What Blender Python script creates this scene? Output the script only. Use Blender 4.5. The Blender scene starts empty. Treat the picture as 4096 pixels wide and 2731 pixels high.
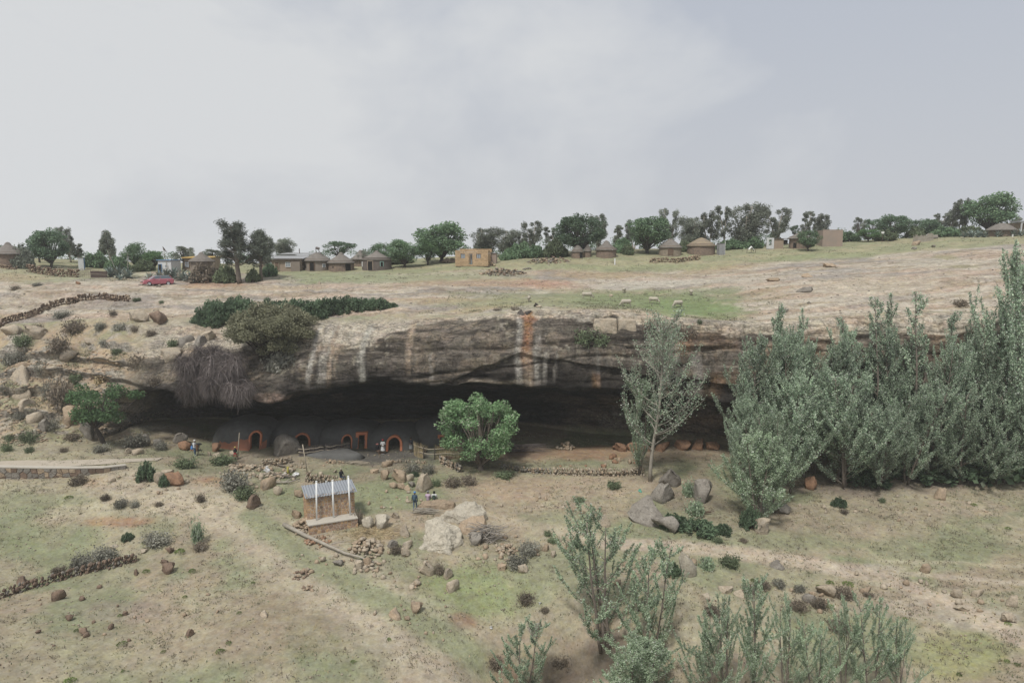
import bpy, bmesh, math, random
import numpy as np
from mathutils import Vector, Matrix, noise as mnoise
from mathutils.bvhtree import BVHTree

scene = bpy.context.scene
COL = scene.collection
R = math.radians
rng = random.Random(7)
nrng = np.random.default_rng(11)

# ------------------------------------------------------------------ camera, sky, sun, exposure
W, H, F = 1024.0, 682.0, 683.0
CAM_Z = 23.3
PITCH = R(7.42)
cam_d = bpy.data.cameras.new("camera"); cam = bpy.data.objects.new("camera", cam_d); COL.objects.link(cam)
cam_d.sensor_width = 36.0; cam_d.lens = 36.0 * F / W
cam_d.clip_start = 0.5; cam_d.clip_end = 20000
cam.location = (0, 0, CAM_Z); cam.rotation_euler = (R(90) - PITCH, 0, 0)
scene.camera = cam
scene.render.resolution_x, scene.render.resolution_y = 1024, 682
scene.view_settings.view_transform = 'Standard'; scene.view_settings.look = 'None'
scene.view_settings.exposure = 0.42; scene.view_settings.gamma = 1.0
scene.view_settings.use_curve_mapping = False
scene.cycles.use_denoising = True
scene.cycles.max_bounces = 6; scene.cycles.diffuse_bounces = 4; scene.cycles.transmission_bounces = 4
scene.cycles.transparent_max_bounces = 6; scene.cycles.volume_bounces = 1

SUN_EL, SUN_ROT = R(58), R(205)
def build_world():
    w = bpy.data.worlds.new("World"); scene.world = w; w.use_nodes = True
    nt = w.node_tree; N, L = nt.nodes, nt.links; N.clear()
    out = N.new('ShaderNodeOutputWorld'); bg = N.new('ShaderNodeBackground'); bg.inputs['Strength'].default_value = 0.1
    sky = N.new('ShaderNodeTexSky'); sky.sky_type = 'NISHITA'; sky.sun_disc = False
    sky.sun_elevation = SUN_EL; sky.sun_rotation = SUN_ROT; sky.air_density = 1.2; sky.dust_density = 5.0; sky.ozone_density = 1.5
    tc = N.new('ShaderNodeTexCoord')
    mp = N.new('ShaderNodeMapping'); mp.inputs['Scale'].default_value = (1.0, 1.0, 1.7); mp.inputs['Location'].default_value = (0.35, 0.0, 0.15)
    L.new(tc.outputs['Generated'], mp.inputs['Vector'])
    n1 = N.new('ShaderNodeTexNoise'); n1.inputs['Scale'].default_value = 3.4; n1.inputs['Detail'].default_value = 9; n1.inputs['Roughness'].default_value = 0.56
    n1.inputs['Distortion'].default_value = 0.25
    L.new(mp.outputs[0], n1.inputs['Vector'])
    # a bank of thin cloud that thins out towards the east (+x)
    sx = N.new('ShaderNodeSeparateXYZ'); L.new(tc.outputs['Generated'], sx.inputs[0])
    mx = N.new('ShaderNodeMath'); mx.operation = 'MULTIPLY_ADD'; mx.inputs[1].default_value = -0.42; mx.inputs[2].default_value = 0.02
    L.new(sx.outputs['X'], mx.inputs[0])
    mz = N.new('ShaderNodeMath'); mz.operation = 'MULTIPLY_ADD'; mz.inputs[1].default_value = 0.30
    L.new(sx.outputs['Z'], mz.inputs[0]); L.new(mx.outputs[0], mz.inputs[2])
    ad = N.new('ShaderNodeMath'); ad.operation = 'ADD'; L.new(n1.outputs['Fac'], ad.inputs[0]); L.new(mz.outputs[0], ad.inputs[1])
    rp = N.new('ShaderNodeValToRGB'); rp.color_ramp.elements[0].position = 0.44; rp.color_ramp.elements[1].position = 0.78
    L.new(ad.outputs[0], rp.inputs[0])
    mr = N.new('ShaderNodeMapRange'); mr.inputs['To Min'].default_value = 0.0; mr.inputs['To Max'].default_value = 1.0
    L.new(rp.outputs[0], mr.inputs['Value'])
    # high haze veil over the blue, then brighter cloud on top
    veil = N.new('ShaderNodeMix'); veil.data_type = 'RGBA'; veil.inputs[0].default_value = 0.9
    veil.inputs[7].default_value = (3.85, 4.06, 4.5, 1); L.new(sky.outputs[0], veil.inputs[6])
    # the veil is greyer near the horizon
    hz = N.new('ShaderNodeMapRange'); hz.inputs['From Min'].default_value = 0.0; hz.inputs['From Max'].default_value = 0.30
    hz.inputs['To Min'].default_value = 0.8; hz.inputs['To Max'].default_value = 0.0
    L.new(sx.outputs['Z'], hz.inputs['Value'])
    hm = N.new('ShaderNodeMix'); hm.data_type = 'RGBA'; hm.inputs[7].default_value = (4.3, 4.42, 4.65, 1)
    L.new(hz.outputs[0], hm.inputs[0]); L.new(veil.outputs[2], hm.inputs[6])
    cl = N.new('ShaderNodeMix'); cl.data_type = 'RGBA'; cl.inputs[7].default_value = (5.0, 5.12, 5.25, 1)
    L.new(mr.outputs[0], cl.inputs[0]); L.new(hm.outputs[2], cl.inputs[6])
    L.new(cl.outputs[2], bg.inputs['Color']); L.new(bg.outputs[0], out.inputs[0])
build_world()
sd = bpy.data.lights.new("sun", 'SUN'); sun = bpy.data.objects.new("sun", sd); COL.objects.link(sun)
sd.energy = 2.35; sd.angle = R(10); sd.color = (1.0, 0.965, 0.91)
# the Nishita rotation is measured clockwise from +Y
_sv = Vector((math.sin(SUN_ROT) * math.cos(SUN_EL), math.cos(SUN_ROT) * math.cos(SUN_EL), math.sin(SUN_EL)))
sun.rotation_euler = _sv.to_track_quat('Z', 'Y').to_euler(); sun.location = (0, -30, 90)

# ------------------------------------------------------------------ pixel rays (only used to measure where things stand)
CP, SP = math.cos(PITCH), math.sin(PITCH)
def ray(u, v):
    a = (u - W / 2) / F; b = (H / 2 - v) / F
    return Vector((a, CP + b * SP, -SP + b * CP))
def at(u, v, Y):
    d = ray(u, v); t = Y / d.y
    return Vector((d.x * t, Y, CAM_Z + d.z * t))
def depth_of(p):
    return p[1] * CP - (p[2] - CAM_Z) * SP

# ------------------------------------------------------------------ numpy noise
_LAT = nrng.random(64 ** 3).astype(np.float32)
def vnoise(x, y, z):
    x = np.asarray(x, np.float32); y = np.asarray(y, np.float32); z = np.asarray(z, np.float32)
    out = []
    for t in (x, y, z):
        f = np.floor(t); i = f.astype(np.int32); t = t - f
        out.append((i & 63, (i + 1) & 63, t * t * t * (t * (t * 6 - 15) + 10)))
    (x0, x1, fx), (y0, y1, fy), (z0, z1, fz) = out
    x0 = x0 << 12; x1 = x1 << 12; y0 = y0 << 6; y1 = y1 << 6
    if z.ndim == 0 or z.size == 1:
        def pl(zi):
            a = _LAT[x0 + y0 + zi]; b = _LAT[x1 + y0 + zi]; c = _LAT[x0 + y1 + zi]; d = _LAT[x1 + y1 + zi]
            a = a + (b - a) * fx; c = c + (d - c) * fx; return a + (c - a) * fy
        r = pl(z0) if float(fz) == 0 else pl(z0) * (1 - fz) + pl(z1) * fz
        return r * 2 - 1
    def q(yi, zi):
        a = _LAT[x0 + yi + zi]; b = _LAT[x1 + yi + zi]; return a + (b - a) * fx
    r0 = q(y0, z0); r1 = q(y1, z0); r0 = r0 + (r1 - r0) * fy
    r2 = q(y0, z1); r3 = q(y1, z1); r2 = r2 + (r3 - r2) * fy
    return (r0 + (r2 - r0) * fz) * 2 - 1
def fbm(x, y, z, octv=4, gain=0.5):
    x = np.asarray(x, np.float32); sc = np.ndim(z) == 0
    s = 0; a = 1; t = 0
    for i in range(octv):
        k = 2.03 ** i
        s = s + a * vnoise(np.asarray(x) * k + 17.3 * i, np.asarray(y) * k + 5.1 * i, (float(round(z)) + 13 * i if sc else np.asarray(z) * k - 9.7 * i)); t += a; a *= gain
    return s / t
def sstep(a, b, x):
    t = np.clip((x - a) / (b - a), 0, 1); return t * t * (3 - 2 * t)

def tps(P, Z, lam=0.02):
    P = np.asarray(P, float); Z = np.asarray(Z, float); n = len(P)
    def phi(d2): return 0.5 * d2 * np.log(d2 + 1e-9)
    d2 = ((P[:, None] - P[None]) ** 2).sum(-1)
    A = np.zeros((n + 3, n + 3)); A[:n, :n] = phi(d2) + lam * 100 * np.eye(n)
    A[:n, n] = 1; A[:n, n + 1:] = P; A[n, :n] = 1; A[n + 1:, :n] = P.T
    c = np.linalg.solve(A, np.concatenate([Z, [0, 0, 0]]))
    def f(x, y):
        x = np.asarray(x, float); sh = x.shape; q = np.stack([x.ravel(), np.asarray(y, float).ravel()], 1)
        o = np.empty(len(q))
        for i in range(0, len(q), 40000):
            k = q[i:i + 40000]
            e = ((k[:, None] - P[None]) ** 2).sum(-1)
            o[i:i + 40000] = phi(e) @ c[:n] + c[n] + k @ c[n + 1:]
        return o.reshape(sh)
    return f
# ------------------------------------------------------------------ terrain: valley floor, cave and cliff, plateau
APEX = 55.0
low_pts = [  # u, v, Y
 (-150,682,33),(0,682,36),(300,682,38.2),(480,682,40.5),(560,660,44),(800,682,40),(1024,682,38),(1180,682,35),
 (-150,600,43),(0,600,46),(250,600,46.2),(420,600,47.5),(600,600,47.2),(800,600,47.5),(1024,600,46),(1200,600,43),
 (-150,540,50),(0,540,53),(150,540,54),(330,540,55.5),(450,540,56),(600,540,56),(800,540,55.2),(1024,540,54),(1200,540,51),
 (0,500,58.5),(150,500,60),(280,500,61.5),(420,500,62.8),(600,500,62.5),(800,500,62),(1024,500,60.5),(1200,500,57),
 (0,480,61.3),(110,480,62.6),(0,466,65),(0,457,67),(75,467,65),(150,463,67),(195,453,73),(230,470,69.3),(300,472,69.3),(340,480,67),(420,470,70),(520,476,69),(600,470,70),(720,475,68),(900,475,66),(1024,478,64),(1200,478,60),
 (300,452,76),(380,453,77),(450,450,78),(550,446,79),(650,446,78),(720,448,76),(820,452,73.5),(1024,450,71),
 (-150,457,62),(-150,480,57),
]
lowP = [at(*p) for p in low_pts]
lowXY = [(p.x, p.y) for p in lowP] + [(x, 26.0) for x in (-40, -15, 0, 15, 40)]
lowZ = [p.z for p in lowP] + [-4.5, -5, -5.5, -5, -4.5]
for x in (-26, -12, 0, 12):
    lowXY.append((x, 90)); lowZ.append(0.7)
for x, y in ((24, 84), (40, 80), (60, 75)):
    lowXY.append((x, y)); lowZ.append(1.8)
def coarse(f, x0, x1, y0, y1, n):
    gx = np.linspace(x0, x1, n); gy = np.linspace(y0, y1, n); G = f(*np.meshgrid(gx, gy, indexing='ij'))
    def g(x, y):
        x = np.asarray(x, float); y = np.asarray(y, float) + 0 * x
        a = np.clip((x - x0) / (x1 - x0) * (n - 1), 0, n - 1.001); b = np.clip((y - y0) / (y1 - y0) * (n - 1), 0, n - 1.001)
        i = a.astype(int); j = b.astype(int); a = a - i; b = b - j
        return (G[i, j] * (1 - b) + G[i, j + 1] * b) * (1 - a) + (G[i + 1, j] * (1 - b) + G[i + 1, j + 1] * b) * a
    return g
ground_z = coarse(tps(lowXY, lowZ), -100, 100, 20, 100, 260)

plat_pts = [
 (0,325,86),(100,318,88),(180,318,86),(260,315,85),(313,318,81),(370,315,82),(435,314,81),(492,313,79),(525,312,77),(610,311,77.5),(723,322,75),(800,318,74),(900,314,73),(1024,311,71),(1150,308,69),
 (-180,325,82),(-180,290,92),(-180,262,112),(0,300,92),(0,280,102),(0,263,114),(70,292,96),(100,272,115),(60,270,115),(157,285,102),(160,300,94),(270,284,103),(250,275,112),(350,268.5,118),(300,270,117),
 (477,263.5,118),(420,266,119),(350,290,98),(350,300,90),(500,290,98),(500,301,88),(610,290,99),(610,301,89),(605,257,122),(540,260,120),(610,275,109),(690,253.5,124),(640,255,124),(700,275,107),(700,302,87),
 (800,246,130),(800,262,112),(800,280,95),(800,300,82),(900,239,132),(900,255,112),(900,280,90),(1000,234.5,132),(1000,250,108),(1000,280,84),(1180,300,72),(1200,270,84),(1200,240,110),(1200,228,132),
]
platP = [at(*p) for p in plat_pts]
pxy = [(p.x, p.y) for p in platP]; pz = [p.z for p in platP]
for x, zz in ((-150, 21.5), (-80, 20.7), (0, 22), (60, 24), (120, 26.5)):
    pxy.append((x, 165)); pz.append(zz)
plateau_tps = coarse(tps(pxy, pz), -160, 160, 55, 166, 260)
def plateau_z(x, y):
    z = plateau_tps(x, np.minimum(y, 165))
    return z - 46 * sstep(140, 330, np.asarray(y)) ** 1.3

NC = 720
S = np.linspace(-0.63, 0.63, NC)
def keys(lst, col=None):
    """lst of (u, v, Y) -> y(s), z(s)"""
    P = [at(*k) for k in lst]
    s = np.array([p.x / (p.y + APEX) for p in P])
    o = np.argsort(s); P = [P[i] for i in o]; s = s[o]
    y = np.interp(S, s, [p.y for p in P]); z = np.interp(S, s, [p.z for p in P])
    k = np.exp(-0.5 * (np.arange(-14, 15) / 5.0) ** 2); k /= k.sum()
    pad = lambda a: np.convolve(np.pad(a, 14, 'edge'), k, 'valid')
    return pad(y), pad(z)
KB = [(-150,445,64),(0,443,70),(90,441,72.5),(118,438,77),(140,436,83),(200,436,87),(260,436,88.5),(313,436,89),(370,436,90.5),(435,436,90.5),(500,436,90),(540,436,88),(575,436,85.5),(610,436,83.5),(660,436,80.5),(723,436,77),(800,436,74.5),(1024,436,71),(1150,436,67)]
KC = [(-150,425,66),(0,424,73),(90,424,74.5),(118,426,77.5),(140,421,83.5),(200,418,88),(260,418,89),(313,417,90),(370,415,91),(435,415,91),(500,416,90),(540,411,87.5),(575,408,85),(610,406,82.5),(660,406,79.5),(723,411,76),(800,412,73.5),(1024,412,70),(1150,412,66)]
KL = [(-150,400,72),(0,398,76.5),(85,393,77.5),(112,388,76.5),(131,388,75.5),(180,389,74.5),(225,398,72.5),(262,404,71.7),(290,396,72),(313,386,72.5),(370,379,73),(435,385,73),(492,383,73),(525,385,73),(610,388,73),(723,401,71),(800,401,69),(900,401,68),(1024,400,66),(1150,396,63)]
KM = [(-150,355,77),(0,357,81),(85,352,81),(131,352,78.5),(180,350,78),(225,350,77.5),(260,346,77),(290,342,76),(313,341,74.9),(345,341,74.7),(370,341,74.7),(410,337,74.7),(435,333,74.8),(492,326,75),(525,323,75.2),(610,318,75.7),(660,322,74.5),(723,329,73),(800,330,71.5),(900,324,70.5),(1024,318,68),(1150,315,65)]
KT = [(-150,325,83),(0,325,86),(100,318,88),(180,318,86),(260,315,85),(313,318,81),(370,315,82),(435,314,81),(492,313,79),(525,312,77),(610,311,77.5),(723,322,75),(800,318,74),(900,314,73),(1024,311,71),(1150,308,69)]
yB, _ = keys(KB); yC, zC = keys(KC); yL, zL = keys(KL); yM, zM = keys(KM); yT, _ = keys(KT)
xT = S * (yT + APEX); zT = plateau_z(xT, yT)
zB = ground_z(S * (yB + APEX), yB)
zC = np.maximum(zC, zB + 0.8)
# irregular lip and brow
zL = zL + 0.45 * fbm(S * 60, 3.1, 0, 3) ; yL = yL + 0.7 * fbm(S * 45, 9.1, 0, 3)
yM = yM + 0.8 * fbm(S * 40, 1.7, 4, 3); zM = zM + 0.25 * fbm(S * 70, 2.7, 4, 2)

nG, nW, nCe, nF, nM, nP = 280, 34, 56, 110, 30, 230
rowsY, rowsZ, zone = [], [], []
for i in range(nG):
    r = i / (nG - 1); y = 27 + (yB - 27) * (r ** 0.92)
    rowsY.append(y); rowsZ.append(ground_z(S * (y + APEX), y)); zone.append(0 + r)
def seg(n, y0, z0, y1, z1, zn, bulge=None):
    for i in range(1, n + 1):
        r = i / n; y = y0 + (y1 - y0) * r; z = z0 + (z1 - z0) * r
        if bulge is not None:
            dy, dz = bulge(r); y = y + dy; z = z + dz
        rowsY.append(y); rowsZ.append(z); zone.append(zn + r)
cave = sstep(-44.5, -39.5, S * (75 + APEX))        # 0 on the left hillside, 1 where the cave is
seg(nW, yB, zB, yC, zC, 1)
seg(nCe, yC, zC, yL, zL, 2, lambda r: (0 * S, cave * 1.6 * math.sin(math.pi * r) ** 1.2))
seg(nF, yL, zL, yM, zM, 3, lambda r: (-cave * 0.9 * math.sin(math.pi * r) , 0 * S))
seg(nM, yM, zM, yT, zT, 4, lambda r: (0 * S, 0.35 * math.sin(math.pi * r)))
iC0, iC1 = nG - 1, len(rowsY) - 1
for i in range(1, nP + 1):
    r = i / nP; y = yT + (330 - yT) * r ** 1.9
    rowsY.append(y); rowsZ.append(plateau_z(S * (y + APEX), y)); zone.append(5 + r)
GY = np.array(rowsY); GZ = np.array(rowsZ); ZONE = np.array(zone)[:, None] + 0 * GY
# soften the corners of the cliff profile
for it in range(6):
    a, b = iC0 + 3, iC1 + 6
    GY[a:b] = 0.25 * GY[a - 1:b - 1] + 0.5 * GY[a:b] + 0.25 * GY[a + 1:b + 1]
    GZ[a:b] = 0.25 * GZ[a - 1:b - 1] + 0.5 * GZ[a:b] + 0.25 * GZ[a + 1:b + 1]
GX = S[None] * (GY + APEX)
BASE = np.stack([GX, GY, GZ], -1)

def grid_normals(P):
    du = np.gradient(P, axis=1); dv = np.gradient(P, axis=0)
    n = np.cross(du, dv); return n / (np.linalg.norm(n, axis=-1, keepdims=True) + 1e-9)
Nn = grid_normals(BASE)
X, Y, Z = GX, GY, GZ
wG = 1 - sstep(0.93, 1.0, ZONE)                       # valley
wC = sstep(0.98, 1.4, ZONE) * (1 - sstep(4.5, 5.02, ZONE))
wP = sstep(4.6, 5.02, ZONE)
left = 1 - sstep(-46, -38, X)                         # left hillside
disp = np.zeros_like(X)
hill = wC * (1 - cave[None] * 1.0)
disp += (wG + wP) * (0.28 * fbm(X / 9, Y / 9, 0, 3) + 0.09 * fbm(X / 2.2, Y / 2.2, 3, 3) + 0.03 * fbm(X / .7, Y / .7, 8, 2))
rockface = wC * cave[None]
warp = 0.9 * fbm(X / 14, Y / 9, Z / 9, 3)
strat = (Z + warp * 1.4 + 0.05 * X) / 1.15
saw = np.abs((strat + 0.6 * fbm(X / 6, 2, Z / 2.2, 2)) % 1.0 - 0.35)
flank = rockface * (1 - sstep(4.0, 4.4, ZONE))
disp += rockface * (0.55 * fbm(X / 6, Y / 6, Z / 3.5, 4) + 0.13 * fbm(X / 1.4, Y / 1.4, Z / 0.8, 3))
disp -= flank * (0.10 + 0.22 * (1 - sstep(3.0, 3.5, ZONE))) * (saw - 0.3) * sstep(-0.3, 0.4, fbm(X / 11, 5, Z / 4, 2))
low_face = flank * sstep(1.08, 1.4, ZONE) * (1 - sstep(3.0, 3.3, ZONE))
disp += low_face * (0.5 * np.abs(fbm(X / 7, Y / 2.2, Z / 1.3, 4)) + 0.2 * fbm(X / 3, Y / .8, Z / .6, 3))
blk = fbm(np.floor(X / 3.1 + 0.5 * np.floor(Z / 1.9)) * 1.37, np.floor(Z / 1.9) * 2.11, 3, 1)
disp += flank * sstep(3.3, 3.5, ZONE) * sstep(4, 9, X) * 0.35 * blk
# large scar and ledge lines on the face
scar = np.exp(-((Z - (13.2 + 0.035 * (X + 5) + 0.6 * fbm(X / 8, 1, 2, 3))) / 0.28) ** 2)
disp -= flank * 0.35 * scar
scar2 = np.exp(-((Z - (11.6 + 0.10 * (X - 6) + 0.7 * fbm(X / 7, 6, 2, 3))) / 0.22) ** 2) * sstep(-14, -6, X)
disp -= flank * 0.30 * scar2
def zline(keys_):
    P_ = [at(u, v, 73.6) for u, v in keys_]; return np.interp(X, [p.x for p in P_], [p.z for p in P_])
SCARZ = zline([(425, 388), (450, 381), (475, 369), (500, 359), (520, 351), (545, 357), (600, 365), (640, 372), (720, 380)])
below = (1 - sstep(-.10, .10, Z - SCARZ - 0.25 * fbm(X / 2, 3, Z / 2, 3))) * sstep(-11, -8, X)
disp -= flank * 0.45 * below * sstep(2.95, 3.1, ZONE)
# lumpy rocky hillside on the left, with steps of bedrock
hl = np.clip(hill + wG * left * sstep(69, 76, Y) * 0.5, 0, 1)
lump = fbm(X / 3.2, Y / 3.2, Z / 2.2, 4)
tfr = ((Z + 0.7 * fbm(X / 5, Y / 5, 4, 3)) / 1.7) % 1.0
disp += hl * 1.4 * (sstep(0.0, 0.26, tfr) - tfr) * sstep(-.35, .2, fbm(X / 7, Y / 7, 9, 2))
disp += hl * (0.75 * lump + 0.35 * np.abs(fbm(X / 1.6, Y / 1.6, Z / 0.9, 3)))
# bedrock sheets of the plateau: long low steps across the slope
bed = fbm(X / 16, Y / 4.5, 1, 4)
st = (bed * 2.2 + Z * 0.55) % 1.0
disp += wP * sstep(112, 96, Y) * (0.22 * (sstep(0.0, 0.85, st) - sstep(0.85, 1.0, st)) + 0.10 * fbm(X / 3, Y / 1.1, 4, 3))
crack = np.abs(fbm(X / 9, Y / 1.5, 6, 4)); crackm = (1 - sstep(0.0, 0.035, crack)) * sstep(-.1, .25, fbm(X / 14, Y / 7, 2, 2))
disp -= wP * sstep(112, 100, Y) * 0.22 * crackm
# terraces on the rock left of the car
disp += wP * sstep(-40, -60, X) * sstep(104, 92, Y) * 0.25 * np.abs(fbm(X / 9, Y / 1.6, 2, 3))
PTS = BASE + Nn * disp[..., None]
# the gully under the foreground poplars
def gully(cx, cy, rx, ry, dep):
    d = ((PTS[..., 0] - cx) / rx) ** 2 + ((PTS[..., 1] - cy) / ry) ** 2
    PTS[..., 2] -= (wG > .5) * dep * np.exp(-d)
for u, v, Yq, rx, ry, dep in ((505, 668, 42, 2.4, 2.2, 1.7), (590, 660, 42.8, 5.0, 1.9, 1.5), (560, 640, 44.8, 2.6, 1.2, .7)):
    q = at(u, v, Yq); gully(q.x, q.y, rx, ry, dep)
NR = PTS.shape[0]
print("terrain grid", NR, NC)

# fast ray casting on the terrain
_idx = np.arange(NR * NC).reshape(NR, NC)
def quads(r0, r1, off=0):
    I = _idx[r0:r1 + 1]
    return np.stack([I[:-1, :-1], I[:-1, 1:], I[1:, 1:], I[1:, :-1]], -1).reshape(-1, 4) - off
_bv = BVHTree.FromPolygons([tuple(p) for p in PTS.reshape(-1, 3).tolist()], quads(0, NR - 1).tolist())
CAMV = Vector((0, 0, CAM_Z))
def gp(u, v):
    """where the sight line of a pixel meets the terrain"""
    h = _bv.ray_cast(CAMV, ray(u, v).normalized(), 900)
    return h[0] if h[0] is not None else at(u, v, 130)
def drop(x, y, top=60.0):
    h = _bv.ray_cast(Vector((x, y, top)), Vector((0, 0, -1)), 300)
    return h[0].z if h[0] is not None else float(plateau_z(np.array([x]), np.array([y]))[0])
def stand(u, Y, top=60.0):
    """ground point straight below the column of a pixel at distance Y"""
    z = 0.0
    for _ in range(4):
        # x of the pixel column depends weakly on height
        t = (Y * CP - (z - CAM_Z) * SP); x = (u - W / 2) / F * t
        z = drop(x, Y, top)
    return Vector((x, Y, z))
# ------------------------------------------------------------------ materials
MATS = {}
def new_mat(name, rough=0.9, spec=0.25):
    m = bpy.data.materials.new(name); m.use_nodes = True
    b = m.node_tree.nodes['Principled BSDF']; b.inputs['Roughness'].default_value = rough
    b.inputs['Specular IOR Level'].default_value = spec
    MATS[name] = m
    return m, m.node_tree.nodes, m.node_tree.links, b
def vmath(N, L, op, a, b):
    n = N.new('ShaderNodeMath'); n.operation = op
    for i, q in enumerate((a, b)):
        if isinstance(q, (int, float)): n.inputs[i].default_value = q
        else: L.new(q, n.inputs[i])
    return n.outputs[0]
def noise_node(N, L, vec, scale, detail=4, rough=0.6):
    n = N.new('ShaderNodeTexNoise'); n.inputs['Scale'].default_value = scale; n.inputs['Detail'].default_value = detail
    n.inputs['Roughness'].default_value = rough
    if vec is not None: L.new(vec, n.inputs['Vector'])
    return n.outputs['Fac']
def maprange(N, L, v, a, b, c, d):
    n = N.new('ShaderNodeMapRange'); n.inputs[1].default_value = a; n.inputs[2].default_value = b
    n.inputs[3].default_value = c; n.inputs[4].default_value = d; L.new(v, n.inputs[0]); return n.outputs[0]
def scale_col(N, L, col, fac):
    n = N.new('ShaderNodeVectorMath'); n.operation = 'SCALE'; L.new(col, n.inputs[0]); L.new(fac, n.inputs['Scale']); return n.outputs[0]
def mixc(N, L, fac, a, b, blend='MIX'):
    n = N.new('ShaderNodeMix'); n.data_type = 'RGBA'; n.blend_type = blend
    for i, q in ((0, fac), (6, a), (7, b)):
        if isinstance(q, (int, float)): n.inputs[i].default_value = q
        elif isinstance(q, tuple): n.inputs[i].default_value = (*q, 1) if len(q) == 3 else q
        else: L.new(q, n.inputs[i])
    return n.outputs[2]

def simple(name, col, col2=None, scale=3.0, rough=0.9, bump=0.0, bscale=8.0, objrand=0.0, spec=0.2, stretch=None, metal=0.0):
    """noise-mottled diffuse paint"""
    m, N, L, b = new_mat(name, rough, spec); b.inputs['Metallic'].default_value = metal
    tc = N.new('ShaderNodeTexCoord'); vec = tc.outputs['Object']
    if stretch:
        mp = N.new('ShaderNodeMapping'); mp.inputs['Scale'].default_value = stretch; L.new(vec, mp.inputs[0]); vec = mp.outputs[0]
    oi = N.new('ShaderNodeObjectInfo')
    add = N.new('ShaderNodeVectorMath'); add.operation = 'ADD'
    L.new(vec, add.inputs[0]); cb = N.new('ShaderNodeCombineXYZ'); L.new(vmath(N, L, 'MULTIPLY', oi.outputs['Random'], 37.0), cb.inputs[0]); L.new(cb.outputs[0], add.inputs[1])
    vec = add.outputs[0]
    c2 = col2 if col2 else tuple(0.7 * c for c in col)
    f = maprange(N, L, noise_node(N, L, vec, scale, 6, 0.65), 0.3, 0.7, 0, 1)
    c = mixc(N, L, f, col, c2)
    if objrand:
        c = scale_col(N, L, c, maprange(N, L, oi.outputs['Random'], 0, 1, 1 - objrand, 1 + objrand))
    L.new(c, b.inputs['Base Color'])
    if bump:
        bp = N.new('ShaderNodeBump'); bp.inputs['Strength'].default_value = bump; bp.inputs['Distance'].default_value = 0.1
        L.new(noise_node(N, L, vec, bscale, 5), bp.inputs['Height']); L.new(bp.outputs[0], b.inputs['Normal'])
    return m

def terrain_mat():
    m, N, L, b = new_mat('terrain_surface', 0.95, 0.1)
    at_ = N.new('ShaderNodeAttribute'); at_.attribute_name = 'albedo'
    rk = N.new('ShaderNodeAttribute'); rk.attribute_name = 'rockiness'
    geo = N.new('ShaderNodeNewGeometry'); P = geo.outputs['Position']
    # grassy speckle: small dark tussocks and pale straw
    n1 = noise_node(N, L, P, 1.7, 6, 0.7); n2 = noise_node(N, L, P, 5.5, 3, 0.6); n3 = noise_node(N, L, P, 0.45, 3, 0.6)
    g = vmath(N, L, 'MULTIPLY', maprange(N, L, n1, 0.3, 0.7, 0.77, 1.19), maprange(N, L, n2, 0.32, 0.68, 0.86, 1.13))
    g = vmath(N, L, 'MULTIPLY', g, maprange(N, L, n3, 0.3, 0.7, 0.86, 1.12))
    # rock: fine streaks lying along the bedding
    mp = N.new('ShaderNodeMapping'); mp.inputs['Scale'].default_value = (0.85, 0.85, 1.5); L.new(P, mp.inputs[0])
    r1 = noise_node(N, L, mp.outputs[0], 1.3, 7, 0.68); r2 = noise_node(N, L, P, 4.2, 4, 0.6)
    r = vmath(N, L, 'MULTIPLY', maprange(N, L, r1, 0.32, 0.68, 0.64, 1.26), maprange(N, L, r2, 0.3, 0.7, 0.72, 1.25))
    mp2 = N.new('ShaderNodeMapping'); mp2.inputs['Scale'].default_value = (0.28, 0.55, 1.5); L.new(P, mp2.inputs[0])
    def cracks(vec, sc, w, lo):
        d = vmath(N, L, 'ABSOLUTE', vmath(N, L, 'SUBTRACT', noise_node(N, L, vec, sc, 5, 0.6), 0.5), 0.0); return maprange(N, L, d, 0.0, w, lo, 1.0)
    ck = vmath(N, L, 'MULTIPLY', cracks(mp2.outputs[0], 1.0, 0.028, 0.42), cracks(mp2.outputs[0], 2.7, 0.04, 0.62))
    mp3 = N.new('ShaderNodeMapping'); mp3.inputs['Scale'].default_value = (0.8, 0.5, 0.22); mp3.inputs['Rotation'].default_value = (0, 0.12, 0.3); L.new(P, mp3.inputs[0])
    ck = vmath(N, L, 'MULTIPLY', ck, cracks(mp3.outputs[0], 0.8, 0.016, 0.6))
    r = vmath(N, L, 'MULTIPLY', r, ck)
    sp_ = maprange(N, L, noise_node(N, L, P, 3.4, 5, 0.7), 0.60, 0.68, 1.0, 1.7); r = vmath(N, L, 'MULTIPLY', r, sp_)
    f = N.new('ShaderNodeMix'); f.data_type = 'FLOAT'; L.new(rk.outputs['Fac'], f.inputs[0]); L.new(g, f.inputs[2]); L.new(r, f.inputs[3])
    c = scale_col(N, L, at_.outputs['Color'], f.outputs[0])
    # hue drift
    hs = N.new('ShaderNodeHueSaturation'); L.new(c, hs.inputs['Color'])
    L.new(maprange(N, L, noise_node(N, L, P, 0.9, 4, 0.6), 0.3, 0.7, 0.485, 0.515), hs.inputs['Hue'])
    L.new(maprange(N, L, noise_node(N, L, P, 2.3, 4, 0.6), 0.3, 0.7, 0.8, 1.2), hs.inputs['Saturation'])
    L.new(hs.outputs[0], b.inputs['Base Color'])
    bp = N.new('ShaderNodeBump'); bp.inputs['Strength'].default_value = 0.55; bp.inputs['Distance'].default_value = 0.12
    hgt = N.new('ShaderNodeMix'); hgt.data_type = 'FLOAT'; L.new(rk.outputs['Fac'], hgt.inputs[0]); L.new(n1, hgt.inputs[2]); L.new(vmath(N, L, 'ADD', r1, ck), hgt.inputs[3])
    L.new(hgt.outputs[0], bp.inputs['Height']); L.new(bp.outputs[0], b.inputs['Normal'])
    return m
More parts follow.
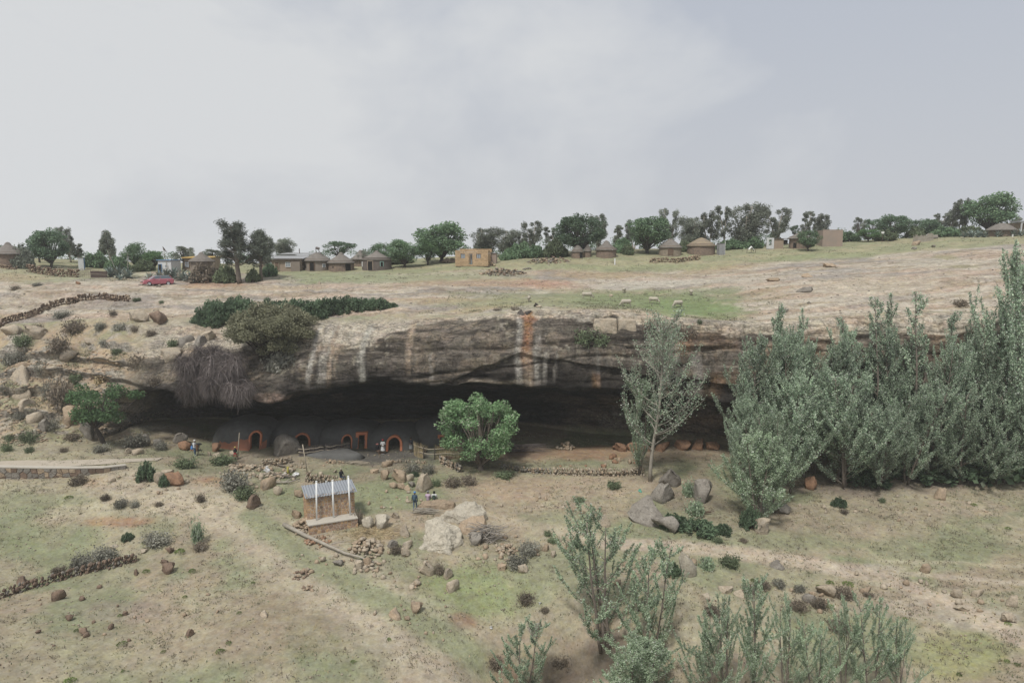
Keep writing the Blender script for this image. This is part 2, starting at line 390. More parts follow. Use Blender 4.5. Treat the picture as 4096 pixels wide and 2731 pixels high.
TERRAIN = terrain_mat()

# ------------------------------------------------------------------ what grows or lies where (world-space patches)
PX, PY, PZ = PTS[..., 0], PTS[..., 1], PTS[..., 2]
A = np.zeros(PTS.shape)
RK = np.zeros(PX.shape)
def paint(mask, col):
    A[:] = A + mask[..., None] * (np.array(col) - A)
def lerp3(a, b, t): return np.array(a) + (np.array(b) - np.array(a)) * t[..., None]
edge_n = fbm(PX / 2.6, PY / 2.6, PZ / 2.6, 4)
edge_f = fbm(PX / 0.9, PY / 0.9, 2, 3)
isG = 1 - sstep(0.97, 1.05, ZONE); isP = sstep(4.9, 5.0, ZONE)
def ell(u, v, ru, rv, lim, soft=0.45, nz=0.5):
    c = gp(u, v); a = gp(u + ru, v); b1 = gp(u, v - rv); b2 = gp(u, v + rv)
    ax = max(0.3, math.hypot(a.x - c.x, (a.y - c.y) * .3)); bx = max(0.3, abs(b1.y - b2.y) / 2)
    cy = (b1.y + b2.y) / 2
    d = np.sqrt(((PX - c.x) / ax) ** 2 + ((PY - cy) / bx) ** 2) + nz * (edge_n * 0.8 + edge_f * 0.4)
    return lim * (1 - sstep(1 - soft, 1 + soft * 0.5, d))
def strip(pts, width, lim, soft=0.5, nz=0.5):
    P = [gp(*p) for p in pts]; dm = np.full(PX.shape, 1e9)
    for p, q in zip(P[:-1], P[1:]):
        dx, dy = q.x - p.x, q.y - p.y; l2 = dx * dx + dy * dy + 1e-9
        t = np.clip(((PX - p.x) * dx + (PY - p.y) * dy) / l2, 0, 1)
        dm = np.minimum(dm, np.hypot(PX - p.x - t * dx, PY - p.y - t * dy))
    d = dm / width + nz * (edge_n * 0.6 + edge_f * 0.4)
    return lim * (1 - sstep(1 - soft, 1 + soft, d))
STRAW, OLIVE, BARE = (.300, .268, .190), (.215, .222, .140), (.300, .246, .182)
GREEN, BRIGHT, SAND, RED, DARKS = (.205, .222, .132), (.215, .245, .125), (.430, .370, .275), (.290, .172, .108), (.175, .145, .112)
big = fbm(PX / 11, PY / 11, 0, 4); med = fbm(PX / 3.5, PY / 3.5, 5, 4)
A[:] = lerp3(STRAW, OLIVE, sstep(-0.10, 0.42, big + 0.5 * med))
paint(0.75 * sstep(0.05, 0.4, fbm(PX / 5, PY / 5, 9, 4)), BARE)
Gp = isG
for z in [
 ((45, 540, 70, 18), GREEN, .6), ((45, 505, 90, 14), OLIVE, .7), ((380, 497, 70, 17), GREEN, .85), ((300, 505, 40, 18), GREEN, .8),
 ((470, 588, 70, 28), BRIGHT, .85), ((425, 608, 45, 16), GREEN, .8), ((330, 575, 40, 14), GREEN, .6), ((560, 570, 70, 25), OLIVE, .75), ((600, 556, 40, 12), GREEN, .5),
 ((560, 520, 45, 12), OLIVE, .7), ((640, 600, 60, 18), GREEN, .45), ((790, 540, 90, 12), OLIVE, .75), ((940, 548, 90, 20), OLIVE, .7), ((960, 655, 70, 26), (.25, .255, .125), .7),
 ((290, 628, 70, 40), (.255, .205, .15), .65), ((120, 610, 50, 12), (.27, .225, .185), .5), ((180, 640, 120, 20), BARE, .4),
 ((110, 482, 40, 7), RED, .7), ((120, 521, 34, 6), RED, .65), ((205, 482, 22, 7), RED, .75), ((12, 432, 26, 9), RED, .8), ((60, 425, 26, 6), (.33, .23, .155), .6),
 ((525, 487, 75, 14), (.345, .272, .195), .85), ((600, 487, 60, 14), (.33, .265, .195), .7), ((740, 520, 60, 10), (.25, .215, .155), .6),
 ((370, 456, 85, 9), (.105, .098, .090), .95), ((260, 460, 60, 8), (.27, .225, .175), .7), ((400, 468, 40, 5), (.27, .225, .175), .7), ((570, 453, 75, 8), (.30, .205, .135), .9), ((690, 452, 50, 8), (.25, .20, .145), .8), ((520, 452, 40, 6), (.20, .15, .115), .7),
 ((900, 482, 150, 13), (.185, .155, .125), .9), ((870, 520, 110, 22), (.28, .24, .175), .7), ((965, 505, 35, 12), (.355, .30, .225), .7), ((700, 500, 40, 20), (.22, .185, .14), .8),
 ((590, 662, 80, 26), (.115, .095, .073), .9), ((500, 672, 22, 16), (.20, .135, .095), .85), ((440, 655, 25, 12), (.27, .20, .14), .5), ((462, 620, 16, 8), (.24, .15, .10), .75),
 ((860, 600, 90, 18), (.315, .262, .20), .7), ((930, 605, 60, 14), (.355, .30, .24), .7), ((985, 618, 50, 12), (.355, .315, .26), .7), ((860, 569, 45, 6), (.37, .325, .265), .8),
 ((375, 533, 28, 8), (.36, .275, .17), .7), ((60, 655, 120, 26), STRAW, .5)]:
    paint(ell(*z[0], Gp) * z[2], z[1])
paint(strip([(130, 480), (200, 498), (262, 530), (312, 562), (352, 590), (420, 640), (470, 690)], 3.1, Gp, .6) * .9, (.385, .333, .252))
paint(strip([(60, 512), (140, 505), (220, 505)], 1.2, Gp, .6) * .6, SAND)
paint(strip([(250, 515), (283, 538), (322, 566), (375, 596), (420, 622), (470, 655)], 1.3, Gp, .6) * .8, GREEN)
paint(strip([(470, 512), (560, 530), (640, 545)], 0.8, Gp, .6) * .5, SAND)
paint(strip([(610, 543), (680, 546), (740, 553), (830, 566), (895, 580), (950, 600), (990, 622), (1030, 640)], 1.0, Gp, .5, .35) * .9, (.40, .335, .262))
paint(strip([(830, 566), (930, 574), (1030, 582)], 0.35, Gp, .5, .3) * .7, (.40, .345, .27))
paint(strip([(880, 560), (960, 562), (1030, 566)], 0.25, Gp, .5, .3) * .6, (.38, .34, .25))
# small dark tussocks
paint(Gp * 0.4 * sstep(0.30, 0.5, fbm(PX / 0.6, PY / 0.6, 7, 3)) * sstep(0, .35, med), (.17, .155, .105))
RK[:] = 0.05

# hillside on the left, and its grass
hz_ = np.clip(hill, 0, 1)
Nd = grid_normals(PTS); steep = 1 - sstep(.52, .74, np.abs(Nd[..., 2]))
rocky = np.clip(sstep(0.10, 0.40, lump + 0.35 * fbm(PX / 1.1, PY / 1.1, PZ, 3)) + steep, 0, 1)
hc = lerp3((.335, .265, .185), (.25, .235, .15), sstep(-.1, .4, fbm(PX / 4, PY / 4, 3, 3)))
hc = hc + rocky[..., None] * (lerp3((.33, .30, .255), (.40, .355, .285), sstep(-.2, .4, fbm(PX / 2, PY / 2, 6, 3))) - hc)
hc = hc * (1 - .35 * (steep * sstep(-.2, .3, fbm(PX / 2, PY / 2, PZ / 2, 2)))[..., None])
A[:] = A + hz_[..., None] * (hc - A); RK[:] = np.maximum(RK, hz_ * rocky)
lowleft = wG * left * sstep(62, 70, PY)
rock2 = lowleft * sstep(0.05, 0.35, lump)
paint(rock2 * .8, (.36, .325, .265)); RK[:] = np.maximum(RK, rock2)

# cliff and cave
face = np.clip(rockface, 0, 1)
zf = np.clip((ZONE - 3), 0, 1)
soot_shade = lerp3((.024, .028, .029), (.070, .064, .058), sstep(-.2, .5, fbm(PX / 6, PY / 4, PZ / 1.2, 4)))  # cave dark: soot together with shade put into the colour
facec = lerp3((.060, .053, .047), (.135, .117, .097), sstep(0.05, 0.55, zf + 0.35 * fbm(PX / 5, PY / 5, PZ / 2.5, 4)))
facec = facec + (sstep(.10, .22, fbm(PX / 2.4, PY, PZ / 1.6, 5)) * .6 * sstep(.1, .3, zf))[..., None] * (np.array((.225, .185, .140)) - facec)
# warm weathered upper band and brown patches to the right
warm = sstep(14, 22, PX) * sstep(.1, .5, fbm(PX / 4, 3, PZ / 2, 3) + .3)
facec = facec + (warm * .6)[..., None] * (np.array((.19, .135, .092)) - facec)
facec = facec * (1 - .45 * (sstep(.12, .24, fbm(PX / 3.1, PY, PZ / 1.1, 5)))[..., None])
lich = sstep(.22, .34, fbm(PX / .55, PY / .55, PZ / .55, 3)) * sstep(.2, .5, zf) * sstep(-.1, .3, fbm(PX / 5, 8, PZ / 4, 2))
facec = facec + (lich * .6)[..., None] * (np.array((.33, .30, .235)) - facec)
cc = soot_shade + sstep(2.82, 3.12, ZONE)[..., None] * (facec - soot_shade)
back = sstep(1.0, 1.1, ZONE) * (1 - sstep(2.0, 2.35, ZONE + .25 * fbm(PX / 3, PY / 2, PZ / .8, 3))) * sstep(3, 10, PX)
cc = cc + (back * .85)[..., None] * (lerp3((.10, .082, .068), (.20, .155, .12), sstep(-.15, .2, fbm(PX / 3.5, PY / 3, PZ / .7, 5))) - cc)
# pale rounded brow above the face
brow = lerp3((.40, .355, .285), (.385, .315, .24), sstep(-.2, .35, fbm(PX / 4, PY / 3, PZ, 4)))
brow = brow + (sstep(.1, .4, fbm(PX / 3, PY / 1.5, 3, 4)) * .5)[..., None] * (np.array((.24, .22, .19)) - brow)
BROWZ = (lambda K: np.interp(PX, [at(u, v, 74.8).x for u, v in K], [at(u, v, 74.8).z for u, v in K]))([(150, 362), (230, 352), (305, 352), (340, 346), (371, 345), (381, 337), (400, 331), (430, 325), (470, 320), (525, 318), (570, 321), (610, 317), (660, 324), (723, 333), (800, 333), (900, 328), (1024, 322)])
bn = fbm(PX / 1.6, PY / 1.6, PZ / 1.2, 4)
wb = sstep(-.13, .13, PZ - BROWZ + 0.75 * bn) * sstep(3.3, 3.6, ZONE)
cc = cc * (1 - (below * .42 * (ZONE > 3.0) * (1 - wb))[..., None])
ledge = np.exp(-((PZ - (at(470, 381, 73).z + 0.5 * fbm(PX / 4, 2, 3, 3))) / .22) ** 2) * sstep(-12, -9, PX) * (1 - sstep(1, 4, PX)) * (ZONE > 2.9)
cc = cc + (ledge * .7)[..., None] * (np.array((.24, .20, .155)) - cc)
cc = cc + wb[..., None] * (brow - cc)
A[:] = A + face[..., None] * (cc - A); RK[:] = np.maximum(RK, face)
# water streaks running down the face: x, half width, top z, bottom z, colour, strength
def streak(u, v, wpx, v0, v1, col, k):
    c = at(u, v, 73.6); w = wpx / F * 75; z0 = at(u, v0, 74).z; z1 = at(u, v1, 73).z
    x = PX + 0.35 * fbm(PX / 2, 3, PZ / 2.5, 3)
    m = np.exp(-np.abs((x - c.x) / w) ** 5) * sstep(z1 - .8, z1 + .8, PZ) * (1 - sstep(z0 - .3, z0 + .5, PZ))
    m = m * np.clip(0.72 + 0.8 * fbm(PX / .4, 1, PZ / 3, 3) + 0.4 * fbm(PX / 1.5, 7, PZ / 1.2, 2), 0, 1) * sstep(2.7, 3.0, ZONE) * face
    paint(np.clip(m * k, 0, 1), col)
WH, TN, OR, BK = (.40, .375, .33), (.35, .275, .205), (.31, .165, .092), (.045, .042, .040)
for sargs in [(312, 350, 2.5, 328, 380, WH, .9), (319, 350, 1.3, 330, 378, BK, .6), (324, 350, 4, 326, 384, WH, .75), (331, 352, 2.2, 330, 385, TN, .8), (337, 352, 1.6, 330, 372, TN, .5),
      (362, 350, 3.2, 330, 384, (.36, .345, .30), .95), (367, 350, 1.3, 335, 378, BK, .5), (409, 345, 3.0, 326, 372, TN, .85), (431, 350, 1.2, 352, 382, WH, .35),
      (519, 350, 3.4, 318, 382, WH, .75), (527, 345, 5.0, 312, 366, OR, .95), (528, 372, 5, 350, 384, TN, .7), (537, 350, 3.2, 335, 382, WH, .7), (545, 362, 2.2, 352, 380, WH, .6), (534, 330, 2, 320, 340, BK, .6),
      (556, 362, 1.2, 350, 378, WH, .5), (598, 360, 2.2, 345, 385, (.22, .21, .19), .5), (606, 350, 3, 332, 378, BK, .5),
      (673, 352, 5, 335, 362, (.33, .30, .26), .8), (682, 346, 8, 336, 352, (.33, .21, .125), .8), (692, 375, 5, 352, 388, (.33, .30, .275), .8), (679, 375, 2.5, 362, 392, BK, .7), (662, 375, 2, 362, 395, WH, .7), (666, 382, 2.2, 370, 400, TN, .6),
      (713, 345, 5, 328, 360, (.16, .115, .085), .6), (712, 378, 6, 370, 390, (.27, .18, .11), .7), (596, 380, 4, 374, 388, (.31, .19, .11), .7)]:
    streak(*sargs)
# orange stain over the brow
paint(ell(530, 319, 9, 5, face + wP * .7, .5) * .6, OR)

def blob3(u, v, rx, ry, rz, col, k):
    c = gp(u, v); d = np.sqrt(((PX - c.x) / rx) ** 2 + ((PY - c.y) / ry) ** 2 + ((PZ - c.z) / rz) ** 2) + .5 * fbm(PX / 1.2, PY / 1.2, PZ / .7, 3)
    paint((1 - sstep(.5, 1.1, d)) * k * face, col)
for q in [((338, 396), .9, 2.0, 1.6, (.17, .14, .115), .7), ((345, 410), 2.6, 2.5, .7, (.15, .125, .105), .7), ((590, 412), 5, 3, .7, (.14, .115, .095), .6), ((560, 398), 5, 2, .5, (.13, .11, .09), .6), ((615, 420), 2.2, 2.5, 1.2, (.20, .185, .165), .6), ((655, 425), 6, 3, 1.0, (.15, .115, .09), .7), ((700, 420), 5, 3, 1.0, (.16, .12, .09), .7), ((620, 398), 4, 2, .5, (.15, .12, .095), .6), ((165, 410), 4, 3, .6, (.17, .145, .12), .7), ((185, 420), 2, 3, .8, (.20, .175, .15), .6), ((265, 399), 3.5, 2, .7, (.20, .15, .12), .8)]:  # first patch paints a lit column of rock; the rest are rock tones
    blob3(*q[0], *q[1:])
# plateau: bare bedrock, grass, red earth
pl = isP
rockc = lerp3((.43, .382, .312), (.405, .325, .255), sstep(-.15, .35, fbm(PX / 9, PY / 2.2, 4, 4)))
rockc = rockc + (sstep(.05, .35, fbm(PX / 9, PY / 2.4, 8, 4)) * .75)[..., None] * (np.array((.255, .235, .215)) - rockc)
rockc = rockc + (sstep(.15, .4, fbm(PX / 6, PY / 1.3, 12, 4)) * .55)[..., None] * (np.array((.27, .215, .14)) - rockc)
A[:] = A + pl[..., None] * (rockc - A); RK[:] = np.where(pl > .5, 0.55, RK)
paint(pl * (1 - sstep(112, 125, PY)) * np.clip(crackm * 1.2, 0, 1) * .8, (.13, .115, .085))
paint(pl * .45 * sstep(.3, .45, fbm(PX / 5, PY / 1.2, 40, 4)), (.22, .185, .14))
gn = fbm(PX / 8, PY / 3, 20, 4)
vg = pl * sstep(0, 1, (PY - (108.5 + 0.04 * PX * np.sign(PX) + 6 * gn)) / 5)      # village grass
vg = np.maximum(vg, pl * sstep(135, 150, PY))
grass_c = lerp3((.235, .238, .148), (.285, .262, .170), sstep(-.2, .3, fbm(PX / 6, PY / 2.5, 30, 4)))
A[:] = A + vg[..., None] * (grass_c - A); RK[:] = RK * (1 - vg * .9)
PG = pl
for z in [
 ((600, 300, 175, 11), (.20, .215, .125), .8), ((690, 308, 62, 12), (.160, .205, .098), .95), ((640, 300, 90, 9), (.170, .205, .105), .7), ((500, 302, 70, 7), (.245, .24, .145), .6), ((700, 293, 60, 5), (.185, .21, .12), .7),
 ((60, 275, 90, 7), (.225, .24, .142), .7), ((400, 278, 130, 5), (.225, .235, .145), .8), ((330, 277, 70, 6), (.22, .24, .145), .7),
 ((500, 283, 90, 4), (.335, .24, .165), .6), ((560, 285, 50, 3), (.35, .24, .18), .6), ((600, 275, 60, 4), (.34, .265, .17), .7), ((720, 268, 60, 4), (.335, .265, .175), .7), ((650, 268, 100, 4), (.225, .24, .14), .7), ((830, 255, 90, 4), (.225, .245, .14), .7),
 ((205, 280, 14, 4), (.36, .185, .115), .8), ((220, 285, 40, 3), (.37, .25, .165), .7), ((20, 277, 40, 5), (.335, .265, .175), .6), ((270, 288, 70, 3), (.37, .30, .215), .7),
 ((650, 284, 90, 4), (.42, .39, .33), .7), ((760, 280, 60, 3), (.41, .375, .315), .6), ((870, 287, 90, 14), (.42, .365, .285), .6), ((930, 262, 60, 9), (.43, .39, .315), .6), ((545, 283, 26, 4), (.37, .235, .175), .6),
 ((945, 257, 18, 4), (.245, .225, .14), .85), ((965, 266, 22, 3), (.27, .245, .155), .8), ((820, 276, 40, 3), (.28, .26, .24), .6), ((850, 270, 40, 3), (.28, .26, .245), .5),
 ((770, 290, 30, 3), (.36, .27, .18), .5), ((480, 309, 40, 2.5), (.33, .26, .17), .6), ((440, 300, 50, 3), (.32, .26, .17), .6), ((50, 302, 60, 8), (.36, .30, .235), .6)]:
    paint(ell(*z[0], PG, .5, .45) * z[2], z[1])
for z in [((600, 300, 175, 11)), ((690, 308, 62, 12)), ((400, 278, 130, 5)), ((60, 275, 90, 7)), ((945, 257, 18, 4))]:
    RK[:] = RK * (1 - .9 * ell(*z, PG, .5, .45))
A[:] = np.clip(A, 0.012, 0.6)

def link_mesh(name, verts, faces, mat=None, smooth=False, parent=None, link=True):
    me = bpy.data.meshes.new(name)
    v = np.asarray(verts, np.float32).reshape(-1, 3)
    if isinstance(faces, np.ndarray):
        nf, k = faces.shape
        me.vertices.add(len(v)); me.vertices.foreach_set('co', v.ravel())
        me.loops.add(nf * k); me.loops.foreach_set('vertex_index', faces.astype(np.int32).ravel())
        me.polygons.add(nf); me.polygons.foreach_set('loop_start', np.arange(0, nf * k, k, dtype=np.int32))
        if smooth: me.polygons.foreach_set('use_smooth', np.ones(nf, bool))
        me.update(calc_edges=True)
    else:
        me.from_pydata([tuple(p) for p in v.tolist()], [], [tuple(f) for f in faces]); me.update()
        if smooth: me.polygons.foreach_set('use_smooth', np.ones(len(me.polygons), bool))
    if mat is not None:
        for m_ in (mat if isinstance(mat, (list, tuple)) else [mat]): me.materials.append(m_)
    if not link: return me
    o = bpy.data.objects.new(name, me); COL.objects.link(o)
    if parent is not None: o.parent = parent
    return o
def structure(o): o['kind'] = 'structure'; return o
def sheet(name, r0, r1):
    v = PTS[r0:r1 + 1].reshape(-1, 3); o = link_mesh(name, v, quads(r0, r1, r0 * NC), TERRAIN, True)
    me = o.data
    a = me.attributes.new('albedo', 'FLOAT_COLOR', 'POINT')
    c = np.ones((len(v), 4), np.float32); c[:, :3] = A[r0:r1 + 1].reshape(-1, 3); a.data.foreach_set('color', c.ravel())
    a = me.attributes.new('rockiness', 'FLOAT', 'POINT'); a.data.foreach_set('value', RK[r0:r1 + 1].astype(np.float32).ravel())
    return structure(o)
sheet('ground', 0, iC0); sheet('cliff', iC0, iC1); sheet('plateau', iC1, NR - 1)
# lowland far below the plateau, out past the crest that hides it
far = [(-1100, -40, -60), (1100, -40, -60), (1100, 990, -110), (-1100, 990, -110)]
simple('lowland', (.26, .25, .16), (.19, .20, .12), 0.01, 0.95)
structure(link_mesh('lowland', far, [(0, 1, 2, 3)], MATS['lowland']))
# flanks of the hill beyond the modelled sheet
# ------------------------------------------------------------------ things and parts
def tag(o, label, cat, group=None, kind=None):
    if label: o['label'] = label
    if cat: o['category'] = cat
    if group: o['group'] = group
    if kind or cat: o['kind'] = kind or 'thing'
    return o
def thing(name, label, cat, loc=(0, 0, 0), rz=0.0, group=None):
    o = bpy.data.objects.new(name, None); COL.objects.link(o)
    o.location = loc; o.rotation_euler = (0, 0, rz); o.empty_display_size = 0.2
    return tag(o, label, cat, group)
def inst(name, me, parent=None, loc=(0, 0, 0), rot=(0, 0, 0), scale=(1, 1, 1)):
    o = bpy.data.objects.new(name, me); COL.objects.link(o)
    if parent is not None: o.parent = parent
    o.location = loc; o.rotation_euler = rot; o.scale = scale if hasattr(scale, '__len__') else (scale,) * 3
    return o
class MB:
    """collects boxes, tubes and sheets of ONE part"""
    def __init__(s): s.v = []; s.f = []
    def add(s, v, f):
        o = len(s.v); s.v += [tuple(p) for p in v]; s.f += [tuple(i + o for i in q) for q in f]; return s
    def box(s, c, d, M=None):
        x, y, z = [q / 2 for q in d]
        v = [Vector((c[0] + a * x, c[1] + b * y, c[2] + e * z)) for a in (-1, 1) for b in (-1, 1) for e in (-1, 1)]
        if M is not None: v = [M @ p for p in v]
        return s.add(v, [(0, 1, 3, 2), (4, 6, 7, 5), (0, 4, 5, 1), (2, 3, 7, 6), (0, 2, 6, 4), (1, 5, 7, 3)])
    def tube(s, pts, rad, n=6, cap=True):
        pts = [Vector(p) for p in pts]; rad = rad if hasattr(rad, '__len__') else [rad] * len(pts)
        v = []; f = []; up = Vector((0.31, 0.17, 0.93))
        for i, p in enumerate(pts):
            t = (pts[min(i + 1, len(pts) - 1)] - pts[max(i - 1, 0)]).normalized()
            a = t.cross(up)
            if a.length < 1e-3: a = t.cross(Vector((1, 0, 0)))
            a.normalize(); b = t.cross(a)
            for k in range(n):
                th = 2 * math.pi * k / n; v.append(p + (a * math.cos(th) + b * math.sin(th)) * rad[i])
        for i in range(len(pts) - 1):
            for k in range(n):
                q = (k + 1) % n; f.append((i * n + k, i * n + q, (i + 1) * n + q, (i + 1) * n + k))
        if cap: f.append(tuple(range(n - 1, -1, -1))); f.append(tuple((len(pts) - 1) * n + k for k in range(n)))
        return s.add(v, f)
    def lathe(s, prof, n=24, wob=None):
        v = []; f = []
        for i, (r, z) in enumerate(prof):
            for k in range(n):
                th = 2 * math.pi * k / n; rr = r * (1 + (wob(th, i) if wob else 0)); v.append((rr * math.cos(th), rr * math.sin(th), z))
        for i in range(len(prof) - 1):
            for k in range(n):
                q = (k + 1) % n; f.append((i * n + k, i * n + q, (i + 1) * n + q, (i + 1) * n + k))
        return s.add(v, f)
    def mesh(s, name, mat, smooth=False): return link_mesh(name, s.v, s.f, mat, smooth, link=False)
    def build(s, name, mat, parent=None, smooth=False): return link_mesh(name, s.v, s.f, mat, smooth, parent)

# ------------------------------------------------------------------ rocks
def rock_mat(name, a, b, dark, rand=0.14):
    m, N, L, bs = new_mat(name, 0.95, 0.1)
    tc = N.new('ShaderNodeTexCoord'); geo = N.new('ShaderNodeNewGeometry'); oi = N.new('ShaderNodeObjectInfo'); P = geo.outputs['Position']
    f1 = maprange(N, L, noise_node(N, L, P, 1.6, 6, 0.65), 0.3, 0.7, 0, 1)
    c = mixc(N, L, f1, a, b)
    f2 = maprange(N, L, noise_node(N, L, P, 0.9, 7, 0.75), 0.52, 0.66, 0, 0.75)
    c = mixc(N, L, f2, c, dark)
    f4 = maprange(N, L, noise_node(N, L, P, 2.6, 6, 0.7), 0.56, 0.62, 0, 0.6)
    c = mixc(N, L, f4, c, tuple(q * .62 for q in b))
    f3 = maprange(N, L, noise_node(N, L, P, 7, 4, 0.6), 0.3, 0.7, 0.82, 1.14)
    c = scale_col(N, L, c, vmath(N, L, 'MULTIPLY', f3, maprange(N, L, oi.outputs['Random'], 0, 1, 1 - rand, 1 + rand)))
    L.new(c, bs.inputs['Base Color'])
    bp = N.new('ShaderNodeBump'); bp.inputs['Strength'].default_value = 0.9; bp.inputs['Distance'].default_value = 0.14
    L.new(noise_node(N, L, P, 3.5, 7, 0.65), bp.inputs['Height']); L.new(bp.outputs[0], bs.inputs['Normal'])
    return m
rock_mat('rock_pale', (.40, .35, .275), (.36, .295, .22), (.23, .21, .185))
rock_mat('rock_white', (.46, .425, .35), (.39, .35, .28), (.27, .245, .205))
rock_mat('rock_tan', (.37, .295, .215), (.33, .25, .175), (.21, .175, .14))
rock_mat('rock_grey', (.265, .245, .215), (.20, .18, .155), (.125, .112, .098))
rock_mat('rock_brown', (.22, .16, .12), (.165, .12, .092), (.10, .078, .062), .25)
rock_mat('rock_orange', (.34, .20, .125), (.27, .17, .115), (.15, .11, .085))
rock_mat('rock_dark', (.105, .095, .085), (.08, .07, .062), (.05, .045, .042))
def ico(sub):
    bm = bmesh.new(); bmesh.ops.create_icosphere(bm, subdivisions=sub, radius=1.0)
    v = np.array([p.co[:] for p in bm.verts]); f = np.array([[q.index for q in p.verts] for p in bm.faces]); bm.free(); return v, f
ICO = {k: ico(k) for k in (1, 2, 3, 4)}
def rock_shape(seed, sub, cuts=9, rough=0.08, flat=0.0):
    g = np.random.default_rng(seed); v, f = ICO[sub]; v = v.copy()
    for i in range(cuts):
        n = g.normal(size=3); n /= np.linalg.norm(n); d = g.uniform(0.36, 0.74)
        e = np.maximum(v @ n - d, 0); v -= e[:, None] * n
    if flat: e = np.maximum(v[:, 2] - flat, 0); v[:, 2] -= e * .9
    s = seed * 3.7
    r = fbm(v[:, 0] * 1.7 + s, v[:, 1] * 1.7, v[:, 2] * 1.7 + 1e-4 * np.arange(len(v)), 4)
    v *= (1 + rough * 1.8 * r)[:, None]; v += 0.02 * g.normal(size=v.shape) * (sub >= 3)
    lo, hi = v.min(0), v.max(0); v = (v - (lo + hi) / 2) / (hi - lo)      # unit box, centred
    return v, f
BOULD = [rock_shape(100 + i, 3, 13 + i % 4, 0.12) for i in range(9)]
STONE = [rock_shape(300 + i, 1, 8, 0.06) for i in range(12)]
ROUND = [rock_shape(500 + i, 3, 5, 0.07) for i in range(3)]
FLATS = [rock_shape(400 + i, 3, 7, 0.07, 0.35) for i in range(4)]
_rm = {}
def rock_me(kind, i, mat):
    k = (kind, i, mat)
    if k not in _rm:
        v, f = {'b': BOULD, 's': STONE, 'f': FLATS, 'r': ROUND}[kind][i]
        _rm[k] = link_mesh('rock', v, f, MATS[mat], kind == 'r', link=False)
    return _rm[k]
def px_m(p): return depth_of(p) / F
def boulder(u, v, wpx, hpx, label, mat='rock_pale', i=None, name='boulder', kind='b', dep=0.8, sink=0.28, group=None, rz=None, cat='boulder', tilt=0.0, top=None):
    """u, v: middle of its foot in the photograph; wpx, hpx: its size there"""
    p = gp(u, v); k = px_m(p); w, h = wpx * k, hpx * k * 1.08
    i = rng.randrange(9 if kind == 'b' else 12 if kind == 's' else 4) if i is None else i
    hh = h / (1 - sink)
    o = inst(name, rock_me(kind, i, mat), None, (p.x, p.y + w * dep * .4, p.z - hh * sink + hh * .5), (tilt, 0, rng.uniform(-.35, .35) if rz is None else rz), (w, w * dep, hh))
    return tag(o, label, cat, group)

def hull_rock(pts, label, mat='rock_pale', name='rock_slab', cat='rock', seed=1, deep=.9, rough=.10):
    """angular rock: hull of measured points (u, v, Y) carried down into the ground"""
    P = [at(*q) for q in pts]; c = sum(P, Vector()) / len(P); bm = bmesh.new()
    for q in P: bm.verts.new(q - c)
    for q in P: g_ = drop(q.x, q.y, q.z + 3); bm.verts.new(Vector((q.x + (q.x - c.x) * .04, q.y + .05, min(q.z, g_) - deep)) - c)
    bmesh.ops.convex_hull(bm, input=bm.verts); bmesh.ops.delete(bm, geom=[v for v in bm.verts if not v.link_faces], context='VERTS')
    bmesh.ops.triangulate(bm, faces=bm.faces)
    bmesh.ops.bevel(bm, geom=[e for e in bm.edges if e.calc_face_angle(0) > .5], offset=.10, segments=2, affect='EDGES', profile=.6)
    bmesh.ops.triangulate(bm, faces=bm.faces)
    for _ in range(5):
        es = [e for e in bm.edges if e.calc_length() > .28]
        if not es: break
        bmesh.ops.subdivide_edges(bm, edges=es, cuts=1, use_grid_fill=False); bmesh.ops.triangulate(bm, faces=bm.faces)
    bm.normal_update()
    for v in bm.verts:
        q = v.co + Vector((seed * 9, 0, 0)); n = mnoise.fractal(q * .9, 1.0, 2.0, 4) * rough * 1.6 + mnoise.noise(q * 4) * rough * .3
        v.co += v.normal * n
    me = bpy.data.meshes.new(name); bm.to_mesh(me); bm.free(); me.materials.append(MATS[mat])
    o = bpy.data.objects.new(name, me); COL.objects.link(o); o.location = c
    return tag(o, label, cat)
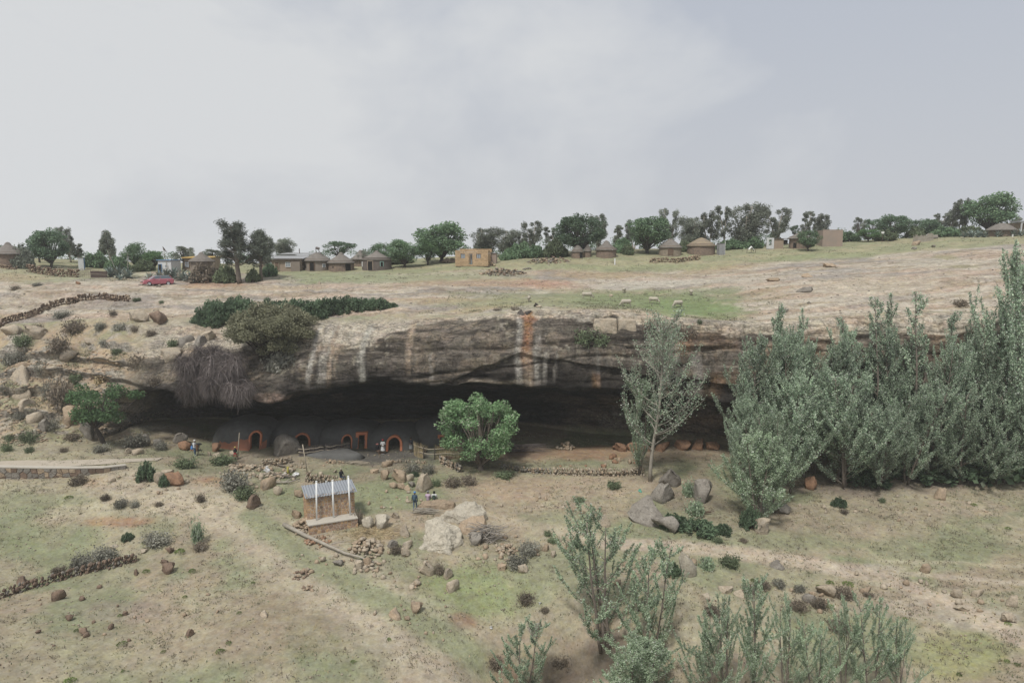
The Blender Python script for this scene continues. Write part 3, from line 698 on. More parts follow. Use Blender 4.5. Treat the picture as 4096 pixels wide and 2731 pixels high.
# ------------------------------------------------------------------ plants
LEAF_GAIN = {'poplar_leaf': 2.3, 'poplar_leaf_near': 1.75, 'tree_leaf': 1.35, 'tree_leaf_dark': 1.45, 'gum_leaf': 1.3, 'pine_needle': 1.3, 'fresh_leaf': 1.35, 'fig_leaf': 1.25, 'bramble_leaf': 1.6, 'olive_scrub': 1.2, 'grey_scrub': 1.5, 'brown_scrub': 1.5, 'green_scrub': 1.6, 'cushion_green': 1.1, 'dead_twig': 0.85}
def leaf_mat(name, dark, light, tip=None, tipf=0.08, trans=0.35, rough=0.6):
    kf = LEAF_GAIN.get(name, 1.0); dark, light = tuple(q * kf for q in dark), tuple(q * kf for q in light)
    m, N, L, b = new_mat(name, rough, 0.25); out = [n for n in N if n.type == 'OUTPUT_MATERIAL'][0]
    geo = N.new('ShaderNodeNewGeometry'); ri = geo.outputs['Random Per Island']; oi = N.new('ShaderNodeObjectInfo')
    c = mixc(N, L, ri, dark, light)
    if tip is not None:
        r2 = vmath(N, L, 'FRACT', vmath(N, L, 'MULTIPLY', ri, 17.31), 0.0)
        c = mixc(N, L, maprange(N, L, r2, 1 - tipf, 1 - tipf + .01, 0, 1), c, tip)
    n = noise_node(N, L, geo.outputs['Position'], 0.9, 4, 0.6)
    c = scale_col(N, L, c, vmath(N, L, 'MULTIPLY', maprange(N, L, n, 0.3, 0.7, 0.62, 1.38), maprange(N, L, oi.outputs['Random'], 0, 1, 0.76, 1.22)))
    L.new(c, b.inputs['Base Color'])
    if trans:
        t = N.new('ShaderNodeBsdfTranslucent'); L.new(c, t.inputs[0]); mx = N.new('ShaderNodeMixShader'); mx.inputs[0].default_value = trans
        L.new(b.outputs[0], mx.inputs[1]); L.new(t.outputs[0], mx.inputs[2]); L.new(mx.outputs[0], out.inputs['Surface'])
    return m
leaf_mat('poplar_leaf', (.062, .094, .062), (.215, .255, .185), (.50, .53, .47), .12)
leaf_mat('poplar_leaf_near', (.085, .125, .075), (.26, .31, .215), (.54, .57, .50), .10)
leaf_mat('tree_leaf', (.075, .128, .072), (.167, .239, .138), None)
leaf_mat('tree_leaf_dark', (.058, .096, .061), (.123, .174, .109), None)
leaf_mat('gum_leaf', (.104, .122, .096), (.210, .225, .181), None)
leaf_mat('pine_needle', (.080, .096, .078), (.152, .171, .133), None)
leaf_mat('fresh_leaf', (.085, .155, .07), (.185, .275, .145), (.34, .38, .28), .10)
leaf_mat('fig_leaf', (.055, .105, .045), (.125, .20, .095), None)
leaf_mat('bramble_leaf', (.045, .070, .042), (.095, .135, .080), (.17, .20, .14), .05)
leaf_mat('olive_scrub', (.135, .135, .085), (.235, .235, .155), (.29, .285, .19), .1)
leaf_mat('grey_scrub', (.11, .11, .090), (.215, .21, .175), (.29, .285, .25), .08)
leaf_mat('brown_scrub', (.095, .080, .062), (.185, .155, .12), (.24, .22, .17), .06)
leaf_mat('green_scrub', (.065, .085, .05), (.135, .165, .095), None)
leaf_mat('cushion_green', (.10, .145, .045), (.20, .255, .085), None)
leaf_mat('agave_leaf', (.145, .185, .165), (.27, .315, .285), (.33, .33, .27), .1, trans=0.0)
leaf_mat('straw', (.30, .24, .14), (.46, .38, .24), None, trans=0.1)
leaf_mat('dead_twig', (.088, .074, .070), (.175, .148, .140), (.24, .21, .20), .08, trans=0.0)
leaf_mat('grey_twig', (.19, .17, .15), (.34, .31, .275), None, trans=0.0)
simple('bark', (.20, .17, .14), (.12, .10, .085), 4, .95, .4)
simple('bark_pale', (.36, .33, .28), (.24, .215, .18), 3, .95, .3)
simple('bark_dark', (.085, .072, .062), (.055, .047, .042), 4, .95, .4)

def leaves(cent, size, g, up=0.3, aspect=0.6, dirs=None):
    """diamond leaves at the given centres"""
    n = len(cent); size = np.broadcast_to(size, n)
    a = g.normal(size=(n, 3)); a[:, 2] += up
    if dirs is not None: a = a * .6 + dirs
    a /= np.linalg.norm(a, axis=1, keepdims=True)
    b = g.normal(size=(n, 3)); b -= (b * a).sum(1, keepdims=True) * a; b /= np.linalg.norm(b, axis=1, keepdims=True) + 1e-9
    a = a * size[:, None] * .5; b = b * size[:, None] * .5 * aspect
    v = np.stack([cent - a, cent + b - a * .1, cent + a, cent - b - a * .1], 1).reshape(-1, 3)
    return v, np.arange(4 * n).reshape(n, 4)
def curve(p, d, L, n, bend, g, wob=0.06):
    """points of a shoot that starts along d and bends towards `bend`"""
    p = np.array(p, float); d = np.array(d, float); d /= np.linalg.norm(d); out = [p.copy()]
    for i in range(n):
        d = d + np.array(bend) / n + g.normal(size=3) * wob; d /= np.linalg.norm(d); p = p + d * L / n; out.append(p.copy())
    return np.array(out)
def sample(poly, t):
    n = len(poly) - 1; x = np.clip(t * n, 0, n - 1e-6); i = x.astype(int); f = (x - i)[:, None]
    return poly[i] * (1 - f) + poly[i + 1] * f
class Plant:
    def __init__(s, seed): s.g = np.random.default_rng(seed); s.w = MB(); s.c = []; s.sz = []
    def leaf(s, c, size): s.c.append(c); s.sz.append(np.broadcast_to(size, len(c)))
    def meshes(s, bark, leaf, up=.3, aspect=.6):
        c = np.concatenate(s.c); z = np.concatenate(s.sz); v, f = leaves(c, z, s.g, up, aspect)
        t = s.w.mesh('trunk', MATS[bark], True) if s.w.f else None
        return t, link_mesh('crown', v, f, MATS[leaf], link=False)
PROTO = {}
def poplar(seed, h=10.0, nsh=46, leaf=.17, dens=26, wide=1.0, t0=.10, bark='bark', lm='poplar_leaf', trunks=1, lean=0.05, plume=.34):
    P = Plant(seed); g = P.g
    for k in range(trunks):
        a0 = g.uniform(0, 6.28)
        base = np.array([math.cos(a0), math.sin(a0), 0]) * (0.25 * h * .1 * (trunks > 1) * k)
        d = np.array([math.cos(a0) * lean * (1 + 2 * (trunks > 1)), math.sin(a0) * lean * (1 + 2 * (trunks > 1)), 1])
        tr = curve(base - np.array([0, 0, .3]), d, h * g.uniform(.86, .96), 10, (0, 0, .3), g, .03)
        P.w.tube(tr, np.linspace(.0095 * h, .002 * h, len(tr)), 6)
        for i in range(nsh // trunks):
            t = t0 + (1 - t0) * ((i + g.random()) / (nsh // trunks)) ** .9 * .97
            p = sample(tr, np.array([t]))[0]; az = g.uniform(0, 6.28); el = g.uniform(.3, .9)
            L = h * wide * (.40 * (1 - t) ** .75 + .10) * g.uniform(.75, 1.2)
            sh = curve(p, (math.cos(az), math.sin(az), el), L, 7, (0, 0, g.uniform(.9, 2.0)), g, .07)
            P.w.tube(sh, np.linspace(.035 * h / 10, .008, len(sh)), 4, False)
            n = int(L * dens); q = g.uniform(.12, 1, n); r = plume * h / 10 * (1.05 - .75 * q) * np.sqrt(g.random(n))
            off = g.normal(size=(n, 3)); off /= np.linalg.norm(off, axis=1, keepdims=True)
            P.leaf(sample(sh, q) + off * r[:, None] * [1, 1, .8], leaf * g.uniform(.65, 1.25, n))
            for j in range(3):
                b = g.uniform(.25, .8); pb = sample(sh, np.array([b]))[0]; az2 = g.uniform(0, 6.28)
                l2 = L * .32 * g.uniform(.6, 1.2); s2 = curve(pb, (math.cos(az2) * .8, math.sin(az2) * .8, .8), l2, 4, (0, 0, .9), g, .07)
                P.w.tube(s2, np.linspace(.016 * h / 10, .006, len(s2)), 3, False)
                n2 = int(l2 * dens * .9) + 2; q = g.uniform(.1, 1, n2); off = g.normal(size=(n2, 3)) * plume * .42 * h / 10 * (1.1 - .7 * q)[:, None]
                P.leaf(sample(s2, q) + off, leaf * g.uniform(.6, 1.15, n2))
    return P.meshes(bark, lm)
def round_tree(seed, nleaf=5200, leaf=.3, lm='tree_leaf', bark='bark_dark', clumps=26, flat=.8, th=.3, R_=3.0, Ht=6.5, hollow=.45, lump=1.0):
    P = Plant(seed); g = P.g; cz = th * Ht + (Ht - th * Ht) * .5; hz = (Ht - th * Ht) * .5
    tr = curve((0, 0, -.3), (g.normal() * .1, g.normal() * .1, 1), th * Ht * 1.5, 5, (0, 0, .2), g, .08)
    P.w.tube(tr, np.linspace(.05 * Ht * .8, .025 * Ht, len(tr)), 7)
    cs = []
    for i in range(clumps):
        d = g.normal(size=3); d /= np.linalg.norm(d); d[2] = d[2] * .95 + .02; rr = g.uniform(hollow, 1.0) ** .6 * .80
        c = np.array([d[0] * R_ * rr, d[1] * R_ * rr, cz + d[2] * hz * rr]); cs.append(c)
        l = curve(tr[-2], c - tr[-2], np.linalg.norm(c - tr[-2]) * .95, 4, (0, 0, .15), g, .08); P.w.tube(l, np.linspace(.016 * Ht, .004 * Ht, len(l)), 4, False)
        n = int(nleaf / clumps); o = g.normal(size=(n, 3)); o /= np.linalg.norm(o, axis=1, keepdims=True)
        r = lump * g.uniform(.26, .40) * (R_ * .5 + hz * .5) * g.random(n) ** .42
        P.leaf(c + o * r[:, None] * [1, 1, flat], leaf * g.uniform(.6, 1.25, n))
    return P.meshes(bark, lm, .5)
def gum_tree(seed, Ht=11.0, R_=2.2, leaf=.32, nl=4200, lm='gum_leaf', stems=3, bark='bark_pale', cl=12, low=.3):
    P = Plant(seed); g = P.g
    for s in range(stems):
        a = g.uniform(0, 6.28); sp = R_ * g.uniform(.2, .75); hh = Ht * g.uniform(.72, .97)
        tr = curve((0, 0, -.3), (math.cos(a) * sp / Ht * 1.6, math.sin(a) * sp / Ht * 1.6, 1), hh, 8, (0, 0, .2), g, .05)
        P.w.tube(tr, np.linspace(.02 * Ht, .004 * Ht, len(tr)), 5)
        for i in range(cl):
            t = low + (1 - low) * (i + g.random()) / cl; p = sample(tr, np.array([t]))[0]
            az = g.uniform(0, 6.28); L = R_ * g.uniform(.25, .75) * (1.15 - .55 * t)
            c = p + np.array([math.cos(az) * L, math.sin(az) * L, g.uniform(.1, .6) * L])
            P.w.tube([p, (p + c) / 2 + [0, 0, -.1 * L], c], [.008 * Ht, .005 * Ht, .002 * Ht], 3, False)
            n = int(nl / stems / cl); o = g.normal(size=(n, 3)); o /= np.linalg.norm(o, axis=1, keepdims=True)
            r = g.uniform(.24, .42) * R_ * g.random(n) ** .5
            P.leaf(c + o * r[:, None] * [1, 1, 1.15], leaf * g.uniform(.55, 1.2, n))
    return P.meshes(bark, lm, -.2, .45)
def pine_tree(seed, Ht=12.0, R_=3.4, lean=(-.1, 0)):
    P = Plant(seed); g = P.g
    tr = curve((0, 0, -.3), (lean[0], lean[1], 1), Ht * .95, 9, (0, 0, .2), g, .04); P.w.tube(tr, np.linspace(.026 * Ht, .005 * Ht, len(tr)), 7)
    for i in range(40):
        t = .30 + .68 * (i + g.random()) / 40; p = sample(tr, np.array([t]))[0]; az = g.uniform(0, 6.28)
        L = R_ * (1.2 - .75 * t) * g.uniform(.5, 1.1)
        br = curve(p, (math.cos(az), math.sin(az), .35), L, 5, (0, 0, 1.0), g, .08); P.w.tube(br, np.linspace(.009 * Ht, .002 * Ht, len(br)), 4, False)
        for j in range(4):
            q = sample(br, np.array([g.uniform(.45, 1)]))[0]; n = 60
            o = g.normal(size=(n, 3)) * np.array([.24, .24, .36]); P.leaf(q + o, .36 * g.uniform(.7, 1.2, n))
    return P.meshes('bark', 'pine_needle', .8, .28)
def scrub(seed, lm, n=900, leaf=.16, twigs=26, bark='grey_twig', tall=.8, dome=.9, gap=.0):
    """low bush of unit radius"""
    P = Plant(seed); g = P.g
    for i in range(twigs):
        az = g.uniform(0, 6.28); el = g.uniform(.35, 1.5); L = g.uniform(.6, 1.0)
        t = curve((0, 0, -.1), (math.cos(az), math.sin(az), el), L * (1 if el < .9 else tall * 1.1), 4, (0, 0, .35), g, .14)
        P.w.tube(t, np.linspace(.022, .006, len(t)), 3, False)
        m = n // twigs; q = g.uniform(.3 + gap, 1, m); P.leaf(sample(t, q) + g.normal(size=(m, 3)) * .13, leaf * g.uniform(.5, 1.2, m))
    return P.meshes(bark, lm, .4)
def twig_bush(seed, n=420, droop=-1.2, mat='dead_twig', r=.013):
    g = np.random.default_rng(seed); w = MB(); sub = MB()
    for i in range(16):
        az = g.uniform(0, 6.28); b = curve((0, 0, 0), (math.cos(az), math.sin(az), .9), g.uniform(.5, .8), 5, (0, 0, -.5), g, .12)
        w.tube(b, np.linspace(.03, .012, len(b)), 4, False)
        for j in range(n // 16):
            p = sample(b, g.uniform(.2, 1, 1))[0]; d = g.normal(size=3); d[2] = abs(d[2]) * .6
            t = curve(p, d, g.uniform(.3, .75), 5, (0, 0, droop), g, .2); sub.tube(t, np.linspace(r, r * .45, len(t)), 3, False)
    return w.mesh('trunk', MATS['bark_dark'], True), sub.mesh('twigs', MATS[mat])
def mound(seed, lm, n=5200, leaf=.2):
    """dense bramble heap of unit half-length"""
    P = Plant(seed); g = P.g
    m = 64
    for i in range(m):
        a = g.uniform(0, 6.28); r = math.sqrt(g.random()) * .92; c = np.array([math.cos(a) * r, math.sin(a) * r, (1 - r * r) * .62 * g.uniform(.35, 1.2) + .08])
        o = g.normal(size=(n // m, 3)); o /= np.linalg.norm(o, axis=1, keepdims=True); rr = g.uniform(.10, .30) * g.random(n // m) ** .6
        P.leaf(c + o * rr[:, None] * [1.1, 1.1, g.uniform(.7, 1.5)], leaf * g.uniform(.5, 1.2, n // m))
        P.w.tube([(c[0] * .5, c[1] * .5, -.1), c], [.02, .008], 3, False)
    return P.meshes('bark_dark', lm, .5)
def tuft(seed, lm, n=70, leaf=.5, h=1.0):
    P = Plant(seed); g = P.g
    az = g.uniform(0, 6.28, n); r = np.sqrt(g.random(n)) * .8; c = np.stack([np.cos(az) * r, np.sin(az) * r, (1 - r ** 2) * .5 * h + .05], 1)
    P.leaf(c, leaf * g.uniform(.6, 1.1, n)); return P.meshes('bark', lm, 1.2, .3)[1]
def agave_mesh(seed, n=30):
    """rosette of thick pointed leaves, unit leaf length"""
    g = np.random.default_rng(seed); v = []; f = []
    for i in range(n):
        az = i * 2.399 + g.normal() * .2; el = 0.25 + 1.2 * (i / n) + g.normal() * .1; L = g.uniform(.75, 1.05)
        d = np.array([math.cos(az), math.sin(az), 0]); sd = np.array([-d[1], d[0], 0]); pts = []
        for k, (t, w) in enumerate(((0, .07), (.3, .085), (.65, .06), (1, .004))):
            e = el - .35 * t * t * (1.3 - el * .6); r = L * t
            c = d * r * math.cos(e) + np.array([0, 0, r * math.sin(e) + .02])
            up = np.array([-d[0] * math.sin(e), -d[1] * math.sin(e), math.cos(e)])
            pts.append((c - sd * w, c - up * w * .35, c + sd * w))
        o = len(v)
        for p in pts: v += [tuple(q) for q in p]
        for k in range(3):
            a = o + 3 * k; f += [(a, a + 1, a + 4, a + 3), (a + 1, a + 2, a + 5, a + 4), (a + 2, a, a + 3, a + 5)]
    return link_mesh('leaves', v, f, MATS['agave_leaf'], link=False)
def plant(name, label, cat, pr, loc, scale, rz=None, group=None, tilt=(0, 0), second='crown'):
    t, c = pr; o = thing(name, label, cat, loc, rng.uniform(0, 6.28) if rz is None else rz, group)
    o.scale = scale if hasattr(scale, '__len__') else (scale,) * 3
    o.rotation_euler = (tilt[0], tilt[1], o.rotation_euler.z)
    if t is not None: inst('trunk', t, o)
    inst(second, c, o); return o
def mesh_dims(pr):
    c = pr[1]; a = np.empty(len(c.vertices) * 3, np.float32); c.vertices.foreach_get('co', a); a = a.reshape(-1, 3)
    lo, hi = np.percentile(a, 0.6, axis=0), np.percentile(a, 99.4, axis=0); return (hi - lo), hi[2], (lo + hi) / 2
_dim = {}
def tree_at(pr, u, vtop, Y, wpx, name, label, cat='tree', group=None, rz=None, base=None):
    """stands on the ground at distance Y in pixel column u; its top reaches vtop; its crown is wpx wide"""
    k = id(pr)
    if k not in _dim: _dim[k] = mesh_dims(pr)
    d, hi, mid = _dim[k]
    p = stand(u, Y) if base is None else base
    top = at(u, vtop, p.y).z; h = max(0.3, top - p.z); sz = h / hi; w = wpx * px_m(p); sx = w / (.5 * (d[0] + d[1]))
    return plant(name, label, cat, pr, p, (sx, sx, sz), rz, group)
# ------------------------------------------------------------------ trees of the village and the plateau
RT = [round_tree(1, clumps=34, th=.14), round_tree(2, lm='tree_leaf', clumps=44, nleaf=7500, th=.10), round_tree(3, lm='tree_leaf_dark', clumps=38, hollow=.5, nleaf=6500, th=.12), round_tree(4, lm='fig_leaf', clumps=34, th=.14)]
SPT = [round_tree(5, nleaf=2200, lm='gum_leaf', clumps=20, lump=.75, leaf=.26), round_tree(6, nleaf=2600, lm='tree_leaf_dark', clumps=24, lump=.7, leaf=.26)]
GT = [gum_tree(11, nl=6500, leaf=.38), gum_tree(12, stems=2, R_=2.0, nl=5500, leaf=.38), gum_tree(13, stems=6, R_=3.0, nl=11000, leaf=.40, low=.2), gum_tree(14, stems=2, R_=1.7, nl=4200, leaf=.36)]
PN = [pine_tree(21), pine_tree(22, 10, 3.0, (.08, 0))]
BU = [mound(31, 'tree_leaf'), mound(32, 'green_scrub'), mound(33, 'gum_leaf', 3800), mound(34, 'brown_scrub', 4200)]
TL = 'trees along the village skyline'
for pr, u, vt, Y, w, name, label in [
 (RT[2], 50, 230, 117, 32, 'broadleaf_tree', 'dark green spreading tree behind the brown dry stone wall'),
 (SPT[1], 40, 235, 121, 18, 'broadleaf_tree', 'thin half bare tree poking up behind the dark spreading tree'),
 (GT[0], 71, 227, 128, 15, 'gum_tree', 'tall grey gum tree just right of the dark spreading tree'),
 (GT[3], 80, 243, 130, 11, 'gum_tree', 'short grey gum tree above the blue and white outhouse'),
 (GT[1], 112, 231, 128, 18, 'gum_tree', 'lone tall gum tree with two heads above the agaves'),
 (RT[0], 136, 243, 121, 25, 'broadleaf_tree', 'round green tree between the two agave clumps'),
 (RT[3], 155, 251, 119, 18, 'broadleaf_tree', 'low green tree left of the white blue-roofed cabin'),
 (SPT[0], 183, 246, 121, 20, 'broadleaf_tree', 'wispy tree over the right end of the white cabin'),
 (GT[3], 191, 247, 133, 12, 'gum_tree', 'pale gum tree far behind the white cabin'),
 (SPT[0], 212, 249, 135, 26, 'broadleaf_tree', 'faint grey tree behind the yellow-roofed house'),
 (PN[0], 240, 221, 104, 36, 'pine_tree', 'tall dark leaning pine with tufted branches beside the red earth'),
 (PN[1], 261, 230, 106, 26, 'pine_tree', 'shorter dark pine right of the leaning pine'),
 (GT[1], 271, 237, 126, 14, 'gum_tree', 'thin gum tree at the left end of the long house'),
 (GT[2], 287, 239, 132, 26, 'gum_tree', 'grey green gum tree behind the long house'),
 (SPT[1], 341, 241, 126, 30, 'broadleaf_tree', 'sparse grey tree behind the pointed thatched hut'),
 (SPT[0], 362, 250, 124, 14, 'broadleaf_tree', 'small grey tree between two thatched huts'),
 (RT[0], 382, 243, 127, 22, 'broadleaf_tree', 'green tree behind the hut with pale door posts'),
 (RT[1], 405, 240, 119, 31, 'broadleaf_tree', 'flat topped green tree standing alone on the grass'),
 (RT[3], 428, 240, 121, 25, 'broadleaf_tree', 'green tree in front of the largest domed tree'),
 (RT[1], 441, 223, 125, 46, 'broadleaf_tree', 'largest domed green tree left of the sandstone block house'),
 (GT[2], 485, 228, 130, 28, 'gum_tree', 'dense gum tree directly behind the sandstone block house'),
 (GT[2], 506, 230, 134, 22, 'gum_tree', 'dark gum tree behind the right end of the block house'),
 (GT[1], 520, 233, 133, 12, 'gum_tree', 'narrow gum tree above the green thicket'),
 (GT[0], 532, 221, 134, 19, 'gum_tree', 'gum tree with rounded head rising over the green thicket'),
 (RT[2], 578, 216, 125, 46, 'broadleaf_tree', 'big dark green tree over the small stone hut'),
 (GT[3], 552, 227, 131, 12, 'gum_tree', 'thin gum tree at the left shoulder of the big dark tree'),
 (GT[0], 598, 214, 131, 18, 'gum_tree', 'tall gum tree at the right shoulder of the big dark tree'),
 (GT[3], 619, 225, 135, 13, 'gum_tree', 'pale slender gum tree behind the grey thatched hut'),
 (GT[1], 634, 220, 133, 14, 'gum_tree', 'gum tree peeping over the left of the round green tree'),
 (RT[1], 648, 217, 125.5, 40, 'broadleaf_tree', 'round bright green tree with short trunk near the dry stone wall'),
 (GT[0], 671, 209, 131, 16, 'gum_tree', 'tall ragged gum tree right of the round bright tree'),
 (GT[2], 690, 217, 132, 26, 'gum_tree', 'wide gum tree above the hut with the dark door'),
 (GT[1], 708, 212, 132, 18, 'gum_tree', 'gum tree with split top above the ochre thatched hut'),
 (GT[3], 724, 206, 134, 13, 'gum_tree', 'slim gum tree over the grey tin outhouse'),
 (GT[2], 745, 204, 133, 34, 'gum_tree', 'broadest gum tree of the skyline right of the outhouse'),
 (GT[0], 775, 208, 137, 23, 'gum_tree', 'open crowned gum tree behind the whitewashed wall'),
 (GT[3], 806, 211, 140, 12, 'gum_tree', 'tall narrow gum tree behind the half hidden thatched hut'),
 (GT[3], 814, 217, 141, 8, 'gum_tree', 'thinnest gum tree beside the tall narrow one'),
 (GT[1], 825, 214, 139, 15, 'gum_tree', 'gum tree standing over the roofless plaster box'),
 (SPT[1], 794, 225, 141, 9, 'broadleaf_tree', 'small dark pointed tree left of the tall narrow gum'),
 (RT[0], 808, 230, 122, 21, 'broadleaf_tree', 'small flat green tree on a leaning trunk left of the plaster box'),
 (SPT[0], 857, 217, 138, 13, 'gum_tree', 'little grey gum tree right of the plaster box'),
 (RT[3], 868, 229, 131, 20, 'broadleaf_tree', 'low bright bushy tree beside the white signboard'),
 (RT[2], 893, 215, 136, 30, 'broadleaf_tree', 'wide dark tree left of the stick kraal'),
 (SPT[1], 873, 219, 139, 20, 'broadleaf_tree', 'greyish tree filling the gap left of the wide dark tree'),
 (RT[2], 925, 219, 139, 26, 'broadleaf_tree', 'dark flat tree behind the stick kraal'),
 (GT[3], 938, 213, 140, 13, 'gum_tree', 'feathery gum tree right of the stick kraal'),
 (GT[0], 950, 203, 142, 13, 'gum_tree', 'drooping gum tree left of the huge round tree'),
 (GT[1], 959, 199, 141, 13, 'gum_tree', 'tallest gum tree beside the huge round tree'),
 (RT[1], 988, 194, 137, 44, 'broadleaf_tree', 'huge round green tree at the right end of the skyline'),
 (SPT[0], 1016, 217, 141, 10, 'broadleaf_tree', 'wispy tree behind the porch roof'),
]:
    tree_at(pr, u, vt, Y, w, name, label, 'tree', TL)
for pr, u, vt, Y, w, label in [
 (BU[2], 21, 244, 113, 24, 'grey shrub beside the thatched hut at the left edge'),
 (BU[0], 96, 250, 122, 26, 'green thicket behind the stick fence'),
 (BU[0], 118, 254, 118, 24, 'dark green thicket behind the first agave clump'),
 (BU[1], 143, 259, 116, 22, 'low dark bush left of the white cabin'),
 (BU[3], 205, 262, 106, 32, 'brownish bush in front of the yellow-roofed house'),
 (BU[1], 226, 264, 105, 22, 'dark green bush left of the leaning pine'),
 (BU[1], 254, 268, 105, 16, 'dark bush between the two pines'),
 (BU[0], 270, 261, 111, 18, 'round green bush in front of the long house'),
 (BU[1], 399, 255, 126, 30, 'low hedge behind the lone flat topped tree'),
 (BU[3], 450, 257, 122, 20, 'dry brushwood left of the block house'),
 (BU[0], 520, 240, 126, 28, 'bright green thicket right of the block house'),
 (BU[0], 536, 243, 125, 24, 'green thicket behind the rubble mound'),
 (BU[0], 508, 247, 122.5, 16, 'small green thicket touching the block house annex'),
 (BU[1], 556, 238, 124, 26, 'dark bush left of the small stone hut'),
 (BU[0], 622, 236, 127, 18, 'pale green bush right of the grey thatched hut'),
 (BU[1], 628, 244, 124.5, 14, 'dark bush under the round bright tree'),
 (BU[1], 684, 240, 128, 16, 'green bush between the two right hand huts'),
 (BU[0], 730, 238, 130, 26, 'green bush behind the tin outhouse'),
 (BU[0], 752, 234, 131, 26, 'light green bush behind the white sheet'),
 (BU[0], 848, 230, 134, 22, 'green thicket right of the plaster box'),
 (BU[1], 886, 229, 132, 26, 'dark green thicket at the white signboard'),
 (BU[0], 946, 225, 135, 30, 'green hedge between kraal and agaves'),
 (BU[1], 915, 226, 136, 18, 'dark thicket behind the stick kraal'),
 (BU[1], 970, 225, 136, 26, 'dark hedge under the huge round tree'),
]:
    p = stand(u, Y); d = w * px_m(p) / 1.9; h = at(u, vt, Y).z - p.z
    plant('bush', label, 'bush', pr, p, (d, d * .8, max(.5, h) / .95), None, 'bushes around the village')
# far thickets that close the gaps on the crest: one green mass
gg = np.random.default_rng(77); C_ = []
for i in range(260):
    u = gg.uniform(-30, 1060); Yq = gg.uniform(138, 150); p = stand(u, Yq)
    n = 90; o = gg.normal(size=(n, 3)); o /= np.linalg.norm(o, axis=1, keepdims=True); r = gg.uniform(.5, 1.3) * gg.random(n) ** .4
    C_.append(np.array(p)[None] + o * r[:, None] * [1.4, 1, 1] + [0, 0, gg.uniform(.3, 2.2)])
C_ = np.concatenate(C_); v_, f_ = leaves(C_, .36 * gg.uniform(.6, 1.2, len(C_)), gg, .4)
tag(link_mesh('undergrowth', v_, f_, MATS['tree_leaf_dark']), 'low dark undergrowth along the crest behind the village', 'undergrowth', kind='stuff')

# ------------------------------------------------------------------ agaves
AG = [agave_mesh(41), agave_mesh(42, 36), agave_mesh(43, 24)]
def agave(u, Y, hpx, label, stalk=None):
    p = stand(u, Y); s = hpx * px_m(p)
    o = thing('agave', label, 'agave', p, rng.uniform(0, 6.28), 'agaves'); inst('leaves', rng.choice(AG), o, scale=s)
    if stalk: MB().tube([(0, 0, 0), (stalk[0] * .5, 0, stalk[1] * .5), (stalk[0], 0, stalk[1])], [.06, .045, .02], 5).build('flower_stalk', MATS['bark_pale'], o); o.rotation_euler.z = 0
AGL = ['tallest agave of the clump right of the rusty sheet', 'agave at the left of the clump by the rusty sheet', 'agave at the right of the clump by the rusty sheet',
       'low agave in front of the clump by the rusty sheet', 'short agave leaning over the bonnet of the red car', 'agave behind the windscreen of the red car', 'tall agave above the roof of the red car', 'agave in front of the white cabin wall', 'big agave behind the tail of the red car',
       'wide spreading agave right of the red car', 'outermost agave on the right of the car clump', 'leftmost agave below the huge round tree', 'second agave below the huge round tree', 'third agave below the huge round tree', 'fourth agave below the huge round tree', 'agave in front of the dome shaped thatch', 'agave at the foot of the porch posts', 'agave at the right edge below the porch']
for i, (u, Y, h, stk) in enumerate([(119, 108, 13, (-1.6, 4.4)), (111, 108, 11, None), (128, 107.5, 11, (.2, 3.9)), (120, 105, 7, None), (150, 106, 9, None), (159, 107, 9, None), (167, 108, 11, None), (174, 109, 11, None), (182, 107, 12, None), (190, 106, 11, None), (196, 105, 9, None),
        (964, 127, 7, None), (971, 127, 8, None), (978, 127.5, 8, None), (984, 127, 7, None), (998, 128, 7, None), (1013, 128, 8, None), (1021, 127.5, 8, None)]):
    agave(u, Y, h * 1.15, AGL[i], stk)
# ------------------------------------------------------------------ village buildings
simple('thatch', (.205, .185, .165), (.135, .122, .110), 2.2, .95, .5, 9, .06, stretch=(1, 1, .35))
simple('thatch_ochre', (.285, .225, .15), (.18, .155, .125), 1.3, .95, .5, 9)
simple('stone_wall', (.25, .185, .14), (.13, .105, .088), 3.4, .95, .7, 5)
simple('stone_wall_tan', (.30, .25, .19), (.18, .15, .12), 3.6, .95, .7, 5)
simple('stone_wall_dark', (.16, .135, .12), (.095, .08, .072), 3.6, .95, .7, 5)
simple('mud_plaster', (.255, .215, .18), (.19, .16, .135), 1.2, .95, .3)
simple('plaster_tan', (.33, .26, .20), (.25, .20, .155), 1.3, .95, .3)
simple('plaster_pink', (.32, .245, .20), (.25, .215, .185), .8, .95, .3)
simple('whitewash', (.56, .57, .57), (.44, .45, .45), 1.2, .9, .2)
simple('sandstone', (.44, .32, .195), (.37, .26, .16), 2.5, .95, .4, 7, .12)
simple('sandstone_core', (.30, .225, .15), (.24, .18, .125), 2.5, .95, .4)
simple('tin_grey', (.34, .345, .35), (.26, .265, .27), 1.5, .55, .1, metal=.2)
simple('tin_dark', (.135, .125, .12), (.10, .08, .07), 1.5, .7, .1)
simple('tin_rust', (.115, .082, .07), (.075, .056, .05), 1.5, .8, .1)
simple('paint_blue', (.10, .20, .36), (.14, .22, .33), 2, .6)
simple('paint_yellow', (.48, .33, .10), (.40, .27, .10), 2, .7)
simple('paint_turquoise', (.22, .42, .36), (.28, .42, .38), 2, .7)
simple('paint_white', (.68, .68, .66), (.58, .58, .56), 2, .6)
simple('wood_pale', (.40, .35, .27), (.27, .235, .19), 3, .9, .3, stretch=(1, 1, .3))
simple('wood_brown', (.16, .11, .08), (.11, .08, .06), 3, .9, .3)
simple('interior_shade', (.02, .019, .018), (.012, .012, .012), 3, 1.0)  # near-black panels: shade inside doorways, windows and the shed painted on
simple('glass_dull', (.30, .33, .36), (.24, .27, .30), 1.2, .25, spec=.5)
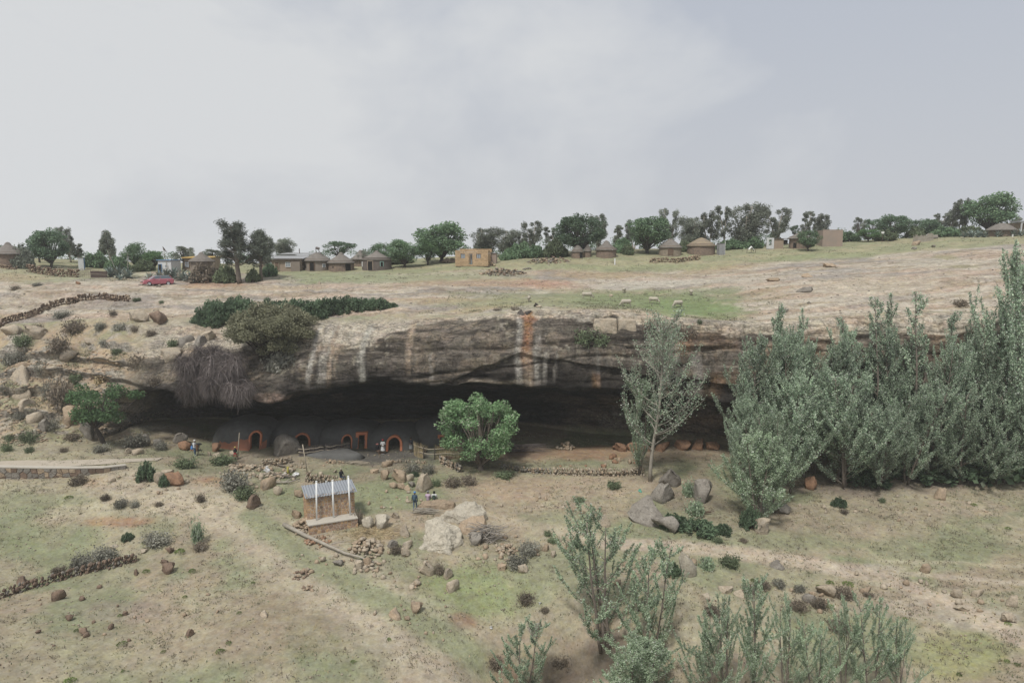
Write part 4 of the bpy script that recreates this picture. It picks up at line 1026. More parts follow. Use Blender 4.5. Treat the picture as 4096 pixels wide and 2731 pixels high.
def wob(seed, a): return lambda th, i: a * (math.sin(th * 3 + seed) + .6 * math.sin(th * 7 + seed * 2.3 + i)) 
def opening(parent, name, r, az, z0, w, h, mat, frame=None, proud=.05, fw=.1, flat=None):
    """door or window set on a round wall at azimuth az (0 faces the camera)"""
    a = -math.pi / 2 + az; M = Matrix.Translation((math.cos(a) * r, math.sin(a) * r, z0)) @ Matrix.Rotation(az, 4, 'Z')
    if flat is not None: M = flat
    o = MB().box((0, 0, h / 2), (w, proud * 2, h), M).build(name, MATS[mat], parent)
    if frame:
        m = MB()
        for s in (-1, 1): m.box((s * (w / 2 + fw / 2), 0, h / 2), (fw, proud * 2 + .08, h), M)
        m.box((0, 0, h + fw / 2), (w + 2 * fw, proud * 2 + .08, fw), M); m.build('frame', MATS[frame], o)
    return o
def rondavel(u, Y, roofpx, wallpx, va, ve, vb, label, thatch='thatch', wall='stone_wall', door=None, windows=(), conv=0.0, cap=True, oval=1.0, seed=1):
    p = stand(u, Y); k = px_m(p); vz = lambda v: at(u, v, Y).z - p.z
    ha, he = max(2.2, vz(va)), max(1.0, vz(ve)); R_, r = roofpx * k / 2, wallpx * k / 2
    o = thing('thatched_hut', label, 'hut', p, 0, 'thatched huts of the village'); o.scale = (1, oval, 1)
    m = MB().lathe([(r * 1.01, -.6), (r * 1.01, .1), (r, he * .5), (r * .99, he + .35)], 32, wob(seed, .008)); m.build('wall', MATS[wall], o, True)
    prof = [(r * .95, he + .05), (R_, he - .10), (R_ * 1.005, he + .06)]
    for i in range(1, 9):
        t = i / 9; prof.append((R_ * (1 - t) ** (1 - conv), he + .06 + (ha - he) * t))
    prof.append((.10, ha)); 
    rf = MB().lathe(prof, 40, wob(seed, .014)).build('roof', MATS[thatch], o, True)
    if cap: MB().lathe([(.55, ha - .42), (.42, ha - .12), (.22, ha + .10), (.02, ha + .16)], 14, wob(seed, .05)).build('ridge_cap', MATS[thatch], rf, True)
    if door:
        az, w, h, mt, fr = door; opening(o, 'door', r * .99, az, -.05, w, h, mt, fr)
    for az, z0, w, h, mt, fr in windows: opening(o, 'window', r * .99, az, z0, w, h, mt, fr, fw=.07)
    return o
rondavel(9.7, 113, 30, 26, 242.6, 253.6, 258.5, 'grey thatched stone hut cut by the left edge of the picture', seed=1)
rondavel(202.5, 113, 25, 21, 252.5, 261, 265, 'wide low thatched hut in front of the yellow-roofed house', wall='mud_plaster', cap=True, seed=2)
o = rondavel(318, 117.5, 28, 25, 252, 260.4, 267, 'mud walled thatched hut carrying a small tank on its roof', wall='mud_plaster', door=(-.18, .75, 1.35, 'interior_shade', 'wood_brown'), windows=((.75, .5, .45, .55, 'glass_dull', 'paint_white'), (-.85, .35, .3, .6, 'interior_shade', None)), cap=False, conv=.25, seed=3)
hh = at(318, 252, 117.5).z - o.location.z
t_ = MB().tube([(-.1, -.5, hh + .75), (.5, -.5, hh + .6)], .22, 8).build('tank', MATS['tin_dark'], o); MB().tube([(-.1, -.5, hh - .3), (-.1, -.5, hh + .7)], .04, 4).tube([(.4, -.5, hh - .3), (.4, -.5, hh + .6)], .04, 4).tube([(.4, -.6, hh + .3), (1.2, -.8, hh - .55)], .05, 4).build('stand', MATS['tin_dark'], o)
rondavel(341.5, 116.8, 28, 25, 252.7, 262.4, 268.4, 'pointed thatched stone hut with a dark opening on its right', thatch='thatch', door=(.78, .95, 1.15, 'interior_shade', None), windows=((-.45, .45, .25, .2, 'interior_shade', None),), seed=4)
o = rondavel(377, 117.5, 30, 29, 251, 259.2, 267.8, 'thatched dark stone hut with pale door posts and turquoise lintel', wall='stone_wall_dark', door=(-.26, .85, 1.45, 'interior_shade', 'plaster_tan'), windows=((.52, .55, .45, .75, 'interior_shade', 'paint_turquoise'), (-1.15, .5, .3, .75, 'glass_dull', 'paint_white')), seed=5)
rondavel(361, 124, 20, 16, 250.5, 259, 264, 'thatched hut half hidden behind two nearer huts', seed=6)
rondavel(577.5, 122.5, 13, 12, 249.3, 253.2, 257, 'very small stone hut with low thatch under the big dark tree', wall='stone_wall', door=(.55, .55, .95, 'interior_shade', None), conv=.35, cap=False, seed=7)
rondavel(587.5, 123, 8, 7, 250.5, 253.6, 256.8, 'tiny stone fowl hut tucked behind a bush', conv=.3, cap=False, seed=8)
rondavel(606, 122.5, 22, 20, 240.9, 249.6, 256.4, 'grey thatched brown stone hut behind the lone white post', seed=9)
rondavel(670, 123.5, 24, 22, 238.5, 247.3, 254, 'thatched pale stone hut with a dark door behind the low wall', wall='stone_wall_tan', door=(-.18, .75, 1.2, 'wood_brown', 'wood_brown'), conv=.18, seed=10)
rondavel(701, 124.5, 29, 27, 237.3, 245.6, 252.6, 'brown stone hut with ochre edged thatch left of the tin outhouse', thatch='thatch_ochre', wall='stone_wall', conv=.22, cap=False, seed=11)
rondavel(799.5, 127, 24, 20, 231.6, 238.2, 244, 'thatched hut mostly hidden by the small leaning tree', door=(-.85, .6, .9, 'interior_shade', None), seed=12)
rondavel(1001, 130, 27, 22, 222.8, 231, 234, 'dome shaped grey thatch behind agaves at the right', conv=.35, cap=False, seed=13)

def box_room(o, w, d, h, mat, name='wall', z0=-.5):
    """four walls with thickness, open top"""
    t = .22; m = MB(); zc = (h + z0) / 2; hh = h - z0
    m.box((0, -d / 2 + t / 2, zc), (w, t, hh)); m.box((0, d / 2 - t / 2, zc), (w, t, hh))
    m.box((-w / 2 + t / 2, 0, zc), (t, d - 2 * t, hh)); m.box((w / 2 - t / 2, 0, zc), (t, d - 2 * t, hh))
    return m.build(name, MATS[mat], o)
def on_front(o, name, x, z0, w, h, y, mat, frame=None, mull=None):
    q = MB().box((x, y, z0 + h / 2), (w, .08, h)).build(name, MATS[mat], o)
    if frame:
        f = .07; m = MB()
        for s in (-1, 1): m.box((x + s * (w / 2 + f / 2), y - .02, z0 + h / 2), (f, .12, h + 2 * f))
        m.box((x, y - .02, z0 + h + f / 2), (w, .12, f)); m.box((x, y - .02, z0 - f / 2), (w, .12, f))
        if mull: m.box((x, y - .02, z0 + h / 2), (.05, .11, h)); m.box((x, y - .02, z0 + h * .62), (w, .11, .04))
        m.build('frame', MATS[frame], q)
    return q
# long mono-pitch house
p = stand(285.5, 118); k = px_m(p); o = thing('long_house', 'long low house with grey mono-pitch roof, two windows and a door', 'house', p)
w = 40 * k; box_room(o, w, 4.6, 1.95, 'plaster_tan'); M = Matrix.Translation((0, 0, 2.12)) @ Matrix.Rotation(R(5), 4, 'X')
rf = MB().box((0, 0, 0), (w + .7, 5.4, .10), M).build('roof', MATS['tin_grey'], o); MB().box((0, -2.72, -.02), (w + .72, .04, .22), M).build('fascia', MATS['tin_dark'], rf)
on_front(o, 'window', -w * .29, .62, .95, .7, -2.34, 'glass_dull', 'paint_white', True); on_front(o, 'window', w * .18, .62, .75, .7, -2.34, 'glass_dull', 'paint_white', True)
on_front(o, 'door', -w * .09, 0, .62, 1.35, -2.34, 'wood_brown', 'wood_pale')
MB().box((w * .38, -2.62, .5), (w * .22, .5, 1.9)).build('lean_to', MATS['mud_plaster'], o)
p = stand(300, 127); k = px_m(p); o = thing('tin_roof_house', 'house behind showing only its broad grey metal roof and flue', 'house', p); w = 33 * k; hz = at(300, 253.2, 127).z - p.z
box_room(o, w * .95, 4.5, hz - .35, 'plaster_tan'); rf = MB().box((0, 0, hz), (w, 5.6, .1), Matrix.Rotation(R(3), 4, 'X')).build('roof', MATS['tin_grey'], o); MB().tube([(0, 0, hz), (0, 0, hz + .9)], .08, 6).build('flue', MATS['tin_dark'], rf)
# yellow-edged house behind the wide rondavel
p = stand(203, 119); k = px_m(p); o = thing('yellow_roof_house', 'tan house with yellow edged roof behind the wide thatched hut', 'house', p); w = 28 * k; hz = at(203, 257.5, 119).z - p.z
box_room(o, w * .93, 4.0, hz, 'plaster_tan'); MB().box((0, 0, hz + .12), (w, 4.8, .16), Matrix.Rotation(R(2), 4, 'X')).build('roof', MATS['paint_yellow'], o); on_front(o, 'window', -w * .36, .6, .7, .9, -2.04, 'glass_dull', 'wood_brown', True)
# small white cabin
p = stand(170, 115); k = px_m(p); o = thing('white_cabin', 'small white cabin with blue roof edge behind the agaves', 'cabin', p, R(-8)); w = 14 * k; hz = at(170, 260, 115).z - p.z
box_room(o, w, 2.6, hz, 'whitewash'); MB().box((0, 0, hz + .07), (w + .35, 3.0, .12)).build('roof', MATS['paint_blue'], o); on_front(o, 'door', -w * .34, -.1, .5, hz * .72, -1.32, 'interior_shade', 'paint_blue'); on_front(o, 'window', w * .14, hz * .42, .5, .42, -1.32, 'glass_dull', 'paint_white')
# outhouses
p = stand(82, 117); o = thing('outhouse', 'narrow blue and white tin outhouse behind the stick fence', 'outhouse', p, R(20)); hz = at(82, 257.2, 117).z - p.z
MB().box((0, 0, hz / 2 - .1), (.8, .8, hz + .2)).build('wall', MATS['whitewash'], o); MB().box((.42, 0, hz / 2), (.04, .7, hz * .9)).build('door', MATS['paint_blue'], o); MB().box((0, 0, hz + .04), (1, 1, .06)).build('roof', MATS['tin_dark'], o)
p = stand(720.5, 123); o = thing('outhouse', 'grey corrugated tin outhouse with a white vent pipe', 'outhouse', p, R(10)); hz = at(720, 243.2, 123).z - p.z
m = MB(); n = 14
for s in range(4):
    for i in range(n): m.box(((i + .5) / n - .5, -.5 + (.012 if i % 2 else -.012), hz / 2 - .1), (1 / n, .03, hz + .2), Matrix.Rotation(R(90 * s), 4, 'Z'))
m.build('wall', MATS['tin_grey'], o); MB().box((0, 0, hz + .03), (1.15, 1.15, .05)).build('roof', MATS['tin_dark'], o); MB().tube([(.72, -.2, 0), (.72, -.2, hz + .35)], .06, 6).build('vent_pipe', MATS['paint_white'], o)
# whitewashed wall with a shed
p = stand(776, 127); k = px_m(p); o = thing('whitewashed_wall', 'grey and white block wall with a window hole behind the dark horse', 'wall', p); w = 24 * k; hz = at(776, 237.5, 127).z - p.z
MB().box((-w * .36, 0, hz * .5), (w * .09, .22, hz)).box((-w * .15, 0, hz * .5), (w * .09, .22, hz)).box((-w * .255, 0, hz * .16), (w * .12, .22, hz * .32)).box((-w * .255, 0, hz * .92), (w * .12, .22, hz * .16)).build('white_panel', MATS['whitewash'], o)
MB().box((w * .10, .1, hz * .45), (w * .40, .22, hz * .9)).build('wall', MATS['plaster_tan'], o); MB().box((w * .2, 0.1, hz * .93), (w * .62, .6, .1)).build('roof', MATS['tin_dark'], o); MB().box((w * .40, .3, hz * .62), (w * .18, .2, hz * .4)).build('opening', MATS['interior_shade'], o)  # the opening is a near-black panel with its inner shade painted
# plaster box without roof
p = stand(829, 128); k = px_m(p); o = thing('roofless_box', 'roofless plaster box of a house between two trees', 'house', p, R(-6)); w = 19 * k; hz = at(829, 230.2, 128).z - p.z
box_room(o, w, 3.4, hz, 'plaster_pink')
for i in range(9): MB().box((-w / 2 + (i + .5) * w / 9, -1.6, hz + .05 + .05 * ((i * 7) % 3 == 0)), (w / 9 - .04, .22, .12)).build('coping_block', MATS['plaster_pink'], o)
# porch house at the right edge
p = stand(1022, 133); k = px_m(p); o = thing('porch_house', 'house with a flat porch roof on posts at the right edge', 'house', p); w = 34 * k; hz = at(1022, 222, 133).z - p.z
box_room(o, w, 4, hz * .9, 'plaster_tan'); MB().box((0, -2.6, hz), (w + .4, 2.6, .22)).build('porch_roof', MATS['tin_grey'], o)
for i in range(4): MB().box((-w / 2 + .3 + i * (w - .6) / 3, -3.7, hz / 2 - .2), (.2, .2, hz + .3)).build('post', MATS['whitewash'], o)
# ---- sandstone block house: every block is a piece
p = stand(474, 117.2); k = px_m(p); o = thing('block_house', 'unfinished sandstone block house without roof, two windows and a doorway', 'house', p, R(-7))
Wf, Df, bh, bw = 5.6, 4.2, .262, .56
simple('mortar', (.24, .19, .14), (.20, .16, .12), 3)
def blk_mesh(w): return MB().box((0, 0, 0), (w, .26, bh - .022)).mesh('sandstone_block', MATS['sandstone'])
bm_full, bm_half, bm_tri = blk_mesh(bw - .02), blk_mesh(bw / 2 - .02), blk_mesh(bw * .75 - .02)
def courses(ncol, ntop, x0, y0, rz, holes, skip=0):
    """rows of blocks along a wall that starts at x0, y0"""
    c, s = math.cos(rz), math.sin(rz)
    for r_ in range(-1, 11):
        x = 0.0 if r_ % 2 == 0 else -bw / 2; z = (r_ + .5) * bh
        while x < ncol * bw - .05:
            a, b = max(x, 0), min(x + bw, ncol * bw); x += bw
            segs = [(a, b)]
            for hx0, hx1, hz0, hz1 in holes:
                ns = []
                for q0, q1 in segs:
                    if hz0 < z < hz1 and q1 > hx0 and q0 < hx1:
                        if hx0 - q0 > .1: ns.append((q0, hx0))
                        if q1 - hx1 > .1: ns.append((hx1, q1))
                    else: ns.append((q0, q1))
                segs = ns
            for q0, q1 in segs:
                if q1 - q0 < .1 or z > ntop((q0 + q1) / 2): continue
                me = bm_full if q1 - q0 > .5 else bm_tri if q1 - q0 > .36 else bm_half
                full = bw - .02 if me is bm_full else bw * .75 - .02 if me is bm_tri else bw / 2 - .02
                mid = (q0 + q1) / 2; j = rng.uniform(-.012, .012)
                inst('sandstone_block', me, o, (x0 + c * mid - s * j, y0 + s * mid + c * j, z), (0, 0, rz), ((q1 - q0 - .02) / full, 1, 1))
courses(10, lambda x: 2.25 if x < 1.7 else 2.0 if x < 2.35 else 2.6 - .03 * x, -Wf / 2, -Df / 2, 0, [(.95, 1.7, .95, 1.75), (2.35, 2.95, -.1, 1.75), (3.6, 4.35, 1.0, 1.8)])
courses(7, lambda x: 2.45 - .12 * x, Wf / 2 - .13, -Df / 2 + .13, R(90), [])
courses(7, lambda x: 2.25, -Wf / 2 + .13, -Df / 2 + .13, R(90), [])
courses(10, lambda x: 2.7, -Wf / 2, Df / 2 - .13, 0, [])
for x in (1.325, 3.975):
    q = MB().box((-Wf / 2 + x, -Df / 2, 1.38), (.62, .03, .66)).build('window', MATS['glass_dull'], o)
    m = MB(); 
    for s in (-1, 1): m.box((-Wf / 2 + x + s * .34, -Df / 2 - .02, 1.38), (.06, .1, .78)); m.box((-Wf / 2 + x, -Df / 2 - .02, 1.38 + s * .36), (.62, .1, .06))
    m.box((-Wf / 2 + x, -Df / 2 - .02, 1.38), (.05, .1, .66)); m.build('frame', MATS['tin_dark'], q)
MB().box((-Wf / 2 + 2.38, -Df / 2 - .02, .88), (.06, .2, 1.75)).box((-Wf / 2 + 2.93, -Df / 2 - .02, .88), (.06, .2, 1.75)).box((-Wf / 2 + 2.65, -Df / 2 - .02, 1.78), (.6, .2, .06)).build('door_frame', MATS['tin_dark'], o)
MB().box((-Wf / 2 + 2.6, -Df / 2 + .5, .85), (.3, .05, 1.7)).build('door', MATS['glass_dull'], o)
MB().box((Wf / 2 + .45, Df / 2 - .6, .95), (.9, 1.2, 1.9)).build('annex', MATS['plaster_pink'], o); MB().box((Wf / 2 + .4, Df / 2 - .6, 1.98), (1.4, 1.6, .07), None).build('annex_roof', MATS['tin_dark'], o)
# ---- dry stone walls and rubble: every stone is a piece
def stones(o, pts, n, size, mats, courses=4, width=.5, hgt=.8, base=0.0, jit=.3):
    """a dry stone wall along a polyline of world points (relative to o)"""
    P = [Vector(q) for q in pts]; L = [(b - a).length for a, b in zip(P[:-1], P[1:])]; T = sum(L)
    per = max(1, n // courses)
    for c in range(courses):
        for i in range(per):
            s = T * (i + (c % 2) * .5 + rng.uniform(-.2, .2)) / per; s = min(max(s, 0), T); j = 0
            while j < len(L) - 1 and s > L[j]: s -= L[j]; j += 1
            q = P[j].lerp(P[j + 1], s / L[j]); e = rng.uniform(.75, 1.3)
            zz = drop(q.x, q.y, q.z + 3) + base + hgt * (c + .35) / courses - (.06 if c == 0 else 0)
            if c == courses - 1 and rng.random() < .25: continue
            y = rng.uniform(-1, 1) * width * .5 * (1 - .4 * c / courses)
            sx = T / per * rng.uniform(.9, 1.25); sz = hgt / courses * rng.uniform(1.05, 1.4)
            inst('stone', rock_me('s', rng.randrange(12), rng.choice(mats)), o, (q.x - o.location.x, q.y + y - o.location.y, zz - o.location.z), (rng.uniform(-jit, jit), rng.uniform(-jit, jit), rng.uniform(-jit, jit)), (sx * e, size * e * 1.2, sz * min(e, 1.1)))
def wall_at(pix, n, label, mats, size=.4, courses=4, hgt=.8, width=.5, name='dry_stone_wall', cat='wall', Ys=None):
    pts = [gp(*q) for q in pix] if Ys is None else [stand(q[0], y) for q, y in zip(pix, Ys)]
    o = thing(name, label, cat, pts[0]); stones(o, pts, n, size, mats, courses, width, hgt); return o
def heap(pix, rx, ry, h, n, label, mats, size=.35, name='stone_heap', cat='stone heap', group=None):
    p = gp(*pix); k = px_m(p); rx *= k; o = thing(name, label, cat, p, 0, group)
    for i in range(n):
        a = rng.uniform(0, 6.28); r = math.sqrt(rng.random()); x, y = math.cos(a) * r * rx, math.sin(a) * r * ry
        z = drop(p.x + x, p.y + y, p.z + 4) - p.z + h * (1 - r * r) * rng.random(); e = size * rng.uniform(.55, 1.35)
        inst('stone', rock_me('s', rng.randrange(12), rng.choice(mats)), o, (x, y, z + e * .12), (rng.uniform(-.5, .5), rng.uniform(-.5, .5), rng.uniform(0, 6.28)), (e, e * .85, e * .65))
    return o
wall_at([(28, 0), (52, 0), (79, 0)], 120, 'brown dry stone wall sloping down below the dark spreading tree', ['rock_brown', 'rock_brown', 'rock_tan'], .5, 4, 1.25, .6, Ys=[110.5, 109, 107.5])
wall_at([(0, 0), (17, 0)], 24, 'short stone wall under the thatched hut at the left edge', ['rock_tan', 'rock_brown'], .45, 2, .6, .5, Ys=[110.5, 110.5])
wall_at([(649, 0), (676, 0), (701, 0)], 110, 'low tumbled stone wall in front of the two right hand huts', ['rock_tan', 'rock_brown', 'rock_tan'], .45, 3, .8, .6, Ys=[117.5, 117.5, 119])
heap((503, 273), 23, 1.6, .9, 130, 'long heap of brown rubble below the block house', ['rock_tan', 'rock_brown', 'rock_grey'], .42)
heap((488, 265.5), 8, .6, .7, 24, 'small heap of broken blocks at the corner of the block house', ['rock_tan'], .38)
heap((548, 261.5), 22, 1.6, .9, 110, 'grey rubble mound right of the block house', ['rock_grey', 'rock_brown', 'rock_tan'], .42)
heap((527, 269), 5, .6, .3, 14, 'tail of grey stones at the end of the rubble heap', ['rock_grey'], .35)
# ---- kraal fences, posts, sheet metal, sign, flag
def stick_fence(pix, Ys, n, h, label, rails=2, mat='wood_pale', name='stick_fence', r=.035, lean=.12):
    P = [stand(q, y) for q, y in zip(pix, Ys)]; o = thing(name, label, 'fence', P[0]); L = [(b - a).length for a, b in zip(P[:-1], P[1:])]; T = sum(L)
    def pt(s):
        j = 0
        while j < len(L) - 1 and s > L[j]: s -= L[j]; j += 1
        return P[j].lerp(P[j + 1], min(1, s / L[j]))
    for i in range(n):
        q = pt(T * i / (n - 1)); z = drop(q.x, q.y, q.z + 2) - P[0].z; b = (q.x - P[0].x, q.y - P[0].y, z - .1); hh = h * rng.uniform(.75, 1.15)
        MB().tube([b, (b[0] + rng.uniform(-lean, lean), b[1], z + hh)], [r, r * .8], 4).build('picket', MATS[mat], o)
    for r_ in range(rails):
        pts = [pt(T * i / 6) for i in range(7)]
        MB().tube([(q.x - P[0].x, q.y - P[0].y - .05, drop(q.x, q.y, q.z + 2) - P[0].z + h * (.45 + .4 * r_) + rng.uniform(-.05, .05)) for q in pts], .03, 4).build('rail', MATS[mat], o)
    return o
stick_fence([58, 80, 102], [113.5, 113, 111], 34, .85, 'pale stick fence of the kraal behind the brown stone wall')
stick_fence([79, 92], [108.5, 107.5], 8, .7, 'short pole fence between the brown wall and the rusty sheet', 2)
stick_fence([913, 918, 926, 933], [126, 125, 125, 126.5], 60, 1.25, 'round kraal of close set sticks at the right', 1, 'bark_pale', 'stick_kraal', .06, .05)
p = stand(99.5, 106.5); o = thing('rusty_sheet_fence', 'dark rusty corrugated sheet fence left of the agaves', 'fence', p); m = MB()
for i in range(2):
    m = MB()
    for j in range(16): m.box((-1.3 + i * 1.3 + j * .08, (.015 if j % 2 else -.015), .5 - i * .05), (.08, .03, 1.1))
    m.build('sheet', MATS['tin_rust'], o)
MB().tube([(-2.2, -.05, .62), (1.4, -.05, .5)], .03, 4).build('rail', MATS['wood_pale'], o)
def post(u, Y, hpx, label, r=.07, mat='paint_white', cat='post'):
    p = stand(u, Y); h = hpx * px_m(p); o = thing('post', label, cat, p, 0); MB().box((0, 0, h / 2 - .1), (r * 2, r * 2, h + .2)).build('shaft', MATS[mat], o); MB().box((0, 0, h + .01), (r * 2.3, r * 2.3, .05)).build('cap', MATS[mat], o)
post(614.7, 116, 6, 'lone white post on the grass in front of the grey hut', .1)
post(548.5, 115.5, 2.4, 'short pale stub post at the foot of the rubble mound', .12, 'wood_pale')
post(1012.5, 125, 2.5, 'small white marker stone under the porch agaves', .08)
p = stand(882, 128); o = thing('signboard', 'small white signboard on a post before dark bushes', 'sign', p); hz = at(882, 232, 128).z - p.z
MB().tube([(0, 0, -.1), (0, 0, hz)], .03, 5).build('post', MATS['wood_brown'], o); MB().box((0, -.05, hz - .05), (.5, .04, .36)).build('board', MATS['paint_white'], o)
p = stand(168, 113.5); o = thing('flag_pole', 'leaning flag pole with a dark flag above the white cabin', 'flag', p); top = at(162.5, 246, 113.5) - p
MB().tube([(0, 0, -.2), tuple(top * .5 + Vector((.1, 0, 0))), tuple(top)], [.05, .035, .02], 5).build('pole', MATS['wood_pale'], o)
MB().add([(top.x, 0, top.z), (top.x + .35, .04, top.z - .45), (top.x + .55, -.03, top.z - .95), (top.x + .12, 0, top.z - .6), (top.x + .02, .02, top.z), (top.x + .37, .06, top.z - .45), (top.x + .57, -.01, top.z - .95), (top.x + .14, .02, top.z - .6)], [(0, 1, 2, 3), (7, 6, 5, 4), (0, 4, 5, 1), (1, 5, 6, 2), (2, 6, 7, 3), (3, 7, 4, 0)]).build('flag', MATS['rock_dark'], o)
# white sheet thrown over posts
p = stand(751, 122.5); o = thing('white_sheet', 'white plastic sheet hung over posts right of the outhouse', 'sheet', p); g_ = np.random.default_rng(5); v_ = []; f_ = []
for i in range(9):
    for j in range(7):
        x, y = (i - 4) * .14, (j - 3) * .14; v_.append((x, y, 1.25 - 1.1 * abs(x) ** 1.3 * (1 + .5 * (x > 0)) - .5 * abs(y) + g_.normal() * .035))
for i in range(8):
    for j in range(6): a = i * 7 + j; f_.append((a, a + 7, a + 8, a + 1))
q = link_mesh('sheet', v_, f_, MATS['paint_white'], True, o); sm = q.modifiers.new('thick', 'SOLIDIFY'); sm.thickness = .02
for x in (-.75, 0.0, .75): MB().tube([(x, 0, -.2), (x + .05, 0, 1.2 - abs(x) * .5)], .05, 5).build('post', MATS['bark'], o)
# ------------------------------------------------------------------ mud huts built under the overhang
simple('mud_dark', (.135, .135, .130), (.095, .094, .090), 1.4, .98, .5, 6)
simple('mud_ochre', (.56, .215, .115), (.46, .175, .10), 2.2, .95, .3, 6)
simple('mud_base', (.38, .165, .10), (.27, .13, .09), 1.6, .95, .4, 5)
def mud_hut(u0, u1, vtop, Yf, label, doors, D=3.2, base=None, rz=0.0, lean=0.0, n=90, mz=44):
    """rounded mud front with door openings; doors = (u, width px, v top, 'arch'|'square', frame width px)"""
    uc = (u0 + u1) / 2; p = stand(uc, Yf, 3.5); k = px_m(p); w = (u1 - u0) * k; H_ = at(uc, vtop, Yf + 1.2).z - p.z
    o = thing('mud_hut', label, 'hut', p, rz, 'mud huts under the overhang')
    def surf(x, s):
        e = abs(2 * x / w); hx = H_ * (1 - .42 * e ** 3.2) * (1 + .03 * math.sin(x * 2.1 + uc)); a = s * math.pi / 2
        fy = D * .34 * (1 - e ** 3)                       # bows towards the camera
        z = hx * math.sin(a) ** .82; y = D - (D) * max(0.0, math.cos(a)) ** .42 - fy * math.cos(a) ** .6
        lump = .13 * mnoise.noise((x * .8, z * .8, uc)) + .05 * mnoise.noise((x * 2.3, z * 2.3, uc)); return (x, y + lump + lean * z, z - .25)
    V = [surf(-w / 2 + w * i / n, j / mz) for i in range(n + 1) for j in range(mz + 1)]; Fc = []
    def inside(x, z, d, grow=0.0):
        du, dw, vt, kind, fw = d; dx = (du - uc) * k; hw = dw * k / 2 - fw * k + grow; top = at(du, vt, Yf - .3).z - p.z - fw * k + grow
        if z < -.3: return False
        if kind == 'square': return abs(x - dx) < hw and z < top
        ah = top - hw
        return (abs(x - dx) < hw and z < ah) or ((x - dx) ** 2 + (max(z - ah, 0)) ** 2 < hw * hw and z >= ah)
    for i in range(n):
        for j in range(mz):
            a = i * (mz + 1) + j; q = (a, a + mz + 1, a + mz + 2, a + 1); c = [sum(V[t][m] for t in q) / 4 for m in range(3)]
            if c[1] < D * .6 and any(inside(c[0], c[2], d) for d in doors): continue
            Fc.append(q)
    link_mesh('wall', V, Fc, MATS['mud_dark'], True, o)
    def front(x, z):
        s = min(1.0, max(0.0, (z + .25) / H_)); s = (2 / math.pi) * math.asin(min(1, s ** (1 / .82))); return surf(x, s)[1]
    for d in doors:
        du, dw, vt, kind, fw = d; dx = (du - uc) * k; hw = dw * k / 2; top = at(du, vt, Yf - .3).z - p.z; f = fw * k; pts = []
        if kind == 'square': ring = [(-hw, -.25), (-hw, top), (hw, top), (hw, -.25)]; rin = [(-hw + f, -.25), (-hw + f, top - f), (hw - f, top - f), (hw - f, -.25)]
        else:
            ring = [(-hw, -.25), (-hw, (top - hw) * .5)] + [(-hw * math.cos(t), top - hw + hw * math.sin(t)) for t in [math.pi * q / 14 for q in range(15)]] + [(hw, (top - hw) * .5), (hw, -.25)]
            hi = hw - f; rin = [(-hi, -.25), (-hi, (top - hw) * .5)] + [(-hi * math.cos(t), top - hw + hi * math.sin(t)) for t in [math.pi * q / 14 for q in range(15)]] + [(hi, (top - hw) * .5), (hi, -.25)]
        m = MB(); v = []
        for (a, b), (c, e) in zip(ring, rin):
            yo, yi = front(dx + a, b), front(dx + c, e); y0 = min(yo, yi) - .07
            v += [(dx + a, y0, b), (dx + c, y0, e), (dx + c, yi + .35, e), (dx + a, yo + .1, b)]
        fcs = []
        for i in range(len(ring) - 1):
            a = 4 * i
            for q in range(4): fcs.append((a + q, a + (q + 1) % 4, a + 4 + (q + 1) % 4, a + 4 + q))
        m.add(v, fcs); m.build('door_frame', MATS['mud_ochre'], o)
    if base:
        m = []; fc = []; nb = 40; x0, x1 = [(b - uc) * k for b in base[:2]]; hb = base[2]
        for i in range(nb + 1):
            x = x0 + (x1 - x0) * i / nb; hz = hb * (1 - .25 * math.sin(i * .21) - .1 * math.sin(i * .9))
            for j in range(7):
                z = -.3 + (hz + .3) * j / 6; y = front(x, max(0, z)) - .06 - .55 * (1 - j / 6) ** 2; m.append((x, y, z))
            m.append((x, front(x, hz) + .1, hz + .02))
        for i in range(nb):
            for j in range(7):
                a = i * 8 + j
                cx, cz = m[a][0] + .05, m[a][2] + .05
                if any(inside(cx, cz, d, .0) for d in doors): continue
                fc.append((a, a + 8, a + 9, a + 1))
        link_mesh('red_base', m, fc, MATS['mud_base'], True, o)
    return o
mud_hut(212, 270, 417.5, 77.8, 'dome shaped mud hut with red painted base and arched doorway', [(258.5, 11.5, 429.5, 'arch', 1.7)], 4.0, (224, 268, .85))
mud_hut(262, 324, 418.5, 80.2, 'mud hut with arched doorway behind the big grey boulder', [(305, 16, 431, 'arch', 1.7)], 4.0)
mud_hut(316, 378, 421, 80.2, 'mud hut with both a small arch and a square doorway', [(349.5, 10.8, 432.5, 'arch', 1.3), (363.2, 11, 431, 'square', 2.6)], 4.0)
mud_hut(366, 420, 424, 79.6, 'mud hut with the widest arch behind the person in white', [(396, 15.8, 433.5, 'arch', 2.2)], 4.0)
mud_hut(408, 478, 418.5, 81, 'mud hut with square doorway half hidden by the fresh green tree', [(443.5, 9, 432.5, 'square', 2.0)], 4.0)

